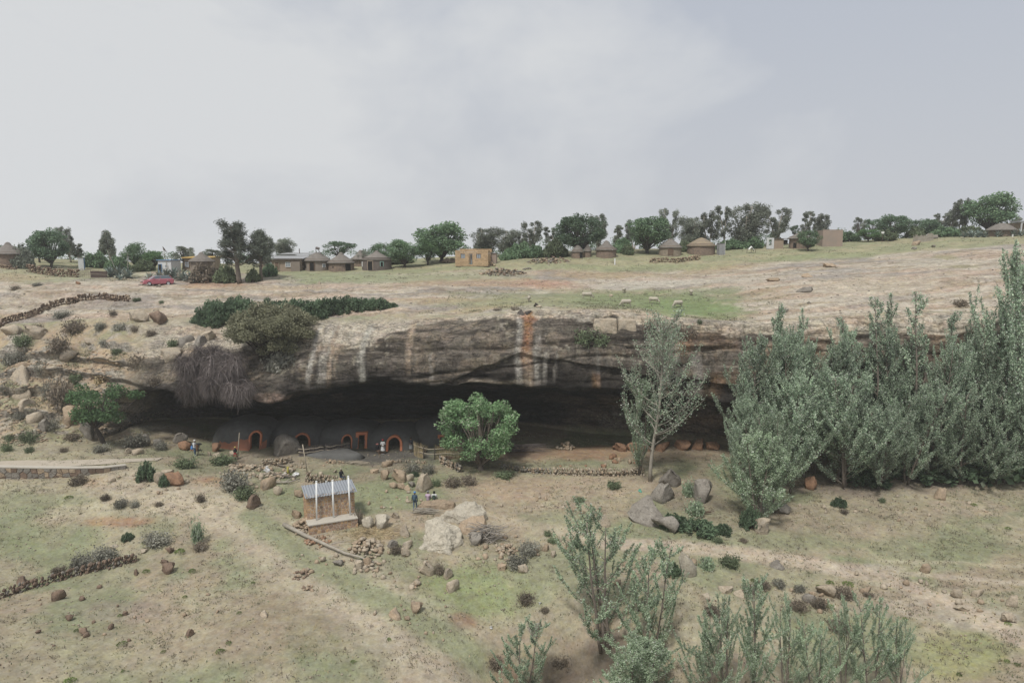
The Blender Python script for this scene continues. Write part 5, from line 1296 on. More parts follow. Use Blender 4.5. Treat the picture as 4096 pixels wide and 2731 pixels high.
# ------------------------------------------------------------------ reed yard fence and brush fences in front of the huts
def gp2(u, v): return gp(u, v)
def reed_fence(u0, u1, v0, v1, h, label, bow=1.2, mat='straw', rail='wood_pale', n=260, gate=None):
    a, b = gp(u0, v0), gp(u1, v1); o = thing('reed_fence', label, 'fence', a); g = np.random.default_rng(int(u0)); d = b - a
    def pt(t): q = a + d * t; y = q.y - bow * math.sin(math.pi * min(1, t * 1.15) ** .6); return Vector((q.x, y, drop(q.x, y, 4)))
    npan = 6
    for s in range(npan):
        if gate is not None and s == gate: continue
        m = MB()
        for i in range(n // npan):
            t = (s + (i + g.random()) / (n // npan)) / npan; q = pt(t) - a; hh = h * g.uniform(.85, 1.25)
            m.tube([q + Vector((0, g.uniform(-.06, .06), -.1)), q + Vector((g.uniform(-.08, .08), g.uniform(-.08, .08), hh))], [.022, .012], 3, False)
        m.build('reed_panel', MATS[mat], o)
    for z in (.45, .85):
        MB().tube([pt(i / 8) - a + Vector((0, -.12, h * z + .04 * math.sin(i * 2))) for i in range(9)], .045, 5).build('rail', MATS[rail], o)
    if gate is not None:
        for q in (gate / npan, (gate + 1) / npan):
            e = pt(q) - a; MB().tube([e + Vector((0, -.1, -.1)), e + Vector((.06, -.1, h * .95))], .06, 6).build('gate_post', MATS['bark_dark'], o)
    return o
reed_fence(414, 480, 454, 457, 1.45, 'curved straw coloured reed fence beside the fresh green tree', gate=1)
reed_fence(326, 350, 452.5, 449.5, 1.0, 'low dark brush fence with yellow straw before the small arch', .6, 'dead_twig', 'wood_pale', 160)
reed_fence(299, 324, 455, 453, .95, 'low brush fence with pale rails right of the big grey boulder', .4, 'dead_twig', 'wood_pale', 150)
g_ = np.random.default_rng(3)
def straw_bundle(u, v, label, s=.8, mat='straw'):
    p = gp(u, v); m = MB(); o = thing('straw_bundle', label, 'straw', p, 0, 'straw bundles at the cave')
    for i in range(70): a = g_.uniform(0, 6.28); m.tube([(g_.normal() * .1, g_.normal() * .1, 0), (math.cos(a) * s * g_.uniform(.2, .7), math.sin(a) * s * .5, s * g_.uniform(.5, 1.1))], [.02, .008], 3, False)
    m.build('stalks', MATS[mat], o); MB().tube([(.12 * math.cos(t), .12 * math.sin(t), .18) for t in [6.28 * q / 8 for q in range(9)]], .025, 4).build('tie', MATS['wood_pale'], o)
straw_bundle(345, 449, 'yellow straw bundle leaning on the brush fence by the small arch')
straw_bundle(424, 452, 'tuft of yellow reeds standing at the gate of the reed fence', .9)
# terrace of dark earth in front of the huts
p = gp(332, 459); o = thing('mud_terrace', 'low dark mud terrace below the small arch', 'terrace', p); me = link_mesh('terrace', FLATS[1][0] * np.array([7.0, 3.0, 1.5]) + 0.05 * np.sin(FLATS[1][0] * 23), FLATS[1][1], MATS['mud_dark'], True, o)
me.location = (0, 1.3, -.1)

# ------------------------------------------------------------------ latrine: rubble masonry, vent pipes, corrugated roof
simple('mortar_pale', (.54, .48, .39), (.46, .41, .33), 4, .95, .2)
simple('masonry_stone', (.42, .28, .16), (.33, .22, .135), 3, .95, .4, 8, .28)
simple('masonry_red', (.34, .23, .165), (.26, .185, .14), 3, .95, .4, 8, .25)
simple('concrete', (.46, .43, .37), (.40, .37, .32), 2, .95, .2)
simple('zinc', (.34, .36, .39), (.29, .31, .335), 1.2, .45, .05, metal=.25)
simple('pvc_white', (.72, .73, .72), (.66, .67, .66), 1.2, .5)
q0 = gp(309.5, 534.5); LR = R(24)
lat = thing('stone_latrine', 'small stone latrine with grey corrugated roof and three white vent pipes', 'latrine', q0, LR)
LW, LD, PH, WH_, PD = 4.15, 2.15, .82, 2.15, 1.25
def rel(m): return m
MB().box((LW / 2, -PD / 2 + PD, PH / 2 - .3), (LW - .06, PD - .06, PH + .5)).build('platform', MATS['mortar_pale'], lat)
MB().box((LW / 2 - .05, PD / 2 - .02, PH + .04), (LW + .1, PD + .12, .09)).build('slab', MATS['concrete'], lat)
MB().box((LW / 2, PD + LD / 2, (PH + WH_) / 2 - .3), (LW - .06, LD - .06, PH + WH_ + .6)).build('wall', MATS['mortar_pale'], lat)
def clad(w, h, M, cell, parent, mats, seed):
    """irregular flat stones bedded in mortar over a w x h face"""
    g = np.random.default_rng(seed); nx, ny = max(1, round(w / cell)), max(1, round(h / (cell * .85))); pts = {}
    for i in range(nx):
        for j in range(ny): pts[i, j] = ((i + .5 + g.uniform(-.38, .38)) * w / nx, (j + .5 + g.uniform(-.38, .38)) * h / ny)
    for (i, j), c in pts.items():
        poly = [(0, 0), (w, 0), (w, h), (0, h)]
        for a in range(i - 2, i + 3):
            for b in range(j - 2, j + 3):
                if (a, b) == (i, j) or (a, b) not in pts: continue
                q = pts[a, b]; nxv, nyv = q[0] - c[0], q[1] - c[1]; mx, my = (c[0] + q[0]) / 2, (c[1] + q[1]) / 2; L_ = math.hypot(nxv, nyv); new = []
                ds = [((x - mx) * nxv + (y - my) * nyv) / L_ + .026 for x, y in poly]
                for t in range(len(poly)):
                    p1, p2, d1, d2 = poly[t], poly[(t + 1) % len(poly)], ds[t], ds[(t + 1) % len(poly)]
                    if d1 <= 0: new.append(p1)
                    if d1 * d2 < 0: s = d1 / (d1 - d2); new.append((p1[0] + (p2[0] - p1[0]) * s, p1[1] + (p2[1] - p1[1]) * s))
                poly = new
                if not poly: break
            if not poly: break
        if len(poly) < 3: continue
        n = len(poly); cx, cy = sum(x for x, _ in poly) / n, sum(y for _, y in poly) / n; d = g.uniform(.02, .05)
        v = [(x, 0.02, y) for x, y in poly] + [(cx + (x - cx) * .97, -d * .7, cy + (y - cy) * .97) for x, y in poly] + [(cx + (x - cx) * .8, -d, cy + (y - cy) * .8) for x, y in poly]
        f = [(t, (t + 1) % n, n + (t + 1) % n, n + t) for t in range(n)] + [(n + t, n + (t + 1) % n, 2 * n + (t + 1) % n, 2 * n + t) for t in range(n)] + [tuple(2 * n + t for t in range(n))]
        link_mesh('stone', [M @ Vector(q) for q in v], f, MATS[mats[int(g.integers(len(mats)))]], False, parent)
T = Matrix.Translation
clad(LW, WH_ - .05, T((0, PD + .02, PH + .09)), .30, lat, ['masonry_stone', 'masonry_stone', 'masonry_red'], 1)
clad(LD, PH + WH_, T((.02, PD + LD, 0)) @ Matrix.Rotation(R(-90), 4, 'Z'), .31, lat, ['masonry_stone', 'masonry_stone', 'masonry_red'], 2)
clad(LW, PH, T((0, .02, 0)), .32, lat, ['masonry_red', 'masonry_red', 'masonry_stone'], 3)
clad(PD, PH, T((.02, PD, 0)) @ Matrix.Rotation(R(-90), 4, 'Z'), .32, lat, ['masonry_red', 'masonry_stone'], 4)
n = 96; v = []; f = []; zt = PH + WH_ + .06
for i in range(n + 1):
    x = -.12 + (LW + .32) * i / n; z = .035 * math.sin(i / n * 2 * math.pi * 19)
    for y, dz in ((PD - .28, -.10), (PD + LD + .15, .22)): v += [(x, y, zt + dz + z), (x, y, zt + dz + z + .03)]
for i in range(n):
    a = 4 * i; f += [(a + 1, a + 5, a + 7, a + 3), (a, a + 2, a + 6, a + 4), (a, a + 4, a + 5, a + 1), (a + 2, a + 3, a + 7, a + 6)]
link_mesh('roof', v, f, MATS['zinc'], False, lat)
for s in (.06, LW - .06): MB().box((s, PD + LD / 2 - .05, zt - .05 + .02), (.08, LD + .3, .1), None).build('beam', MATS['wood_pale'], lat)
for x, h_, dx in ((.75, 3.45, .10), (2.2, 3.35, .02), (3.65, 3.55, -.06)):
    pp = MB().tube([(x, .82, PH + .08), (x + dx, .86, PH + .08 + h_)], .075, 12).build('vent_pipe', MATS['pvc_white'], lat, True)
    MB().tube([(x + dx, .86, PH + .06 + h_), (x + dx, .86, PH + .14 + h_)], .085, 12).build('cap', MATS['pvc_white'], pp)
    MB().box((x + dx * .55, 1.03, PH + WH_ * .9), (.2, .4, .05)).build('bracket', MATS['tin_grey'], pp)

# ------------------------------------------------------------------ boulders and slabs with a character of their own
for a in [
 (183, 450, 13, 9, 'flat orange brown boulder left of the filming person', 'rock_orange', 1),
 (214, 451.5, 11, 8, 'orange sandstone boulder right of the filming person', 'rock_orange', 4), (176, 443, 17, 9, 'tilted grey slab block at the left mouth of the cave', 'rock_grey', 5), (140, 446, 14, 11, 'grey block leaning below the tilted slab', 'rock_grey', 3),
 (157, 447, 9, 8, 'small grey block under the tilted slab', 'rock_grey', 6), (193, 450.5, 10, 6, 'low orange boulder just behind the tripod', 'rock_orange', 7),
  (384, 479.5, 10, 9, 'pinkish boulder at the left of the boulder cluster', 'rock_tan', 4),
 (398, 482, 17, 13, 'large pointed pink boulder in the middle of the boulder cluster', 'rock_tan', 0), (409, 481, 9, 7, 'pale boulder between the pointed one and the eroded one', 'rock_pale', 3),
 (422, 492, 18, 17, 'tall eroded pale boulder at the right of the boulder cluster', 'rock_pale', 5), (393, 488, 9, 6, 'pink slab at the foot of the pointed boulder', 'rock_tan', 1), (401, 489, 8, 6, 'second pink slab at the foot of the pointed boulder', 'rock_tan', 6), (407, 490, 7, 5, 'squared small boulder left of the eroded one', 'rock_tan', 2),
 (411, 487, 7, 6, 'dark small boulder tucked against the eroded one', 'rock_grey', 8), (374, 473, 9, 4, 'flat pale stone above the boulder cluster', 'rock_tan', 7), (386, 467, 12, 6, 'broad low boulder behind the boulder cluster', 'rock_tan', 3),
 (367, 528.5, 12, 12, 'left half of the split pale boulder beside the latrine', 'rock_white', 1), (380, 529, 17, 13, 'right half of the split pale boulder beside the latrine', 'rock_white', 4), (394.5, 518, 8, 6, 'pale boulder right above the split boulder', 'rock_pale', 0),
 (404, 536.5, 11, 12, 'upright pale boulder at the edge of the straw', 'rock_pale', 2), (391, 548, 12, 7, 'low grey boulder behind the stone pile', 'rock_grey', 5), (407, 549, 11, 8, 'leaning grey slab right of the stone pile', 'rock_pale', 3), (405, 557, 9, 10, 'pale upright slab at the right end of the stone pile', 'rock_pale', 6),
 (358, 569, 11, 9, 'pale round boulder at the thin end of the log', 'rock_pale', 7), (337, 566, 11, 6, 'low grey boulder under the log', 'rock_grey', 8), (367, 566, 9, 9, 'tan boulder behind the round one at the end of the log', 'rock_tan', 1),
 (426, 576, 15, 14, 'pale pyramid boulder with a dry bush behind it', 'rock_pale', 0), (447, 579, 11, 10, 'jagged pale boulder with a hollow right of the dry bush', 'rock_pale', 5), (452, 593, 14, 12.5, 'round pale boulder alone on the bright grass', 'rock_pale', 3),
 (415, 613, 14, 9.5, 'flat topped boulder on the green strip', 'rock_tan', 4), (394, 619, 13, 10, 'half sunken tan boulder left of the flat topped one', 'rock_tan', 2), (407, 620, 6, 4, 'small reddish stone between two boulders on the green strip', 'rock_tan', 6),
 (605, 527, 11, 12, 'upright whitish boulder on the right hand grass', 'rock_pale', 2), (582, 513.5, 5, 4, 'small pink boulder above the upright whitish one', 'rock_tan', 1),
 (535, 636, 14, 12, 'grey sloping boulder at the head of the gully', 'rock_grey', 3), (546, 551, 8, 6, 'pale boulder with a split on the grass left of the poplar shoots', 'rock_tan', 5), (553, 557, 6, 6, 'small upright stone beside the split pale boulder', 'rock_pale', 4), (568, 551, 8, 6, 'pinkish boulder below the small green shrubs', 'rock_tan', 0),
 (523, 573, 11, 8, 'pale low boulder at the end of the scrub line', 'rock_pale', 6), (502, 570, 10, 6, 'tan boulder in the scrub line', 'rock_tan', 7),
 (671, 487, 20, 18, 'dark rounded boulder at the foot of the slim poplar', 'rock_grey', 0), (663, 503, 26, 17, 'dark boulder with a tan flank under the slim poplar', 'rock_grey', 5), (648, 526, 38, 26, 'broad smooth grey boulder below the slim poplar', 'rock_grey', 2), (668, 533, 30, 16, 'long low grey boulder in front of the broad smooth one', 'rock_grey', 8), (703, 503, 20, 22, 'dark boulder right of the flowering shrub', 'rock_grey', 4),
 (812, 490, 12, 14, 'round tan boulder showing under the poplar thicket', 'rock_orange', 1), (767, 513, 14, 12, 'dark boulder with orange side behind a poplar stem', 'rock_grey', 3), (784, 514, 16, 10, 'low dark boulder right of the poplar stem', 'rock_grey', 6), (763.5, 534, 15, 16, 'round pale boulder at the edge of the thicket', 'rock_pale', 7),
 (944, 500, 14, 11, 'lone grey tan boulder on the slope below the dark thicket', 'rock_tan', 5), (868, 477, 18, 8, 'low brown boulder in the shade of the thicket', 'rock_brown', 0), (927, 573, 9.5, 8.5, 'crumbly pale boulder beside the right hand track', 'rock_tan', 4), (778, 569, 14, 8, 'grey boulder with a small stone left of the track', 'rock_grey', 2),
 (959, 598, 11, 9, 'angular pale boulder left of the lower right pair', 'rock_pale', 1), (980, 597, 12, 7, 'speckled pale boulder right of the lower right pair', 'rock_pale', 3), (1016, 607, 13, 10, 'pale boulder at the right edge', 'rock_pale', 5), (964, 611, 13, 5, 'flat pale stone with a tuft in front', 'rock_pale', 0), (1011, 622, 14, 8, 'low pale boulder with green tuft near the right edge', 'rock_pale', 6),
 (727, 593, 14, 6, 'first flat pale slab among dry scrub right of the egg shaped boulder', 'rock_pale', 7), (741, 597, 13, 6, 'second flat pale slab among dry scrub right of the egg shaped boulder', 'rock_pale', 2), (706, 601, 9, 7, 'small square pale boulder below the flat slabs', 'rock_pale', 4), (828, 597, 20, 12, 'pale boulder in the middle of the scrub patch', 'rock_pale', 8), (811, 604, 14, 9, 'grey boulder in the lower part of the scrub patch', 'rock_grey', 1), (868, 594, 14, 6, 'flat pale stone at the right of the scrub patch', 'rock_tan', 3),
 (17, 576.5, 1, 1, None, None, 0)]:
    if a[4]: boulder(a[0], a[1], a[2], a[3], a[4], a[5], a[6])
for a in [
 (55, 601, 14, 10, 'grey brown boulder in the left foreground grass', 'rock_brown', 3), (68, 620.5, 8, 6, 'dark brown stone right of the grey brown boulder', 'rock_brown', 1), (82, 634, 8, 6, 'dark stone beside a green cushion in the left foreground', 'rock_brown', 6),
 (166, 574, 13, 10, 'dark red brown boulder above the bare patch', 'rock_brown', 4), (163, 565, 8, 6, 'small brown stone on top of the red brown boulder', 'rock_brown', 0), (135, 575, 6, 6, 'single dark stone below the end of the old wall', 'rock_brown', 2), (188, 637, 9, 7, 'brown pointed stone low in the left foreground', 'rock_brown', 5), (124, 615, 6, 4, 'brown stone next to a green tuft', 'rock_brown', 7), (263, 617, 9, 6, 'whitish flat stone sunk in the sandy spur', 'rock_pale', 2), (168, 553, 8, 6, 'dark stone left of the yellow cushion', 'rock_brown', 8), (201, 551, 7, 5, 'grey round stone at the foot of the green thorn bush', 'rock_grey', 1), (19, 586, 13, 9, 'largest brown block at the broken end of the old wall', 'rock_brown', 2), (142, 553, 8, 3.5, 'pale flat stone left of the dark stone', 'rock_pale', 4), (113, 548, 8, 3, 'white flat stone at the top of the dry brush', 'rock_pale', 6),
 (110, 482.5, 8, 5, 'small white pointed stone on the red earth bank', 'rock_pale', 3)]:
    boulder(*a[:6], a[6])
# left hillside outcrops
for a in [
 (14, 398, 34, 30, 'big pale dome of rock on the left hillside', 'rock_pale', 2), (42, 431, 12, 12, 'round grey boulder at the foot of the left hillside', 'rock_grey', 7), (66, 425, 16, 18, 'tall tan outcrop beside the round grey boulder', 'rock_tan', 4), (20, 412, 20, 12, 'crumbling pale rubble outcrop below the dome', 'rock_pale', 5),
 (84, 436, 14, 16, 'leaning grey slab behind the green shrub at the cave mouth', 'rock_grey', 0), (30, 425, 18, 12, 'lower crumbling outcrop on the left hillside', 'rock_pale', 3), (62, 361, 22, 12, 'pale rock step in the middle of the left hillside', 'rock_pale', 1), (137, 322, 18, 11, 'pale outcrop with yellow lichen near the footpath', 'rock_pale', 6), (155, 324, 16, 13, 'rust brown outcrop beside the lichen rock', 'rock_brown', 8),
 (167, 362, 26, 13, 'long pale block above the left end of the cave', 'rock_pale', 4), (183, 348, 18, 12, 'grey split block above the long pale one', 'rock_grey', 3), (198, 350, 16, 14, 'upright grey block left of the olive bush', 'rock_grey', 5), (205, 341, 18, 10, 'pale grey slab touching the olive bush', 'rock_pale', 7), (30, 337, 24, 12, 'low rounded rock under the curving brown wall', 'rock_pale', 0), (8, 337, 20, 12, 'rounded pale rock at the left edge under the brown wall', 'rock_pale', 8), (125, 368, 24, 10, 'grey lichen covered rock above the cave corner', 'rock_pale', 2), (20, 372, 14, 10, 'rough rock under the grey green shrub on the left', 'rock_tan', 1), (90, 345, 14, 7, 'small pale ledge on the left hillside', 'rock_pale', 6), (135, 455, 12, 6, 'low white boulder at the end of the left path', 'rock_pale', 3), (126, 453.5, 9, 5, 'white boulder beside the low white boulder on the path', 'rock_pale', 5),
 (158, 484, 14, 12, 'pale capped boulder among shrubs below the path', 'rock_pale', 1), (172, 486, 18, 13, 'orange sided boulder right of the pale capped one', 'rock_orange', 6), (165, 476, 14, 6, 'flat white rock on top of the shrub bank', 'rock_pale', 7), (216, 457, 12, 4, 'long low white boulder behind the green shrub', 'rock_pale', 2), (231, 456.5, 7, 5.5, 'white boulder beside the small figure with the red skirt', 'rock_pale', 4), (208.5, 455, 4, 4, 'small white stone by the tripod', 'rock_pale', 0),
 (266, 490, 16, 12, 'big tan boulder in the gully above the latrine', 'rock_tan', 3), (277, 495, 10, 9, 'pale flat faced boulder right of the big tan one', 'rock_pale', 1), (251, 509, 15, 13, 'overhanging red brown boulder in the grass bank', 'rock_brown', 5), (298, 497, 9, 7, 'tan boulder at the back corner of the latrine', 'rock_tan', 6), (306, 527, 10, 10, 'brown boulder leaning on the latrine wall', 'rock_tan', 8), (295, 518, 11, 8, 'pale boulder left of the latrine', 'rock_tan', 0)]:
    boulder(*a[:6], a[6])
boulder(284.5, 455.5, 27, 20, 'big rounded grey boulder in front of the mud huts', 'rock_grey', 0, kind='r')
boulder(689, 577, 18, 24, 'tall egg shaped boulder between two green shrubs', 'rock_white', 1, kind='r')
# flat rock that people sit behind, and the great pale slab
hull_rock([(415, 509.5, 61.1), (417, 504, 61.1), (430, 505, 60.9), (437, 504.6, 60.9), (454, 502.2, 61.3), (456, 500.6, 62.0), (440, 498.4, 62.6), (425, 500, 62.3), (452, 508.5, 61.2)], 'long flat topped rock in front of the seated pair', 'rock_tan', 'flat_rock', seed=1)
hull_rock([(436, 520.5, 59.2), (452, 522.5, 58.8), (444, 513.5, 59.2), (455, 506, 59.6), (474, 497.5, 60.2), (483, 504.5, 60.0), (486.5, 511, 59.5), (476, 515, 58.6), (466, 520.5, 58.2), (470, 507, 61.6)], 'great pale tilted slab right of the stick pile', 'rock_white', seed=2, rough=.2)
hull_rock([(428, 521, 57.7), (441, 518.5, 57.6), (452, 522.5, 57.0), (461, 528, 56.6), (460, 542, 55.3), (449, 546, 54.0), (440, 550, 53.8), (421, 548.5, 54.4), (424, 536, 55.4), (443, 532, 55.0), (436, 541, 54.2)], 'pale eroded lower slab below the great tilted one', 'rock_white', seed=3, rough=.26)
hull_rock([(461, 522, 58.0), (471, 515.5, 58.6), (484, 514, 58.9), (485, 522, 58.0), (474, 535, 56.9), (458, 531, 57.0), (486, 531, 57.6)], 'brown broken rock between the slabs and the brush pile', 'rock_tan', seed=4, rough=.16)
boulder(475, 545, 18, 11, 'grey boulder at the left foot of the brush pile', 'rock_grey', 4)
# blocks on the cliff edge
hull_rock([(594, 318.5, 74.6), (594.5, 331, 74.4), (617, 319, 74.2), (617, 331, 74.2), (600, 316.8, 76.5), (616, 316.8, 76.2)], 'squared pale block on the cliff edge left of the small shrub', 'rock_pale', 'rock_block', seed=5, deep=.2, rough=.06)
hull_rock([(618.5, 319, 74.3), (619, 328, 74.2), (636, 320, 73.8), (636, 328, 73.8), (622, 317, 76.2), (635, 317.5, 75.8)], 'second pale block on the cliff edge', 'rock_pale', 'rock_block', seed=6, deep=.2, rough=.06)
for a in [(521, 314.5, 8, 5, 'dark round stone left on the cliff edge', 'rock_dark', 2), (528, 314.5, 8, 4, 'dark flat stone right on the cliff edge', 'rock_dark', 3), (536, 306.5, 5, 4, 'dark upright stone on the sheep pasture', 'rock_dark', 0), (539, 307, 6, 2, 'white flat stone beside the dark upright one', 'rock_pale', 1), (611, 296.5, 4, 2.5, 'white stone in the dip among the sheep', 'rock_pale', 4),
          (809, 292, 20, 5, 'mossy flat boulder on the bare rock slope', 'rock_grey', 5), (831, 267, 13, 4, 'tan flat boulder high on the bare rock slope', 'rock_tan', 6), (808, 277, 11, 4, 'tan flat boulder low on the bare rock slope', 'rock_tan', 2), (775, 281, 14, 3.5, 'long flat brown boulder at the end of the pasture', 'rock_tan', 1), (785, 312, 9, 3.5, 'dark stone above the poplar tops', 'rock_grey', 7), (809, 303.5, 4, 2.5, 'small dark stone on the bare rock', 'rock_grey', 0), (918, 245, 9, 4.5, 'pinkish block on the slope below the stick kraal', 'rock_tan', 3), (934, 247, 4, 2.5, 'dark stone right of the pinkish block', 'rock_grey', 8), (915, 249, 5, 2.5, 'grey stone left below the pinkish block', 'rock_grey', 4), (936, 238.5, 7, 4, 'grey heap stone at the end of the kraal', 'rock_grey', 1), (893, 239.5, 5, 3, 'brown stone below the dark thicket', 'rock_tan', 5), (319, 284, 4, 3, 'pale stone on the grass below the huts', 'rock_pale', 2), (77, 284, 5, 3, 'orange stone on the rock left of the car', 'rock_orange', 0)]:
    boulder(*a[:6], a[6])
# row of reddish boulders at the back of the right hand cave
for i, (u, w) in enumerate(((620, 16), (634, 14), (645, 13), (664, 16), (684, 18), (700, 15), (714, 14))):
    boulder(u, 451 - (i > 3), w, 8 + i % 3, 'reddish boulder, %s in the row at the back of the right cave' % ('leftmost', 'second', 'third', 'middle', 'third from right', 'second from right', 'rightmost')[i], 'rock_orange', i, group='boulder row in the cave')

# ------------------------------------------------------------------ dry stone walls, stone piles, logs, brush
PALE = ['rock_pale', 'rock_pale', 'rock_tan']
wall_at([(553, 473.5), (580, 475), (610, 475), (645, 474)], 190, 'long pale dry stone wall in front of the right hand cave', PALE, .38, 3, .8, .5)
wall_at([(500, 468), (552, 473)], 80, 'darker low stone wall between the green tree and the long pale wall', ['rock_grey', 'rock_tan'], .35, 3, .6, .5)
wall_at([(440, 462), (452, 468), (462, 472)], 60, 'curved stone wall at the left foot of the fresh green tree', ['rock_tan', 'rock_pale', 'rock_grey'], .4, 3, .9, .6)
wall_at([(263, 465), (279, 464.5), (292, 462)], 80, 'neat tan stone wall below the big grey boulder', ['rock_tan', 'rock_pale'], .3, 4, .75, .4)
wall_at([(306, 480), (322, 482), (338, 484)], 70, 'stone wall beside the seated man', PALE, .42, 3, .9, .6)
wall_at([(386, 462), (412, 462), (430, 463)], 30, 'row of pale stones behind the grey shrub', PALE, .4, 1, .45, .5)
wall_at([(0, 598), (30, 588), (80, 573), (120, 565), (139, 559)], 170, 'old brown dry stone wall overgrown with dry brush in the left foreground', ['rock_brown', 'rock_brown', 'rock_grey'], .32, 3, .7, .45)
rw = [gp(-25, 478), gp(12, 478.5), gp(45, 478), gp(76, 476), gp(104, 472.5), gp(126, 468)]; o = thing('retaining_wall', 'stone retaining wall carrying the left footpath', 'wall', rw[0])
for i_, (a_, b_) in enumerate(zip(rw[:-1], rw[1:])):
    L_ = math.hypot(b_.x - a_.x, b_.y - a_.y); ang = math.atan2(b_.y - a_.y, b_.x - a_.x); hh_ = (1.1, 1.1, 1.0, .8, .5)[i_]; sh = ((b_.z + (1.1, 1.1, 1.0, .8, .5, .3)[i_ + 1] - 1.1 * 0) - (a_.z + hh_)) / L_; Mw = T(a_ - rw[0]) @ Matrix.Rotation(ang, 4, 'Z') @ T((0, 0, -.25 + .0)) @ Matrix(((1, 0, 0, 0), (0, 1, 0, 0), (sh, 0, 1, 0), (0, 0, 0, 1)))
    MB().box((L_ / 2, .24, (hh_ + .25) / 2), (L_ + .05, .44, hh_ + .25), Mw).build('core', MATS['stone_wall'], o); MB().box((L_ / 2, .22, hh_ + .28), (L_ + .1, .55, .10), Mw).build('coping', MATS['concrete'], o); clad(L_, hh_ + .2, Mw, .55, o, ['rock_grey', 'rock_tan', 'rock_brown'], 20 + i_)
fp = [gp(-25, 465), gp(20, 464), gp(60, 464), gp(100, 462), (gp(135, 460)), gp(160, 459)]; v_ = []; f_ = []
for i_, q_ in enumerate(fp):
    for dy_ in (-1.0, -.3, .4, 1.1): v_.append((q_.x, q_.y + dy_ * (1 - .08 * i_), drop(q_.x, q_.y + dy_ * (1 - .08 * i_), q_.z + 3) + .07))
for i_ in range(len(fp) - 1):
    for j_ in range(3): a_ = i_ * 4 + j_; f_.append((a_, a_ + 4, a_ + 5, a_ + 1))
simple('path_dust', (.43, .38, .31), (.36, .315, .255), 1.5, .95, .2); structure(link_mesh('footpath', v_, f_, MATS['path_dust'], True))
wall_at([(0, 327), (30, 317), (55, 306), (80, 300), (105, 298), (130, 301)], 330, 'long curving low brown stone wall on the rock above the left hillside', ['rock_brown', 'rock_brown', 'rock_tan'], .42, 3, .9, .4)
heap((565, 448), 9, .8, .7, 26, 'small heap of pale stones inside the right hand cave', PALE, .5)
heap((366, 549), 17, 1.5, .7, 90, 'pile of pale building stones below the straw', PALE, .42)
heap((303, 527), 9, 1.3, .6, 40, 'tumbled tan stones against the latrine corner', ['rock_tan', 'rock_tan', 'rock_pale'], .42)
heap((318, 541), 12, .9, .3, 40, 'spill of small tan stones in front of the latrine platform', ['rock_tan', 'rock_orange'], .3)
heap((300, 575), 8, .7, .2, 30, 'scatter of reddish stones on the sandy spur', ['rock_tan', 'rock_brown'], .26)
heap((308, 588), 6, .5, .15, 14, 'second smaller scatter of reddish stones on the sandy spur', ['rock_tan', 'rock_brown'], .26)
heap((507, 551), 11, 1.2, .4, 60, 'pile of tan stones right of the brush pile', ['rock_tan', 'rock_pale'], .32)
heap((416, 585), 5, .4, .2, 8, 'three pale stones on the grass below the pyramid boulder', PALE, .5)
heap((372, 566), 10, .8, .2, 22, 'stones strewn at the thin end of the log', PALE, .4)
heap((245, 468), 22, 1.3, .3, 60, 'field of pale stones below the figure with the red skirt', PALE, .4)
heap((272, 476), 18, 1.2, .3, 50, 'pale stones around the white bags', PALE, .38)
heap((335, 462), 10, .5, .3, 22, 'flat stacked stones below the mud terrace', ['rock_tan'], .3)
def log(pix, r0, r1, label, mat='bark_pale', name='log', lift=.12, branches=()):
    P = [gp(*q) for q in pix]; P = [Vector((q.x, q.y, q.z + lift + r0)) for q in P]; o = thing(name, label, 'log', P[0]); n = len(P)
    MB().tube([q - P[0] for q in P], [r0 + (r1 - r0) * i / (n - 1) for i in range(n)], 9).build('trunk', MATS[mat], o, True)
    for t, dx, dy, dz, L in branches:
        q = P[0].lerp(P[-1], t) - P[0]; e = q + Vector((dx, dy, dz)) * L; MB().tube([q, (q + e) / 2 + Vector((0, 0, .05)), e], [r1 * .9, r1 * .6, r1 * .35], 6).build('branch', MATS[mat], o, True)
log([(284, 527), (305, 538), (325, 547), (345, 556), (360, 560), (374, 565)], .19, .05, 'long peeled tree trunk lying in front of the latrine', branches=((.55, .7, .25, .05, 2.2), (.62, .6, -.35, -.05, 1.6), (.35, .8, .3, .1, 1.4)))
log([(273, 484), (290, 483.5), (300, 480)], .10, .06, 'pale curved log on the gully bank'); log([(274, 476), (296, 479)], .13, .10, 'dark log above the pale curved one', 'bark'); log([(284, 484), (297, 476)], .07, .04, 'thin pole crossing the pale curved log', 'bark_pale')
log([(278, 466), (285, 468)], .11, .09, 'short log among the stones', 'bark')
log([(160, 445), (176, 446)], .05, .04, 'thin pale pole lying on the grass at the cave mouth')
log([(690, 515), (711, 514)], .14, .07, 'fallen reddish branch under the poplars', 'wood_brown')
def sticks(u, v, n, L, spread, h, label, mat='bark_pale', name='stick_pile', r=.03, flatz=True, cat='stick pile', dirx=1.0):
    p = gp(u, v); o = thing(name, label, cat, p)
    for i in range(n):
        a = rng.gauss(0, .25) if flatz else rng.uniform(-1.2, 1.2); x, y = rng.uniform(-1, 1) * spread, rng.uniform(-.5, .5) * spread * .6; z = h * rng.random() + .08; l = L * rng.uniform(.6, 1.1)
        d = Vector((math.cos(a) * dirx, math.sin(a) * .6, rng.uniform(-.12, .12) if flatz else rng.uniform(-.5, .7))) * l / 2
        c = Vector((x, y, z + drop(p.x + x, p.y + y, p.z + 4) - p.z)); MB().tube([c - d, c + Vector((0, 0, rng.uniform(0, .08))), c + d], [r, r * .8, r * .5], 4).build('stick', MATS[mat], o)
sticks(425, 513, 26, 1.9, .9, .35, 'pile of straight pale sticks in front of the flat topped rock')
sticks(490, 541, 90, 2.4, 1.1, 1.3, 'tangled grey brush pile against the great pale slab', 'grey_twig', 'brush_pile', .028, False)
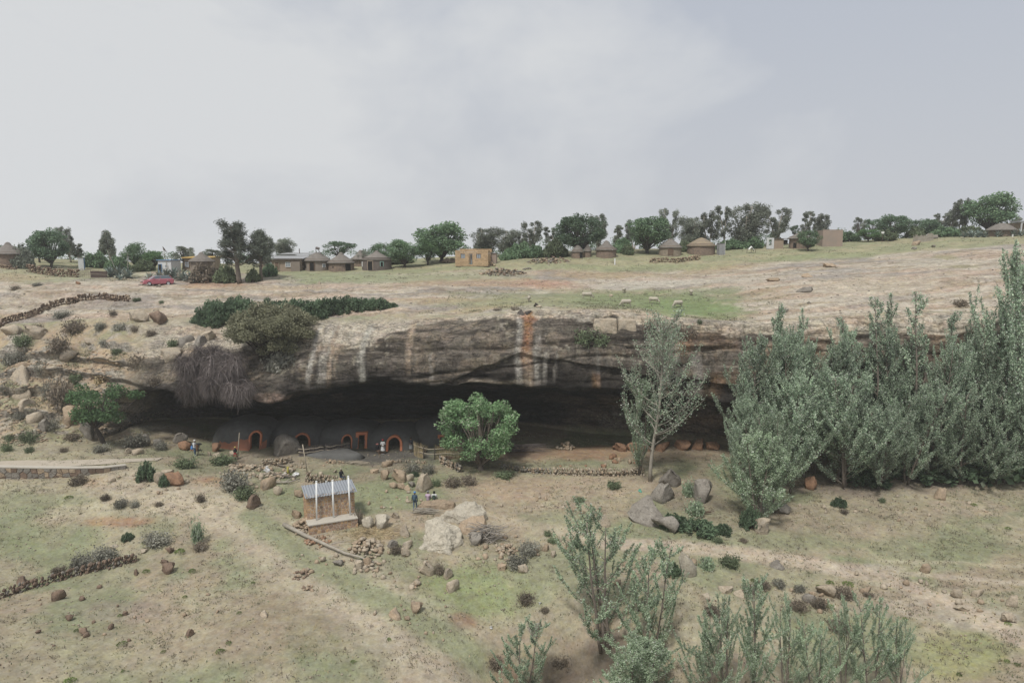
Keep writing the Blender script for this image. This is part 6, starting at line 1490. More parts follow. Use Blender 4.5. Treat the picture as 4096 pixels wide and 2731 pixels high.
sticks(520, 452, 40, 4.5, 1.6, .9, 'heap of long dark branches right of the fresh green tree', 'dead_twig', 'branch_heap', .03)
sticks(357, 464, 22, 1.4, .8, .25, 'small stack of split firewood below the mud terrace', 'wood_pale', 'firewood', .04)
sticks(447, 459, 16, .9, .5, .3, 'reddish firewood by the curved stone wall', 'wood_brown', 'firewood', .04)
# poles, bags and small litter of the yard
def pole(a, b, r, label, mat='bark_pale'):
    p = gp(*a); e = at(b[0], b[1], p.y); o = thing('pole', label, 'pole', p); d = e - p; MB().tube([(0, 0, -.2), tuple(d * .5), tuple(d)], [r, r * .95, r * .85], 7).build('shaft', MATS[mat], o, True); MB().tube([tuple(d * .995), tuple(d * 1.004)], r * .9, 7).build('tip', MATS['wood_pale'], o)
pole((237.5, 457.5), (239.4, 432), .06, 'tall pale pole before the red based hut', 'wood_pale'); pole((307.5, 472.5), (302.6, 444), .06, 'leaning pale pole right of the big grey boulder', 'wood_pale')
simple('plastic_white', (.66, .66, .65), (.56, .56, .56), 3, .5); simple('plastic_yellow', (.55, .50, .12), (.45, .40, .12), 3, .6); simple('plastic_green', (.15, .42, .32), (.12, .36, .28), 3, .6)
def bag(u, v, w, h, label, mat='plastic_white', i=0):
    p = gp(u, v); k = px_m(p); o = thing('bag', label, 'bag', p, rng.uniform(0, 3)); vv, ff = BOULD[i]; vv = vv * np.array([w * k, w * k * .8, h * k]); vv[:, 2] += h * k * .4; vv[:, :2] *= (1 - .25 * (vv[:, 2:3] / (h * k)))
    link_mesh('sack', vv, ff, MATS[mat], True, o); MB().tube([(0, 0, h * k * .7), (.03, 0, h * k * 1.0)], [.10, .14], 7).build('neck', MATS[mat], o)
bag(267, 472.5, 8, 7, 'crumpled white bag left of the logs'); bag(285, 476, 8, 4, 'white bag under the yellow sheet', i=2); bag(296, 475.5, 8, 4, 'white bag right of the green tuft', i=4); bag(326.5, 484, 4, 4, 'white bag at the wall by the seated man', i=5); bag(640, 491, 5, 2.5, 'flat turquoise plastic bag on the bare slope', 'plastic_green', 3); bag(288, 473, 3, 7, 'upright yellow plastic sack among the stones', 'plastic_yellow', 6); bag(491, 628, 3.5, 2.5, 'white scrap of plastic left of the bottom poplar', i=7); bag(540, 603.5, 2, 2, 'tiny white scrap on the grass before the poplar shoots', i=8)
p = gp(341, 484); o = thing('stump_seat', 'upright tan block under the seated man', 'block', p); v_, f_ = BOULD[1]; link_mesh('block', v_ * np.array([.42, .42, 1.0]) + [0, 0, .38], f_, MATS['rock_tan'], True, o)
SEAT_TOP = Vector((p.x, p.y, p.z + .80))

# loose stones: nothing tells those of one spot apart
for u, v, ru, rv, cnt, lo, hi, mats, label in [
 (330, 565, 50, 12, 20, 2.5, 6, ['rock_pale', 'rock_tan'], 'loose stone strewn around the long peeled trunk'), (405, 562, 55, 22, 26, 2.5, 6.5, ['rock_pale', 'rock_tan'], 'loose pale stone between the trunk and the great slabs'), (505, 552, 34, 16, 24, 2.5, 6, ['rock_pale', 'rock_tan'], 'loose stone in the scrub line right of the brush pile'),
 (255, 478, 42, 12, 34, 2.5, 6, ['rock_pale', 'rock_pale', 'rock_tan'], 'loose pale stone on the bank below the huts'), (300, 470, 40, 6, 18, 2, 5, ['rock_pale', 'rock_tan'], 'loose stone in the yard below the big grey boulder'), (400, 500, 40, 12, 16, 2, 5, ['rock_tan', 'rock_pale'], 'loose stone on the green between boulder cluster and flat rock'), (560, 505, 60, 16, 16, 2, 5, ['rock_tan', 'rock_pale'], 'loose stone on the bare slope in the middle'),
 (640, 565, 60, 22, 16, 2.5, 6, ['rock_tan', 'rock_pale'], 'loose stone around the spreading foreground poplar'), (850, 595, 90, 20, 26, 2.5, 7, ['rock_pale', 'rock_tan'], 'loose stone near the scrub patch at the right'), (880, 515, 120, 22, 22, 2, 5, ['rock_pale', 'rock_tan'], 'loose stone on the slope below the thicket'), (960, 600, 60, 24, 14, 2.5, 6, ['rock_pale', 'rock_tan'], 'loose stone at the lower right'), (150, 480, 60, 14, 20, 2, 5, ['rock_pale', 'rock_tan'], 'loose stone on the bank below the left path'), (130, 620, 120, 40, 20, 2.5, 5, ['rock_brown', 'rock_tan'], 'loose brown stone in the left foreground'), (600, 462, 60, 6, 16, 2, 6, ['rock_orange', 'rock_tan'], 'loose reddish stone on the floor of the right cave'), (410, 625, 60, 22, 14, 2, 4.5, ['rock_tan', 'rock_pale'], 'loose stone on the lower green strip')]:
    for _ in range(cnt):
        a_ = rng.uniform(0, 6.28); r_ = math.sqrt(rng.random()); w_ = rng.uniform(lo, hi) * (1.0 if rng.random() < .8 else 1.35)
        boulder(u + math.cos(a_) * r_ * ru, v + math.sin(a_) * r_ * rv, w_, w_ * rng.uniform(.45, .8), label, rng.choice(mats), None, 'stone', 's', .85, .25, label.replace('loose ', '').replace('stone', 'stones', 1), rng.uniform(0, 6.28), 'stone')
# ------------------------------------------------------------------ poplars
PB = [poplar(51, 12, 54, .13, 82, 1.0, .04, plume=.25), poplar(52, 12, 60, .13, 78, 1.15, .03, trunks=2, plume=.24), poplar(53, 12, 46, .13, 84, .95, .05, plume=.26, lean=.12), poplar(54, 12, 60, .13, 76, 1.25, .02, trunks=3, plume=.24, lean=.1)]
PW = [poplar(59, 12, 20, .13, 80, .42, .25, plume=.26), poplar(60, 12, 24, .13, 70, .5, .2, plume=.24, lean=.1)]
PS = poplar(55, 16, 44, .15, 24, .95, .20, 'bark_pale', trunks=1, plume=.34)
PF = [poplar(56, 8, 30, .09, 110, 1.2, .04, lm='poplar_leaf_near', trunks=3, plume=.21), poplar(57, 7, 26, .09, 160, .95, .03, lm='poplar_leaf_near', trunks=2, plume=.24), poplar(58, 7, 54, .10, 140, 1.2, .02, lm='poplar_leaf_near', trunks=3, plume=.36)]
tree_at(PS, 650, 309, 66.5, 74, 'poplar_tree', 'slim open poplar with a long pale trunk standing alone before the cliff', 'poplar')
tree_at(PF[1], 640, 378, 68.5, 44, 'poplar_tree', 'low poplar sapling close behind the slim open poplar', 'poplar')
TG = 'poplar thicket below the cliff'
for i, (pr, u, vt, Y, w, label) in enumerate([
 (PB[0], 752, 338, 67, 60, 'leftmost tall poplar of the thicket'), (PW[0], 768, 305, 68, 22, 'poplar with the highest tip at the left of the thicket'), (PB[1], 788, 334, 65.5, 64, 'poplar right behind the leftmost one'),
 (PB[3], 812, 328, 68, 68, 'bushy poplar in the left half of the thicket'), (PB[0], 838, 344, 65.5, 60, 'poplar with a dip in its top left of the thicket middle'), (PB[2], 858, 330, 67.5, 50, 'poplar just left of the tall middle shoots'), (PW[0], 872, 299, 66.5, 24, 'first of the tall shoots in the middle of the thicket'), (PW[1], 892, 296, 67, 30, 'second of the tall shoots in the middle of the thicket'), (PW[0], 907, 294, 66, 26, 'third and tallest of the shoots in the middle of the thicket'),
 (PB[3], 930, 334, 65.5, 70, 'broad poplar right of the tall middle shoots'), (PB[1], 955, 334, 65.5, 62, 'poplar filling the right half of the thicket'), (PB[3], 905, 372, 64.5, 80, 'low front poplar in the middle of the thicket'), (PB[1], 845, 370, 64.3, 80, 'low front poplar left of the thicket middle'), (PB[0], 790, 372, 63.5, 66, 'low front poplar at the left of the thicket'), (PB[3], 960, 375, 64.3, 84, 'low front poplar at the right of the thicket'), (PB[3], 880, 400, 64, 76, 'lowest poplar skirt at the front of the thicket'), (PB[1], 985, 390, 64, 70, 'dark poplar in the shade at the far right'), (PB[3], 1015, 385, 63.8, 80, 'dark spreading poplar at the right edge'), (PB[1], 930, 405, 64, 70, 'drooping poplar skirt left of the dark right end'),
 (PB[0], 742, 395, 64.5, 46, 'short poplar at the left rim of the thicket'), (PB[2], 892, 326, 67.5, 54, 'full poplar under the tall middle shoots'), (PW[1], 804, 311, 67, 26, 'thin pointed shoot left of the thicket middle'), (PW[0], 840, 318, 66.5, 22, 'thin pointed shoot over the dip of the thicket'), (PW[1], 782, 314, 67.5, 24, 'thin pointed shoot near the left end of the thicket'), (PW[0], 932, 312, 65.5, 22, 'thin pointed shoot right of the thicket middle'), (PW[1], 966, 322, 65, 26, 'thin pointed shoot at the right of the thicket')]):
    tree_at(pr, u, vt, Y, w, 'poplar_tree', label, 'poplar', TG)
tree_at(PB[0], 1004, 244, 63.8, 84, 'poplar_tree', 'tallest poplar reaching up to the pasture at the right edge', 'poplar'); tree_at(PB[1], 1034, 252, 64, 90, 'poplar_tree', 'tall poplar cut by the right edge of the picture', 'poplar')
tree_at(PF[2], 757, 432, 58.5, 62, 'poplar_tree', 'young bright poplar with a dark stem in front of the thicket', 'poplar'); tree_at(PF[1], 772, 412, 60.5, 46, 'poplar_tree', 'young poplar half hidden behind the bright one', 'poplar')
tree_at(PF[0], 611, 506, 44.5, 108, 'poplar_tree', 'foreground poplar bush with many spreading upright shoots', 'poplar'); tree_at(PF[1], 650, 548, 42.5, 60, 'poplar_tree', 'thin foreground poplar shoots right of the spreading bush', 'poplar')
tree_at(PF[2], 636, 640, 39.5, 74, 'poplar_tree', 'dense leafy poplar clump at the bottom below the spreading bush', 'poplar'); tree_at(PF[1], 523, 627, 41, 56, 'poplar_tree', 'leaning poplar clump over the gully at the bottom', 'poplar')
for u, vt, Y, w, pr, l in [(700, 612, 38.5, 52, PF[1], 'first'), (728, 592, 38.8, 50, PF[0], 'second'), (757, 585, 38.6, 54, PF[1], 'third'), (787, 602, 38, 48, PF[0], 'fourth'), (815, 620, 38, 44, PF[1], 'fifth'), (846, 604, 38.6, 46, PF[0], 'sixth'), (872, 596, 38.4, 48, PF[1], 'seventh'), (900, 616, 38, 40, PF[0], 'last')]:
    tree_at(pr, u, vt, Y, w, 'poplar_tree', '%s poplar from the left in the row along the bottom right edge' % l, 'poplar', 'row of foreground poplars')
# ------------------------------------------------------------------ single trees and large bushes
FT = round_tree(61, 15000, .21, 'fresh_leaf', 'bark', 66, .85, .08, 3.8, 7.2, .5, .62)
tree_at(FT, 480, 398, 71, 76, 'fresh_green_tree', 'fresh light green tree standing alone before the cave', 'tree')
FG = round_tree(62, 5200, .19, 'fig_leaf', 'bark_dark', 30, .7, .28, 3.4, 4.6, .4, .7)
tree_at(FG, 104, 386, 72.5, 66, 'green_shrub_tree', 'green wide shrub tree on a leaning dark trunk at the left cave mouth', 'tree')
OB = round_tree(63, 30000, .20, 'olive_scrub', 'bark_dark', 95, .9, .02, 4.2, 6.4, .25, .62)
b = gp(270, 366); b.y += 1.2; b.z = drop(b.x, b.y)
tree_at(OB, 270, 305, b.y, 78, 'olive_bush', 'big grey olive rounded bush on the left brow of the cliff', 'bush', base=Vector((b.x, b.y, b.z - .8)))
OB2 = mound(64, 'grey_scrub', 6000, .15)
b = gp(290, 352); plant('olive_bush', 'lower grey lobe of bush hanging beside the big rounded one', 'bush', OB2, (b.x, b.y + .3, b.z - 2.4), (3.0, 2.0, 3.6))
# leafless dark shrub that hangs over the cave
TB = [twig_bush(65, 2000, -1.6, r=.0062), twig_bush(66, 2000, -2.2, r=.0062)]
for u, v, Y_, s, pr, l in [(190, 372, 73.6, 3.4, TB[0], 'left part of the leafless dark shrub hanging over the cave'), (228, 372, 72.3, 3.8, TB[1], 'right part of the leafless dark shrub hanging over the cave'), (210, 362, 73.4, 3.4, TB[0], 'top of the leafless dark shrub above the cave'), (194, 394, 73.0, 3.2, TB[1], 'lower left tangle of the leafless shrub'), (240, 394, 71.2, 3.0, TB[1], 'lower right tassel of the leafless shrub reaching down to the red based hut'), (215, 388, 72.0, 3.2, TB[0], 'middle tangle of the leafless shrub')]:
    b = at(u, v, Y_); plant('leafless_shrub', l, 'shrub', pr, b, (s * .8, s * .7, s * 1.1), None, 'leafless shrub over the cave', second='twigs')
# brambles on the cliff top
def hedge(pix, label, name='bramble_hedge', sc=1.0, hs=1.0):
    P = [gp(*q[:2]) for q in pix]; o = thing(name, label, 'hedge', P[0])
    HM = [mound(70 + i, 'bramble_leaf', 6400, .15) for i in range(2)] if not hasattr(hedge, 'm') else hedge.m; hedge.m = HM
    for i, (p, q) in enumerate(zip(P, pix)):
        r = q[2] * px_m(p) / 2; inst('clump', HM[i % 2][1], o, (p.x - P[0].x, p.y - P[0].y + r * .3, p.z - P[0].z - .3), (0, 0, rng.uniform(0, 6)), (r * sc, r * .62 * sc, q[3] * px_m(p) * 1.15 * hs)); inst('stems', HM[i % 2][0], o, (p.x - P[0].x, p.y - P[0].y + r * .3, p.z - P[0].z - .3), (0, 0, 0), (r, r * .6, q[3] * px_m(p)))
hedge([(205, 325, 36, 20), (222, 324, 40, 26), (242, 318, 40, 25), (212, 314, 36, 18), (233, 309, 36, 14)], 'dark green bramble clump left of the olive bush')
hedge([(272, 314, 40, 18), (292, 317, 44, 22), (312, 316, 44, 20), (332, 313, 40, 20), (350, 310, 40, 17), (366, 308.5, 34, 14), (380, 307, 28, 12), (390, 306.5, 18, 7)], 'long dark green bramble hedge on the cliff top')
# ------------------------------------------------------------------ shrubs
SC = {'g': [scrub(81, 'grey_scrub', 1500, .13, 40), scrub(82, 'grey_scrub', 1300, .13, 36)], 'b': [scrub(83, 'brown_scrub', 1500, .13, 44), scrub(84, 'brown_scrub', 1300, .12, 50)], 'n': [scrub(85, 'green_scrub', 1700, .14, 36), scrub(86, 'green_scrub', 1500, .14, 36)], 'd': [mound(87, 'bramble_leaf', 2400, .22), mound(88, 'bramble_leaf', 2200, .2)], 's': [scrub(89, 'poplar_leaf_near', 1300, .16, 30)], 'o': [scrub(90, 'straw', 900, .2, 40)]}
KN = {'g': 'grey scrub bush', 'b': 'brown dry bush', 'n': 'dull green bush', 'd': 'dark green bush', 's': 'silvery leaved bush', 'o': 'straw coloured grass bush'}
def shrub(u, v, w, h, kind, where, dy=.3):
    """u, v: middle of the foot"""
    p = gp(u, v); k = px_m(p); r = w * k / 2 * 1.12; pr = rng.choice(SC[kind])
    plant('shrub', KN[kind] + ' ' + where, 'shrub', pr, (p.x, p.y + r * dy, p.z - .05), (r, r, h * k * 1.15), None, 'shrubs and scrub')
for a in [
 (59, 318, 24, 10, 'g', 'just below the curving brown wall'), (71, 334, 32, 18, 'b', 'largest on the upper left hillside'), (98, 330, 16, 11, 'g', 'right of the largest brown one on the left hillside'), (118, 331, 22, 11, 'g', 'left of the lichen outcrop'), (135, 332, 14, 9, 'b', 'at the foot of the lichen outcrop'), (20, 347, 20, 16, 'n', 'at the left edge below the rounded rock'), (57, 350, 26, 17, 'b', 'in the middle of the left hillside'), (10, 366, 30, 20, 'g', 'pale and round at the left edge'), (112, 316, 10, 8, 'b', 'small beside the footpath top'),
 (174, 347, 20, 10, 'n', 'in front of the split block'), (136, 367, 28, 15, 'b', 'on the ledge over the cave corner'), (14, 290, 14, 6, 'b', 'on the rock at the far left'), (36, 286, 14, 5, 'g', 'on the upper rock left of the car'), (136, 301, 12, 5, 'n', 'at the end of the curving brown wall'), (161, 303, 8, 4, 'n', 'small on the rock right of the brown wall'),
 (58, 408, 34, 34, 'b', 'tall in the cleft left of the green shrub tree'), (47, 399, 22, 24, 'g', 'pale beside the cleft on the left hillside'), (5, 393, 18, 16, 'g', 'beside the dome rock at the left edge'), (50, 429, 24, 12, 'g', 'low at the foot of the left hillside'), (26, 441, 22, 12, 'n', 'on the red earth slope at the left'), (5, 451, 14, 10, 'n', 'at the left edge above the path'), (8, 440, 12, 8, 'n', 'small above the one at the left edge'), (132, 447, 30, 17, 'g', 'round before the left cave mouth'), (98, 452, 22, 10, 'g', 'on the grass above the left path'), (98, 384, 18, 12, 'o', 'hanging at the upper left corner of the cave'), (118, 428, 16, 10, 'b', 'twiggy under the green shrub tree'), (160, 450, 18, 12, 'g', 'right of the grey slab blocks'),
 (145, 481, 16, 20, 'd', 'at the left end of the bank below the path'), (164, 486, 10, 12, 'd', 'between the two capped boulders'), (184, 468, 28, 12, 'n', 'on the bank right of the path end'), (222, 465, 32, 12, 'n', 'spreading in front of the white boulders'), (232, 492, 44, 26, 'g', 'largest in the gully above the spur'), (242, 500, 26, 16, 'n', 'at the lower end of the gully scrub'), (76, 485, 24, 12, 'b', 'on the red bank below the retaining wall'), (104, 500, 14, 8, 'b', 'small on the bank left of the spur'), (118, 508, 20, 12, 'g', 'on the spur left of the sand'), (134, 507, 14, 8, 'g', 'small on the spur beside the sand'), (158, 506, 12, 6, 'b', 'low on the spur near the sand'), (200, 502, 12, 10, 'b', 'at the red scrape on the spur'),
 (153, 547, 40, 17, 'g', 'long and low left of the thorn bush'), (127, 540, 11, 8, 'd', 'small at the left of the long grey one'), (197, 545, 16, 31, 's', 'upright like a thorn bush on the spur'), (199, 551, 20, 12, 'b', 'at the foot of the upright silvery one'), (78, 570, 34, 18, 'g', 'growing over the old wall'), (104, 562, 34, 18, 'g', 'growing over the right end of the old wall'), (57, 574, 20, 10, 'b', 'growing over the left of the old wall'),
 (413, 473, 22, 13, 'g', 'left of the pair before the reed fence'), (427, 474, 20, 13, 'g', 'right of the pair before the reed fence'), (414, 476, 9, 5, 'd', 'small below the grey pair'), (358, 524, 13, 17, 'b', 'dark and upright at the right wall of the latrine'), (439, 575, 17, 15, 'b', 'between the pyramid boulder and the jagged one'), (396, 554, 18, 11, 'b', 'twiggy in the stone pile'), (365, 562, 12, 5, 'd', 'low under the thin end of the log'), (452, 487, 24, 12, 'b', 'dark at the foot of the earth bank under the fresh tree'), (468, 485, 26, 12, 'b', 'below the trunk of the fresh tree'), (436, 486, 12, 9, 'n', 'behind the seated pair'), (505, 478, 26, 9, 'n', 'below the dark stone wall'),
 (548, 536, 12, 7, 'n', 'first of three left of the foreground poplar tips'), (554, 543, 16, 7, 'n', 'second of three left of the foreground poplar tips'), (576, 547, 10, 9, 'd', 'third of three left of the foreground poplar tips'), (528, 555, 34, 14, 'g', 'upper part of the scrub line'), (518, 568, 34, 14, 'g', 'lower part of the scrub line'), (526, 605, 26, 13, 'b', 'dry on the grass left of the foreground poplar'), (545, 612, 14, 6, 'b', 'small and brown below the dry one'), (614, 489, 20, 10, 'n', 'on the bare slope below the long stone wall'), (580, 502, 16, 6, 'n', 'low on the bare slope'), (674, 576, 14, 15, 'd', 'left of the egg shaped boulder'), (708, 570, 22, 16, 's', 'right of the egg shaped boulder'), (732, 567, 28, 13, 'n', 'beside the path right of the egg shaped boulder'), (751, 594, 22, 11, 'b', 'right of the flat slabs'), (713, 616, 22, 13, 'b', 'round below the flat slabs'), (600, 634, 20, 10, 'b', 'in the gully among the poplars'), (560, 668, 26, 14, 'b', 'in the dark soil of the gully'), (494, 668, 24, 12, 'b', 'on the lip of the bottom gully'),
 (690, 497, 18, 20, 's', 'with pale blooms in the dark boulders'), (697, 516, 26, 18, 's', 'pale below the flowering one'), (675, 528, 26, 14, 'd', 'trailing over the long low boulder'), (700, 534, 34, 14, 'd', 'carpeting the ground right of the long low boulder'), (724, 533, 18, 9, 'd', 'at the end of the dark green carpet'), (718, 542, 16, 6, 'n', 'low before the dark green carpet'), (744, 542, 12, 5, 'b', 'low on the grass at the thicket edge'), (752, 528, 22, 20, 'd', 'under the young bright poplar'),
 (764, 590, 20, 12, 'b', 'at the left of the scrub patch'), (780, 588, 20, 10, 'g', 'upper left of the scrub patch'), (800, 592, 18, 9, 'g', 'in the scrub patch left of the pale boulder'), (846, 599, 28, 14, 'b', 'upper right of the scrub patch'), (800, 611, 26, 13, 'b', 'lower left of the scrub patch'), (821, 609, 22, 14, 'b', 'lower middle of the scrub patch'), (870, 597, 16, 6, 'b', 'last on the right of the scrub patch'), (842, 632, 34, 12, 'b', 'flat below the scrub patch'), (840, 506, 14, 9, 'd', 'small on the bare slope below the thicket'), (845, 514, 12, 7, 'b', 'small below the tiny dark green one'), (883, 502, 9, 6, 'n', 'small on the slope below the thicket middle'),
 (930, 479, 60, 18, 'd', 'spreading under the thicket middle'), (968, 476, 66, 30, 'd', 'added to deepen the shade at the right of the thicket'), (1008, 476, 76, 40, 'd', 'added to darken the right edge under the thicket'), (870, 484, 40, 14, 'd', 'under the left of the thicket'), (24, 356, 18, 12, 'b', 'between the pale rocks at the left'), (40, 372, 20, 14, 'g', 'above the big dome of rock'), (82, 362, 20, 12, 'b', 'in the middle of the left slope'), (74, 384, 18, 14, 'n', 'above the green shrub tree'), (36, 330, 16, 8, 'b', 'under the brown wall at the left'), (104, 346, 18, 9, 'g', 'beside the left footpath ridge'), (116, 354, 14, 8, 'n', 'small on the left ridge'), (150, 336, 16, 8, 'b', 'below the rust brown outcrop'), (18, 420, 18, 10, 'g', 'below the crumbling outcrop at the left'), (70, 440, 20, 9, 'b', 'in the hollow at the foot of the left slope'), (88, 415, 14, 16, 'b', 'dark behind the green shrub tree'), (155, 385, 24, 12, 'b', 'at the lip of the left cave corner'), (112, 394, 18, 14, 'b', 'in the corner above the green shrub tree'), (28, 452, 12, 7, 'n', 'low above the left path'), (62, 452, 12, 6, 'b', 'low on the grass above the path'),  # the two largest dark bushes are added to darken the thicket's right foot
 (584, 345, 34, 22, 'n', 'growing out of the cliff face'), (602, 345, 22, 15, 'n', 'right lobe growing out of the cliff face'), (655, 332, 34, 16, 'b', 'on the cliff edge behind the slim poplar'), (686, 337, 34, 16, 'b', 'hanging under the cliff edge behind the slim poplar'), (700, 324, 7, 7, 'n', 'tiny on the cliff edge right of the pasture'), (963, 306, 20, 9, 'b', 'on the cliff edge beside the tallest poplar'), (498, 310, 14, 3, 'b', 'low on the cliff edge by the dark stones'), (515, 310, 14, 5, 'b', 'beside the dark stones on the cliff edge')]:
    shrub(*a)
CU = [tuft(91, 'cushion_green', 110, .42), tuft(92, 'cushion_green', 90, .45)]
for u, v, w, h, where in [(69, 498, 9, 5, 'alone on the pale left meadow'), (180, 553, 11, 9, 'yellowish under the thorn bush'), (146, 572, 8, 6, 'at the right end of the old wall'), (192, 572, 8, 7, 'right of the red brown boulder'), (185, 597, 6, 4, 'in the middle left foreground'), (122, 644, 11, 5, 'wide in the left foreground'), (220, 652, 11, 6, 'right of the pointed brown stone'), (70, 682, 13, 9, 'at the bottom left edge'), (77, 631, 7, 5, 'beside the dark stone'), (239, 613, 6, 4, 'at the edge of the bare brown patch'), (229, 643, 7, 4, 'inside the bare brown patch'), (120, 616, 5, 5, 'beside the brown stone'), (253, 583, 5, 4, 'on the sandy spur'), (163, 652, 6, 4, 'low left of the pointed stone'), (123, 671, 5, 3, 'near the bottom left'), (144, 543, 5, 4, 'tiny by the grey shrub'), (389, 640, 5, 6, 'thin and upright on the lower spur'), (353, 662, 6, 5, 'near the bottom on the lower spur'),
        (830, 584, 9, 7, 'left above the scrub patch'), (848, 585, 13, 7, 'wide above the scrub patch'), (819, 587, 7, 5, 'small above the scrub patch'), (867, 590, 6, 4, 'right above the scrub patch'), (831, 608, 10, 7, 'yellowish at the lower edge of the scrub patch'), (753, 581, 6, 6, 'on the left tip of the scrub patch'), (1007, 662, 7, 6, 'left of the pair at the lower right edge'), (1017, 665, 7, 5, 'right of the pair at the lower right edge'), (959, 675, 6, 5, 'near the bottom right'), (905, 619, 6, 4, 'above the bottom right poplars'), (290, 475, 5, 4, 'dark among the white bags'), (433, 521, 9, 5, 'at the corner of the great slab'), (1008, 624, 8, 4, 'beside the low boulder at the right'), (974, 505, 7, 4, 'on the slope at the right'), (1008, 529, 6, 5, 'on the right hand grass')]:
    p = gp(u, v); k = px_m(p); o = thing('grass_cushion', 'bright green cushion plant ' + where, 'plant', p, rng.uniform(0, 6), 'green cushion plants'); o.scale = (w * k * .55, w * k * .55, h * k * .95); inst('leaves', rng.choice(CU), o)
# ------------------------------------------------------------------ bodies: one smooth surface around tapered limbs
def blob(caps, res=.035, k=.05):
    """caps: (a, b, ra, rb, material index) -> verts, quads, material per face (surface nets)"""
    A0 = np.array([c[0] for c in caps]); B0 = np.array([c[1] for c in caps]); ra = np.array([c[2] for c in caps]); rb = np.array([c[3] for c in caps])
    lo = np.minimum(A0, B0).min(0) - max(ra.max(), rb.max()) - 3 * res; hi = np.maximum(A0, B0).max(0) + max(ra.max(), rb.max()) + 3 * res
    n = np.ceil((hi - lo) / res).astype(int) + 1; G = np.stack(np.meshgrid(*[lo[i] + np.arange(n[i]) * res for i in range(3)], indexing='ij'), -1)
    ex = np.zeros(n); 
    def dist(Q, i):
        ab = B0[i] - A0[i]; t = np.clip(((Q - A0[i]) @ ab) / (ab @ ab + 1e-9), 0, 1); return np.linalg.norm(Q - A0[i] - t[..., None] * ab, axis=-1) - (ra[i] + (rb[i] - ra[i]) * t)
    kk = k * .35
    for i in range(len(caps)): ex += np.exp(-np.clip(dist(G, i) / kk, -60, 60))
    D = -kk * np.log(ex + 1e-30); s = D < 0
    c = np.stack([s[i:n[0] - 1 + i, j:n[1] - 1 + j, l:n[2] - 1 + l] for i in (0, 1) for j in (0, 1) for l in (0, 1)]); act = c.any(0) & ~c.all(0)
    idx = -np.ones(act.shape, int); cells = np.argwhere(act); idx[act] = np.arange(len(cells)); acc = np.zeros((len(cells), 3)); cnt = np.zeros(len(cells))
    offs = [(i, j, l) for i in (0, 1) for j in (0, 1) for l in (0, 1)]
    for a in offs:
        for ax in range(3):
            if a[ax]: continue
            b = list(a); b[ax] = 1; da = D[tuple((cells + a).T)]; db = D[tuple((cells + b).T)]; m = (da < 0) != (db < 0); t = np.where(m, da / np.where(da - db == 0, 1, da - db), 0)
            p = np.array(a, float)[None] + np.zeros((len(cells), 3)); p[:, ax] += t; acc[m] += p[m]; cnt[m] += 1
    V = lo + (cells + acc / np.maximum(cnt, 1)[:, None]) * res; Q = []
    for ax in range(3):
        u, v = (ax + 1) % 3, (ax + 2) % 3; sl0 = [slice(None)] * 3; sl1 = [slice(None)] * 3; sl0[ax] = slice(0, -1); sl1[ax] = slice(1, None)
        e = np.argwhere(s[tuple(sl0)] != s[tuple(sl1)]); e = e[(e[:, u] > 0) & (e[:, v] > 0) & (e[:, u] < n[u] - 1) & (e[:, v] < n[v] - 1)]
        def cell(du, dv): q = e.copy(); q[:, u] -= du; q[:, v] -= dv; return idx[tuple(q.T)]
        q = np.stack([cell(1, 1), cell(0, 1), cell(0, 0), cell(1, 0)], 1); flip = ~s[tuple(e.T)]; q[flip] = q[flip][:, ::-1]; Q.append(q)
    Q = np.concatenate(Q); Q = Q[(Q >= 0).all(1)]; ctr = V[Q].mean(1); dd = np.stack([dist(ctr, i) for i in range(len(caps))], 1); mi = np.array([c[4] for c in caps])[dd.argmin(1)]
    return V, Q, mi
def body(name, caps, mats, parent, res=.035, k=.05, extra=None):
    V, Q, mi = blob(caps, res, k); F4 = Q
    if extra is not None:
        ev, ef, em = extra; F4 = [tuple(q) for q in Q.tolist()] + [tuple(t + len(V) for t in q) for q in ef]; V = np.concatenate([V, np.array(ev)]); mi = np.concatenate([mi, np.full(len(ef), em)])
    o = link_mesh(name, V, F4, [MATS[m] for m in mats], True, parent); o.data.polygons.foreach_set('material_index', mi.astype(np.int32)); return o
simple('skin', (.115, .068, .048), (.095, .056, .04), 6, .6)
for nm, c in {'cloth_black': (.025, .026, .03), 'cloth_navy': (.05, .075, .11), 'denim': (.09, .14, .21), 'cloth_white': (.66, .66, .65), 'cloth_lilac': (.48, .37, .47), 'cloth_red': (.42, .06, .07), 'cloth_grey': (.20, .21, .21), 'cloth_brown': (.15, .10, .07), 'cloth_blue': (.10, .24, .50), 'cloth_green': (.045, .07, .055), 'cloth_khaki': (.36, .33, .25), 'hair_black': (.012, .011, .011), 'cloth_pink': (.45, .20, .18), 'cloth_yellow': (.5, .42, .12), 'cloth_teal': (.06, .10, .13)}.items(): simple(nm, c, tuple(q * .75 for q in c), 6, .9)
V3 = lambda *a: np.array(a, float)
def fingers(wrist, d, side, m):
    """five bent fingers from a palm; d points along the hand"""
    d = Vector(d).normalized(); s = Vector(side).normalized(); n = d.cross(s); mb = MB(); w = Vector(wrist)
    for i, L in enumerate((.075, .085, .08, .065)):
        b = w + d * .055 + s * (.024 - .016 * i); mb.tube([b, b + d * L * .5 + n * .008, b + d * L * .85 + n * .03], [.011, .010, .007], 4)
    b = w + d * .01 + s * .03; mb.tube([b, b + s * .03 + d * .03, b + s * .035 + d * .06 + n * .01], [.012, .011, .008], 4); return mb
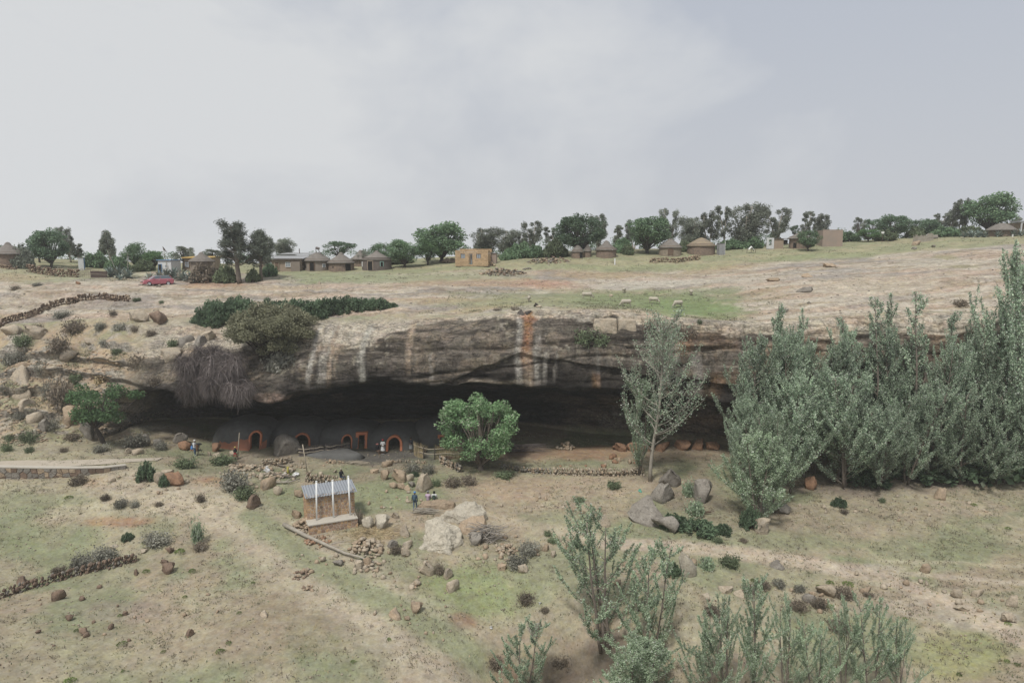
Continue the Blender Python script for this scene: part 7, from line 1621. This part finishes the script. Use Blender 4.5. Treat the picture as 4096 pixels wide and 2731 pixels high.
def person(name_label, loc, rz, pose, M, hat=None, hatcol=None, skirt=False, group=None, scale=1.0, pack=None, hair=False, coat=False):
    """M: materials skin, top, bottom, shoes. Faces -Y."""
    o = thing('person', name_label, 'person', loc, rz, group); o.scale = (scale,) * 3
    j = {}
    if pose == 'stand' or pose == 'walk' or pose == 'film':
        st = .16 if pose == 'walk' else .03; H0 = .94
        j = dict(pel=V3(0, 0, H0), che=V3(0, .0, 1.28), nek=V3(0, 0, 1.47), hed=V3(0, -.02, 1.63))
        legs = [(V3(-.09, 0, .90), V3(-.10, -st * .9 - .02, .48), V3(-.10, -st, .07)), (V3(.09, 0, .90), V3(.10, st * .1 - .03, .48), V3(.10, st, .09 if st > .1 else .07))]
        arms = [(V3(-.19, 0, 1.40), V3(-.25, .04, 1.13), V3(-.24, -.06, .88)), (V3(.19, 0, 1.40), V3(.26, .02, 1.13), V3(.30, -.08, .90))]
        if pose == 'film': arms = [(V3(-.19, 0, 1.40), V3(-.22, -.15, 1.18), V3(-.10, -.40, 1.24)), (V3(.19, 0, 1.40), V3(.22, -.15, 1.18), V3(.10, -.40, 1.22))]; j['hed'] = V3(0, -.06, 1.62)
        if pose == 'stand': arms = [(V3(-.19, 0, 1.40), V3(-.25, -.02, 1.15), V3(-.10, -.18, 1.05)), (V3(.19, 0, 1.40), V3(.25, -.02, 1.15), V3(.10, -.18, 1.03))]
    else:   # sitting on something about .45 high
        j = dict(pel=V3(0, .02, .50), che=V3(0, .04, .84), nek=V3(0, .02, 1.03), hed=V3(0, -.02, 1.19))
        legs = [(V3(-.09, 0, .48), V3(-.12, -.42, .50), V3(-.12, -.46, .09)), (V3(.09, 0, .48), V3(.12, -.42, .50), V3(.12, -.40, .09))]
        arms = [(V3(-.19, .02, .96), V3(-.25, -.05, .72), V3(-.12, -.30, .60)), (V3(.19, .02, .96), V3(.25, -.05, .72), V3(.12, -.30, .60))]
    C = [(j['pel'], j['che'], .145, .16, 1), (j['che'] + V3(-.10, 0, .06), j['che'] + V3(.10, 0, .06), .13, .13, 1), (j['che'], j['nek'], .12, .055, 1), (j['nek'], j['hed'] - V3(0, 0, .05), .052, .052, 0),
         (j['hed'] + V3(0, .012, .035), j['hed'] + V3(0, -.012, -.045), .098, .078, 0), (j['hed'] + V3(0, -.10, -.01), j['hed'] + V3(0, -.115, -.025), .016, .018, 0), (j['hed'] + V3(-.095, .01, 0), j['hed'] + V3(-.1, .015, .02), .018, .018, 0), (j['hed'] + V3(.095, .01, 0), j['hed'] + V3(.1, .015, .02), .018, .018, 0)]
    hd = j['hed']
    for a, b, c in arms: C += [(a, b, .062, .046, 1), (b, c, .044, .034, 1 if coat or M[1] in ('cloth_lilac', 'cloth_grey', 'cloth_navy') else 0), (c, c + (c - b) * .22, .036, .03, 0)]
    for a, b, c in legs: C += [(a, b, .092, .062, 2), (b, c, .058, .042, 2 if not skirt else 0), (c + V3(0, .02, -.03), c + V3(0, -.13, -.04), .042, .036, 3)]
    ex = MB()
    for sx, (a, b, c) in zip((-1, 1), arms):
        d = (c - b) / np.linalg.norm(c - b); f = fingers(c + d * .05, d, (-sx, -.4, 0), 0); ex.add(f.v, f.f)
    # eyes and mouth line
    for sx in (-1, 1): ex.box((hd[0] + sx * .034, hd[1] - .092, hd[2] + .012), (.022, .012, .010))
    b_ = body('body', C, list(M), o, .03, .05, (ex.v, ex.f, 0))
    if skirt:
        p = j['pel']; MB().lathe([(.155, p[2] + .08), (.19, p[2] - .10), (.23, p[2] - .36), (.25, p[2] - .50)], 18, lambda th, i: .05 * math.sin(th * 6) * i).build('skirt', MATS[M[2]], o, True)
    if hat:
        z = hd[2] + .05; pr = [(.112, z - .01), (.112, z + .05), (.085, z + .10), (.01, z + .125)] if hat == 'beanie' else [(.20, z + .005), (.205, z + .015), (.115, z + .03), (.10, z + .10), (.01, z + .12)]
        h_ = MB().lathe(pr, 18).build('hat', MATS[hatcol], o, True); h_.location = (hd[0], hd[1] + .01, 0)
    else:
        vv, ff = ICO[2]; q = vv * np.array([.108, .112, .10]); q = q + hd + V3(0, .018, .045); keep = [t for t in ff.tolist() if not all(q[i][1] < hd[1] - .05 and q[i][2] < hd[2] + .07 for i in t)]
        if hair: q[:, 2] = np.where(q[:, 2] < hd[2] + .03, q[:, 2] - .16, q[:, 2])
        link_mesh('hair', q, keep, MATS['hair_black'], True, o)
    if pack:
        c = j['che']; P = body('backpack', [(c + V3(-.07, .20, -.22), c + V3(-.07, .19, .08), .09, .085, 0), (c + V3(.07, .20, -.22), c + V3(.07, .19, .08), .09, .085, 0), (c + V3(0, .27, -.2), c + V3(0, .26, -.08), .07, .06, 0)], [pack], o, .03, .06)
        for sx in (-1, 1): MB().tube([tuple(c + V3(sx * .1, .12, .14)), tuple(c + V3(sx * .11, -.10, .17)), tuple(c + V3(sx * .13, -.155, -.02)), tuple(c + V3(sx * .14, .02, -.2))], .022, 5).build('strap', MATS[pack], o)
    return o
def pgp(u, v): return gp(u, v)
PG_ = 'people at the cave'
q = gp(415, 509.3); person('person in dark T-shirt, jeans and blue cap with a dark backpack seen from behind', q, R(180 - 8), 'walk', ('skin', 'cloth_navy', 'denim', 'cloth_black'), 'beanie', 'cloth_blue', pack='cloth_teal', group=PG_)
seat_y = 62.9
for u, lab, M, kw in [(428, 'seated person in lilac shirt seen from behind on the flat rock', ('skin', 'cloth_lilac', 'cloth_grey', 'cloth_black'), dict(hat='beanie', hatcol='cloth_grey')), (434.2, 'seated person with long dark hair and black backpack on the flat rock', ('skin', 'cloth_white', 'cloth_black', 'cloth_black'), dict(pack='cloth_green', hair=True))]:
    b = at(u, 498.6, seat_y); person(lab, (b.x, b.y, b.z - .50), R(180), 'sit', M, group=PG_, **kw)
person('seated man in dark jacket and pale cap on an upright block by the stone wall', SEAT_TOP + Vector((.05, 0, -.45)), R(62), 'sit', ('skin', 'cloth_black', 'cloth_navy', 'cloth_black'), 'beanie', 'cloth_khaki', coat=True, group=PG_)
q = gp(383, 453.5); person('standing person in white top, white skirt and red cap before the huts', q, R(10), 'stand', ('skin', 'cloth_white', 'cloth_white', 'cloth_white'), 'beanie', 'cloth_red', skirt=True, group=PG_)
q = gp(377.5, 453); person('crouched person in black with a pink sun hat beside the one in white', Vector((q.x, q.y, q.z - .12)), R(40), 'sit', ('skin', 'cloth_black', 'cloth_brown', 'cloth_brown'), 'brim', 'cloth_pink', coat=True, group=PG_)
b = gp(377.5, 453); o = thing('low_stool', 'low stone seat under the crouched person', 'seat', b); v_, f_ = BOULD[2]; link_mesh('stone', v_ * np.array([.5, .45, .5]) + [0, .1, .14], f_, MATS['rock_dark'], True, o)
q = gp(411, 451.5); person('person in a dark patterned dress standing at the end of the reed fence', q, R(-20), 'stand', ('skin', 'cloth_black', 'cloth_grey', 'cloth_black'), None, None, skirt=True, coat=True, group=PG_)
q = gp(195, 455); person('person in white cap and jeans with a blue bag filming on a tripod', q, R(75), 'film', ('skin', 'cloth_white', 'denim', 'cloth_white'), 'beanie', 'cloth_white', group=PG_, pack='cloth_navy')
bb = thing('shoulder_bag', 'blue shoulder bag carried by the filming person', 'bag', (q.x - .24, q.y - .15, q.z + .95)); body('pouch', [(V3(0, 0, -.12), V3(0, 0, .08), .12, .10, 0), (V3(.05, -.02, -.12), V3(.05, -.02, 0), .1, .09, 0)], ['cloth_blue'], bb, .03, .05); MB().tube([(0, 0, .1), (.15, .05, .45), (.28, .1, .6)], .015, 4).build('strap', MATS['cloth_blue'], bb)
c = Vector((q.x + .55, q.y - .12, q.z)); o = thing('camera_tripod', 'black video camera on a tripod before the filming person', 'camera', c)
for a in (0.3, 2.4, 4.5): MB().tube([(0, 0, 1.15), (.38 * math.cos(a), .38 * math.sin(a), 0)], [.022, .018], 5).build('leg', MATS['cloth_black'], o)
cb = MB().box((0, 0, 1.32), (.34, .16, .20)).build('camera_body', MATS['cloth_black'], o); MB().tube([(.17, 0, 1.32), (.33, 0, 1.32)], .06, 10).build('lens', MATS['cloth_black'], cb); MB().tube([(-.12, 0, 1.46), (.12, 0, 1.46)], .025, 6).build('handle', MATS['cloth_grey'], cb); MB().box((0, 0, 1.18), (.1, .1, .1)).build('head', MATS['cloth_black'], o)
q = gp(235.5, 459); person('small figure in black with yellow cap and red skirt beside the tall pole', q, R(60), 'stand', ('skin', 'cloth_black', 'cloth_red', 'cloth_black'), 'beanie', 'cloth_yellow', skirt=True, coat=True, group=PG_, scale=.82)

# ------------------------------------------------------------------ animals
simple('fleece', (.46, .42, .35), (.38, .34, .28), 5, .95, .5, 14); simple('fleece_face', (.40, .36, .30), (.32, .29, .25), 5, .9); simple('hide_black', (.022, .021, .021), (.03, .027, .026), 3, .7); simple('hide_white', (.58, .56, .53), (.5, .48, .45), 3, .8); simple('hoof', (.05, .045, .04), (.03, .03, .03), 3, .7); simple('hide_bay', (.035, .026, .022), (.05, .034, .027), 3, .6)
def quadruped(L=1.0, h=.75, graze=True, wool=.0, mats=(0, 0, 0), horse=False):
    """faces +X; body length L, back height h"""
    b = h * .72; C = []; hl = L / 2
    C += [(V3(hl * .62, 0, b * 1.0), V3(0, 0, b * .98), .215 * h + wool, .20 * h + wool, mats[0]), (V3(0, 0, b * .98), V3(-hl * .70, 0, b * 1.03), .20 * h + wool, .20 * h + wool, mats[1])]
    for sy in (-1, 1):
        y = sy * .11 * h
        C += [(V3(hl * .70, y, b * .8), V3(hl * .74, y, h * .34), .085 * h, .042 * h, mats[2]), (V3(hl * .74, y, h * .34), V3(hl * .72, y, .03), .04 * h, .034 * h, mats[2]),
              (V3(-hl * .78, y, b * .85), V3(-hl * .62, y, h * .42), .115 * h, .06 * h, mats[2]), (V3(-hl * .62, y, h * .42), V3(-hl * .92, y, h * .27), .055 * h, .042 * h, mats[2]), (V3(-hl * .92, y, h * .27), V3(-hl * .88, y, .03), .04 * h, .034 * h, mats[2])]
    if graze: nk, hd, mz = V3(hl * 1.05, 0, b * .72), V3(hl * 1.28, 0, h * .30), V3(hl * 1.36, 0, h * .10)
    elif horse: nk, hd, mz = V3(hl * 1.10, 0, h * 1.10), V3(hl * 1.28, 0, h * 1.30), V3(hl * 1.55, 0, h * 1.05)
    else: nk, hd, mz = V3(hl * 1.0, 0, h * .9), V3(hl * 1.2, 0, h * .98), V3(hl * 1.42, 0, h * .86)
    C += [(V3(hl * .72, 0, b * 1.08), nk, .135 * h + wool * .4, .095 * h, mats[0]), (nk, hd, .095 * h, .085 * h, mats[3] if len(mats) > 3 else mats[0]), (hd, mz, .08 * h, .05 * h, mats[3] if len(mats) > 3 else mats[0])]
    for sy in (-1, 1): C.append((hd + V3(-.02 * h, sy * .07 * h, .05 * h), hd + V3(-.05 * h, sy * .17 * h, .05 * h + (.06 * h if horse else 0)), .03 * h, .012 * h, mats[3] if len(mats) > 3 else mats[0]))
    C += [(V3(-hl * .98, 0, b * 1.1), V3(-hl * 1.14, 0, h * (.35 if not wool else .5)), .04 * h, .028 * h, mats[1])]
    return C
V_, Q_, mi_ = blob(quadruped(.95, .68, True, .05, (0, 0, 1, 1)), .035, .06)
sheep_me = link_mesh('body', V_, Q_, [MATS['fleece'], MATS['fleece_face']], True, link=False); sheep_me.polygons.foreach_set('material_index', mi_.astype(np.int32))
for u, v, s, rz, lab in [(529, 301, .95, 85, 'small sheep alone at the left of the pasture'), (587, 298.5, 1.2, 0, 'sheep facing right with its head down left of the pasture middle'), (624, 292.5, 1.0, 70, 'highest sheep grazing near the rock band'), (626, 306, 1.15, 188, 'lowest sheep grazing towards the left near the cliff edge'), (653.5, 303, 1.1, -25, 'sheep grazing right of the pasture middle'), (678, 307, 1.15, 205, 'sheep grazing left nearest the slim poplar top'), (691, 295, 1.05, 80, 'rightmost sheep seen from the back on the upper pasture')]:
    p = gp(u, v); o = thing('sheep', lab, 'sheep', p, R(rz), 'grazing sheep'); o.scale = (s * 1.1,) * 3; inst('body', sheep_me, o)
    for sy in (-1, 1): MB().box((.62, sy * .05, .235), (.012, .012, .014)).build('eye', MATS['hoof'], o)
p = gp(297.5, 270); o = thing('cow', 'black and white cow grazing in front of the long house', 'cow', p, R(188)); body('body', quadruped(1.75, 1.32, True, .0, (0, 1, 1, 0)), ['hide_black', 'hide_white'], o, .05, .09)
for sy in (-1, 1): MB().tube([(.98, sy * .08, .55), (.95, sy * .2, .65), (1.0, sy * .24, .72)], [.03, .02, .01], 5).build('horn', MATS['hoof'], o)
MB().box((.2, 0, .62), (.18, .1, .12)).build('udder', MATS['hide_white'], o); body('rump_patch', [(V3(-.45, 0, 1.0), V3(-.72, 0, 1.0), .285, .275, 0)], ['hide_black'], o, .05, .05)
p = gp(326, 268.3); o = thing('cow', 'black cow standing between the tank hut and the pointed hut', 'cow', p, R(165)); body('body', quadruped(1.6, 1.2, True, .0, (0, 0, 0, 0)), ['hide_black'], o, .05, .09)
for sy in (-1, 1): MB().tube([(.9, sy * .08, .5), (.87, sy * .2, .6), (.92, sy * .24, .67)], [.03, .02, .01], 5).build('horn', MATS['hoof'], o)
p = gp(776, 244.2); o = thing('horse', 'dark horse standing before the block wall', 'horse', p, 0); body('body', quadruped(1.35, 1.05, False, .0, (0, 0, 0, 0), True), ['hide_bay'], o, .045, .08)
MB().tube([(.66, 0, .98), (.78, 0, 1.22), (.86, 0, 1.4)], [.04, .05, .03], 5).build('mane', MATS['hide_black'], o)

# ------------------------------------------------------------------ the red car
def car_paint(name, col):
    m, N, L, b = new_mat(name, .28, .5); b.inputs['Base Color'].default_value = (*col, 1); b.inputs['Coat Weight'].default_value = .6; b.inputs['Coat Roughness'].default_value = .1; return m
car_paint('car_red', (.40, .11, .14)); car_paint('car_glass', (.10, .13, .15)); car_paint('car_silver', (.48, .48, .50)); simple('tyre', (.022, .022, .023), (.03, .03, .03), 6, .9); car_paint('lamp_clear', (.62, .64, .66)); car_paint('lamp_red', (.35, .02, .02)); car_paint('car_black', (.02, .02, .02))
p = stand(157.5, 102.6); p.z = gp(157.5, 285.2).z if abs(gp(157.5, 285.2).y - 102.6) < 4 else p.z
car = thing('red_car', 'red estate car parked in front of the agaves', 'car', p, R(180 + 42)); CL, CW = 4.2, 1.75
prof = [(-2.1, .42), (-2.12, .78), (-1.98, .98), (-1.2, 1.02), (.75, 1.0), (1.75, .84), (2.08, .70), (2.12, .42), (1.9, .24), (-1.9, .24)]       # side outline, front at +x
sec = []
for x, z in prof: sec.append((x, z))
v = []; f = []; n = len(sec)
for y, s in ((-.875, .96), (-.80, 1.0), (0, 1.015), (.80, 1.0), (.875, .96)):
    for x, z in sec: v.append((x * (1.0 if abs(y) < .82 else .985), y, .24 + (z - .24) * s))
for i in range(4):
    for k_ in range(n): q = (k_ + 1) % n; f.append((i * n + k_, i * n + q, (i + 1) * n + q, (i + 1) * n + k_))
f += [tuple(range(n - 1, -1, -1)), tuple(4 * n + t for t in range(n))]
bd = link_mesh('body', v, f, MATS['car_red'], False, car); bv = bd.modifiers.new('bevel', 'BEVEL'); bv.width = .06; bv.segments = 2
cab = [(-1.95, .97), (-1.72, 1.34), (-1.4, 1.44), (.15, 1.46), (.42, 1.40), (1.12, .95)]; v = []; f = []; n = len(cab)
for y, dz in ((-.80, 0), (-.66, 1), (.66, 1), (.80, 0)):
    for x, z in cab: v.append((x * (.97 if dz else 1), y if z < 1.0 else y * .86, z if dz or z < 1.0 else .97 + (z - .97) * .96))
for i in range(3):
    for k_ in range(n - 1): f.append((i * n + k_, i * n + k_ + 1, (i + 1) * n + k_ + 1, (i + 1) * n + k_))
f += [tuple(range(n - 1, -1, -1)), tuple(3 * n + t for t in range(n))]
cabin = link_mesh('cabin', v, f, MATS['car_glass'], False, car); cabin.data.materials.append(MATS['car_red'])
MB().box((-.65, 0, 1.455), (1.75, 1.18, .05)).build('roof', MATS['car_silver'], car)
for sy in (-1, 1):
    MB().tube([(1.10, sy * .76, .97), (.42, sy * .68, 1.40)], .035, 5).build('windscreen_pillar', MATS['car_red'], car); MB().tube([(-.25, sy * .76, .98), (-.28, sy * .68, 1.44)], .035, 5).build('door_pillar', MATS['car_red'], car); MB().tube([(-1.9, sy * .76, .98), (-1.6, sy * .66, 1.42)], .05, 5).build('rear_pillar', MATS['car_red'], car)
    MB().box((.62, sy * .90, 1.04), (.16, .14, .12)).build('mirror', MATS['car_red'], car); MB().box((1.98, sy * .60, .70), (.22, .36, .13), Matrix.Rotation(0, 4, 'Z')).build('headlight', MATS['lamp_clear'], car); MB().box((-2.06, sy * .68, .84), (.12, .26, .2)).build('tail_light', MATS['lamp_red'], car)
    for dx in (.30, -.85):
        d = MB().box((dx, sy * .882, .66), (1.05, .02, .55)).build('door', MATS['car_red'], car); MB().box((dx - .35, sy * .90, .84), (.2, .03, .04)).build('handle', MATS['car_silver'], d)
    MB().tube([(-1.6, sy * .55, 1.50), (.1, sy * .55, 1.51)], .02, 5).build('roof_rail', MATS['car_black'], car)
    for x in (1.32, -1.28):
        w_ = thing('wheel', None, None, (x, sy * .80, .31)); w_.parent = car
        MB().tube([(0, -.1, 0), (0, .1, 0)], .31, 20).build('tyre', MATS['tyre'], w_); MB().tube([(0, -.11, 0), (0, .11, 0)], .2, 14).build('rim', MATS['car_silver'], w_)
MB().box((2.08, 0, .58), (.10, 1.0, .16)).build('grille', MATS['car_black'], car); MB().box((2.08, 0, .40), (.14, 1.6, .16)).build('bumper', MATS['car_red'], car); MB().box((1.45, 0, .905), (.9, 1.3, .02), Matrix.Rotation(R(0), 4, 'Y')).build('bonnet', MATS['car_red'], car)
heap((150, 285.5), 12, .5, .35, 16, 'line of low stones in front of the red car', ['rock_pale', 'rock_grey'], .5)
# ------------------------------------------------------------------ ground litter nobody could count
gs = np.random.default_rng(99)
def terrain_points(n, r0, r1, mask=None):
    """random surface points on rows r0..r1 of the terrain, with their albedo"""
    i = gs.integers(r0, r1, n); j = gs.integers(0, NC - 1, n); a, b = gs.random(n)[:, None], gs.random(n)[:, None]
    P = PTS[i, j] * (1 - a) * (1 - b) + PTS[i + 1, j] * a * (1 - b) + PTS[i, j + 1] * (1 - a) * b + PTS[i + 1, j + 1] * a * b
    z = P[:, 2] - CAM_Z; dep = P[:, 1] * CP - z * SP; u = W / 2 + F * P[:, 0] / dep
    keep = (u > -120) & (u < W + 120)
    return P[keep], A[i, j][keep], RK[i, j][keep]
# short grass blades
P_, C_, K_ = terrain_points(90000, 30, iC0 - 8); k = (K_ < .4) & (C_[:, 1] > C_[:, 0] * .78) & (gs.random(len(P_)) < .75); P_ = P_[k]
pn = fbm(P_[:, 0] / 1.3, P_[:, 1] / 1.3, 3, 3); P_ = P_[pn > -.05]
for nm, lab, lm, sel in (('grass', 'short dull green grass on the valley floor', 'green_scrub', lambda n: gs.random(n) < .30), ('dry_grass', 'short dry straw grass on the valley floor', 'straw', lambda n: gs.random(n) < .45)):
    q = P_[sel(len(P_))]; s = gs.uniform(.10, .24, len(q)); v, f = leaves(q + np.stack([0 * s, 0 * s, s * .28], 1), s, gs, 1.6, .30)
    tag(link_mesh(nm, v, f, MATS[lm]), lab, 'grass', kind='stuff')
# pebbles
def pebbles(name, label, P, s0, s1, mat):
    v0, f0 = STONE[0]; n = len(P); vs = []
    for k in range(3):
        pass
    sh = np.array([STONE[t % 12][0] for t in gs.integers(0, 12, n)]); f0 = STONE[0][1]
    s = gs.uniform(s0, s1, n)[:, None, None] * gs.uniform(.7, 1.2, (n, 1, 3)) * np.array([1, .9, .6]); a = gs.uniform(0, 6.28, n)
    q = sh * s; x = q[..., 0] * np.cos(a)[:, None] - q[..., 1] * np.sin(a)[:, None]; y = q[..., 0] * np.sin(a)[:, None] + q[..., 1] * np.cos(a)[:, None]
    q = np.stack([x, y, q[..., 2]], -1) + P[:, None] + [0, 0, .03]; m = sh.shape[1]
    fs = (f0[None] + (np.arange(n) * m)[:, None, None]).reshape(-1, 3)
    tag(link_mesh(name, q.reshape(-1, 3), fs, MATS[mat]), label, 'pebbles', kind='stuff')
P_, C_, K_ = terrain_points(9000, 30, iC0 - 20); pn = fbm(P_[:, 0] / 5, P_[:, 1] / 5, 8, 3); pebbles('pebbles', 'loose pale pebbles scattered over the valley floor', P_[pn > .12][:2600], .06, .2, 'rock_pale')
P_, C_, K_ = terrain_points(6000, 30, iC0 - 20); pn = fbm(P_[:, 0] / 4, P_[:, 1] / 4, 18, 3); pebbles('clods', 'brown clods and stones scattered over the valley floor', P_[pn > .18][:800], .06, .17, 'rock_brown')
P_, C_, K_ = terrain_points(9000, iC0, iC0 + nW + nCe + nF + nM - 30); P_ = P_[P_[:, 0] < -45]; pebbles('hill_stones', 'loose stones on the left hillside', P_[:1300], .12, .5, 'rock_tan')
P_, C_, K_ = terrain_points(6000, iC1 + 4, iC1 + 110); k = gs.random(len(P_)) < .2; pebbles('plateau_stones', 'small loose stones on the plateau', P_[k][:700], .08, .3, 'rock_grey')
# tussocks on the hillside and dry tufts on the plateau
P_, C_, K_ = terrain_points(16000, iC0, iC0 + nW + nCe + nF + nM - 10); P_ = P_[P_[:, 0] < -44.5]; pn = fbm(P_[:, 0] / 3, P_[:, 1] / 3, 4, 3); P_ = P_[pn > .0][:2600]
off = gs.normal(size=(len(P_), 9, 3)) * [.16, .16, .07] + [0, 0, .1]; q = (P_[:, None] + off).reshape(-1, 3); v, f = leaves(q, .2 * gs.uniform(.6, 1.3, len(q)), gs, 1.2, .4); tag(link_mesh('hill_tussocks', v, f, MATS['olive_scrub']), 'dry tussocks over the left hillside', 'grass', kind='stuff')
P_, C_, K_ = terrain_points(30000, iC1 + 2, iC1 + 150); k = (K_ < .5); P_ = P_[k]; pn = fbm(P_[:, 0] / 4, P_[:, 1] / 3, 14, 3); P_ = P_[pn > .05][:5000]
off = gs.normal(size=(len(P_), 6, 3)) * [.2, .2, .04] + [0, 0, .07]; q = (P_[:, None] + off).reshape(-1, 3); v, f = leaves(q, .2 * gs.uniform(.6, 1.2, len(q)), gs, 1.2, .4); tag(link_mesh('pasture_grass', v, f, MATS['olive_scrub']), 'short tufts of pasture grass on the plateau', 'grass', kind='stuff')
# trampled straw beside the latrine
pc = gp(372, 533); n = 900; x = gs.normal(size=n) * 1.7; y = gs.normal(size=n) * .8; q = np.array([(pc.x + a, pc.y + b, drop(pc.x + a, pc.y + b, pc.z + 3) + .05 + .1 * gs.random()) for a, b in zip(x, y)])
v, f = leaves(q, .5 * gs.uniform(.5, 1.2, n), gs, 0, .09, np.tile([1.0, .2, 0], (n, 1))); tag(link_mesh('straw', v, f, MATS['straw']), 'trampled straw spread beside the latrine', 'straw', kind='stuff')

# knee-high tussocks and dead herbs in the valley grass
for nm, lab, lm, n0, zs, thr in (('tussocks', 'olive grass tussocks on the valley floor', 'olive_scrub', 26000, 21, .12), ('dead_herbs', 'brown dead herbs on the valley floor', 'brown_scrub', 16000, 27, .20)):
    P_, C_, K_ = terrain_points(n0, 30, iC0 - 25); pn = fbm(P_[:, 0] / 2.6, P_[:, 1] / 2.6, zs, 3); P_ = P_[(pn > thr) & (P_[:, 1] < 74)][:4200]
    off = gs.normal(size=(len(P_), 8, 3)) * [.12, .12, .04] + [0, 0, .07]; q = (P_[:, None] + off).reshape(-1, 3); v, f = leaves(q, .13 * gs.uniform(.6, 1.3, len(q)), gs, 1.3, .35); tag(link_mesh(nm, v, f, MATS[lm]), lab, 'grass', kind='stuff')

# ------------------------------------------------------------------ thin dry-season haze over the whole place
hm_ = bpy.data.materials.new('haze_air'); hm_.use_nodes = True; N_ = hm_.node_tree.nodes; N_.clear()
o_ = N_.new('ShaderNodeOutputMaterial'); pv = N_.new('ShaderNodeVolumePrincipled'); pv.inputs['Color'].default_value = (.97, .98, 1.0, 1); pv.inputs['Density'].default_value = 0.0004; pv.inputs['Anisotropy'].default_value = 0.2
hm_.node_tree.links.new(pv.outputs[0], o_.inputs['Volume'])
hz_o = MB().box((0, 470, -44.5), (2300, 1080, 163)).build('haze', hm_)
tag(hz_o, 'thin pale haze in the air over the valley', 'haze', kind='stuff')
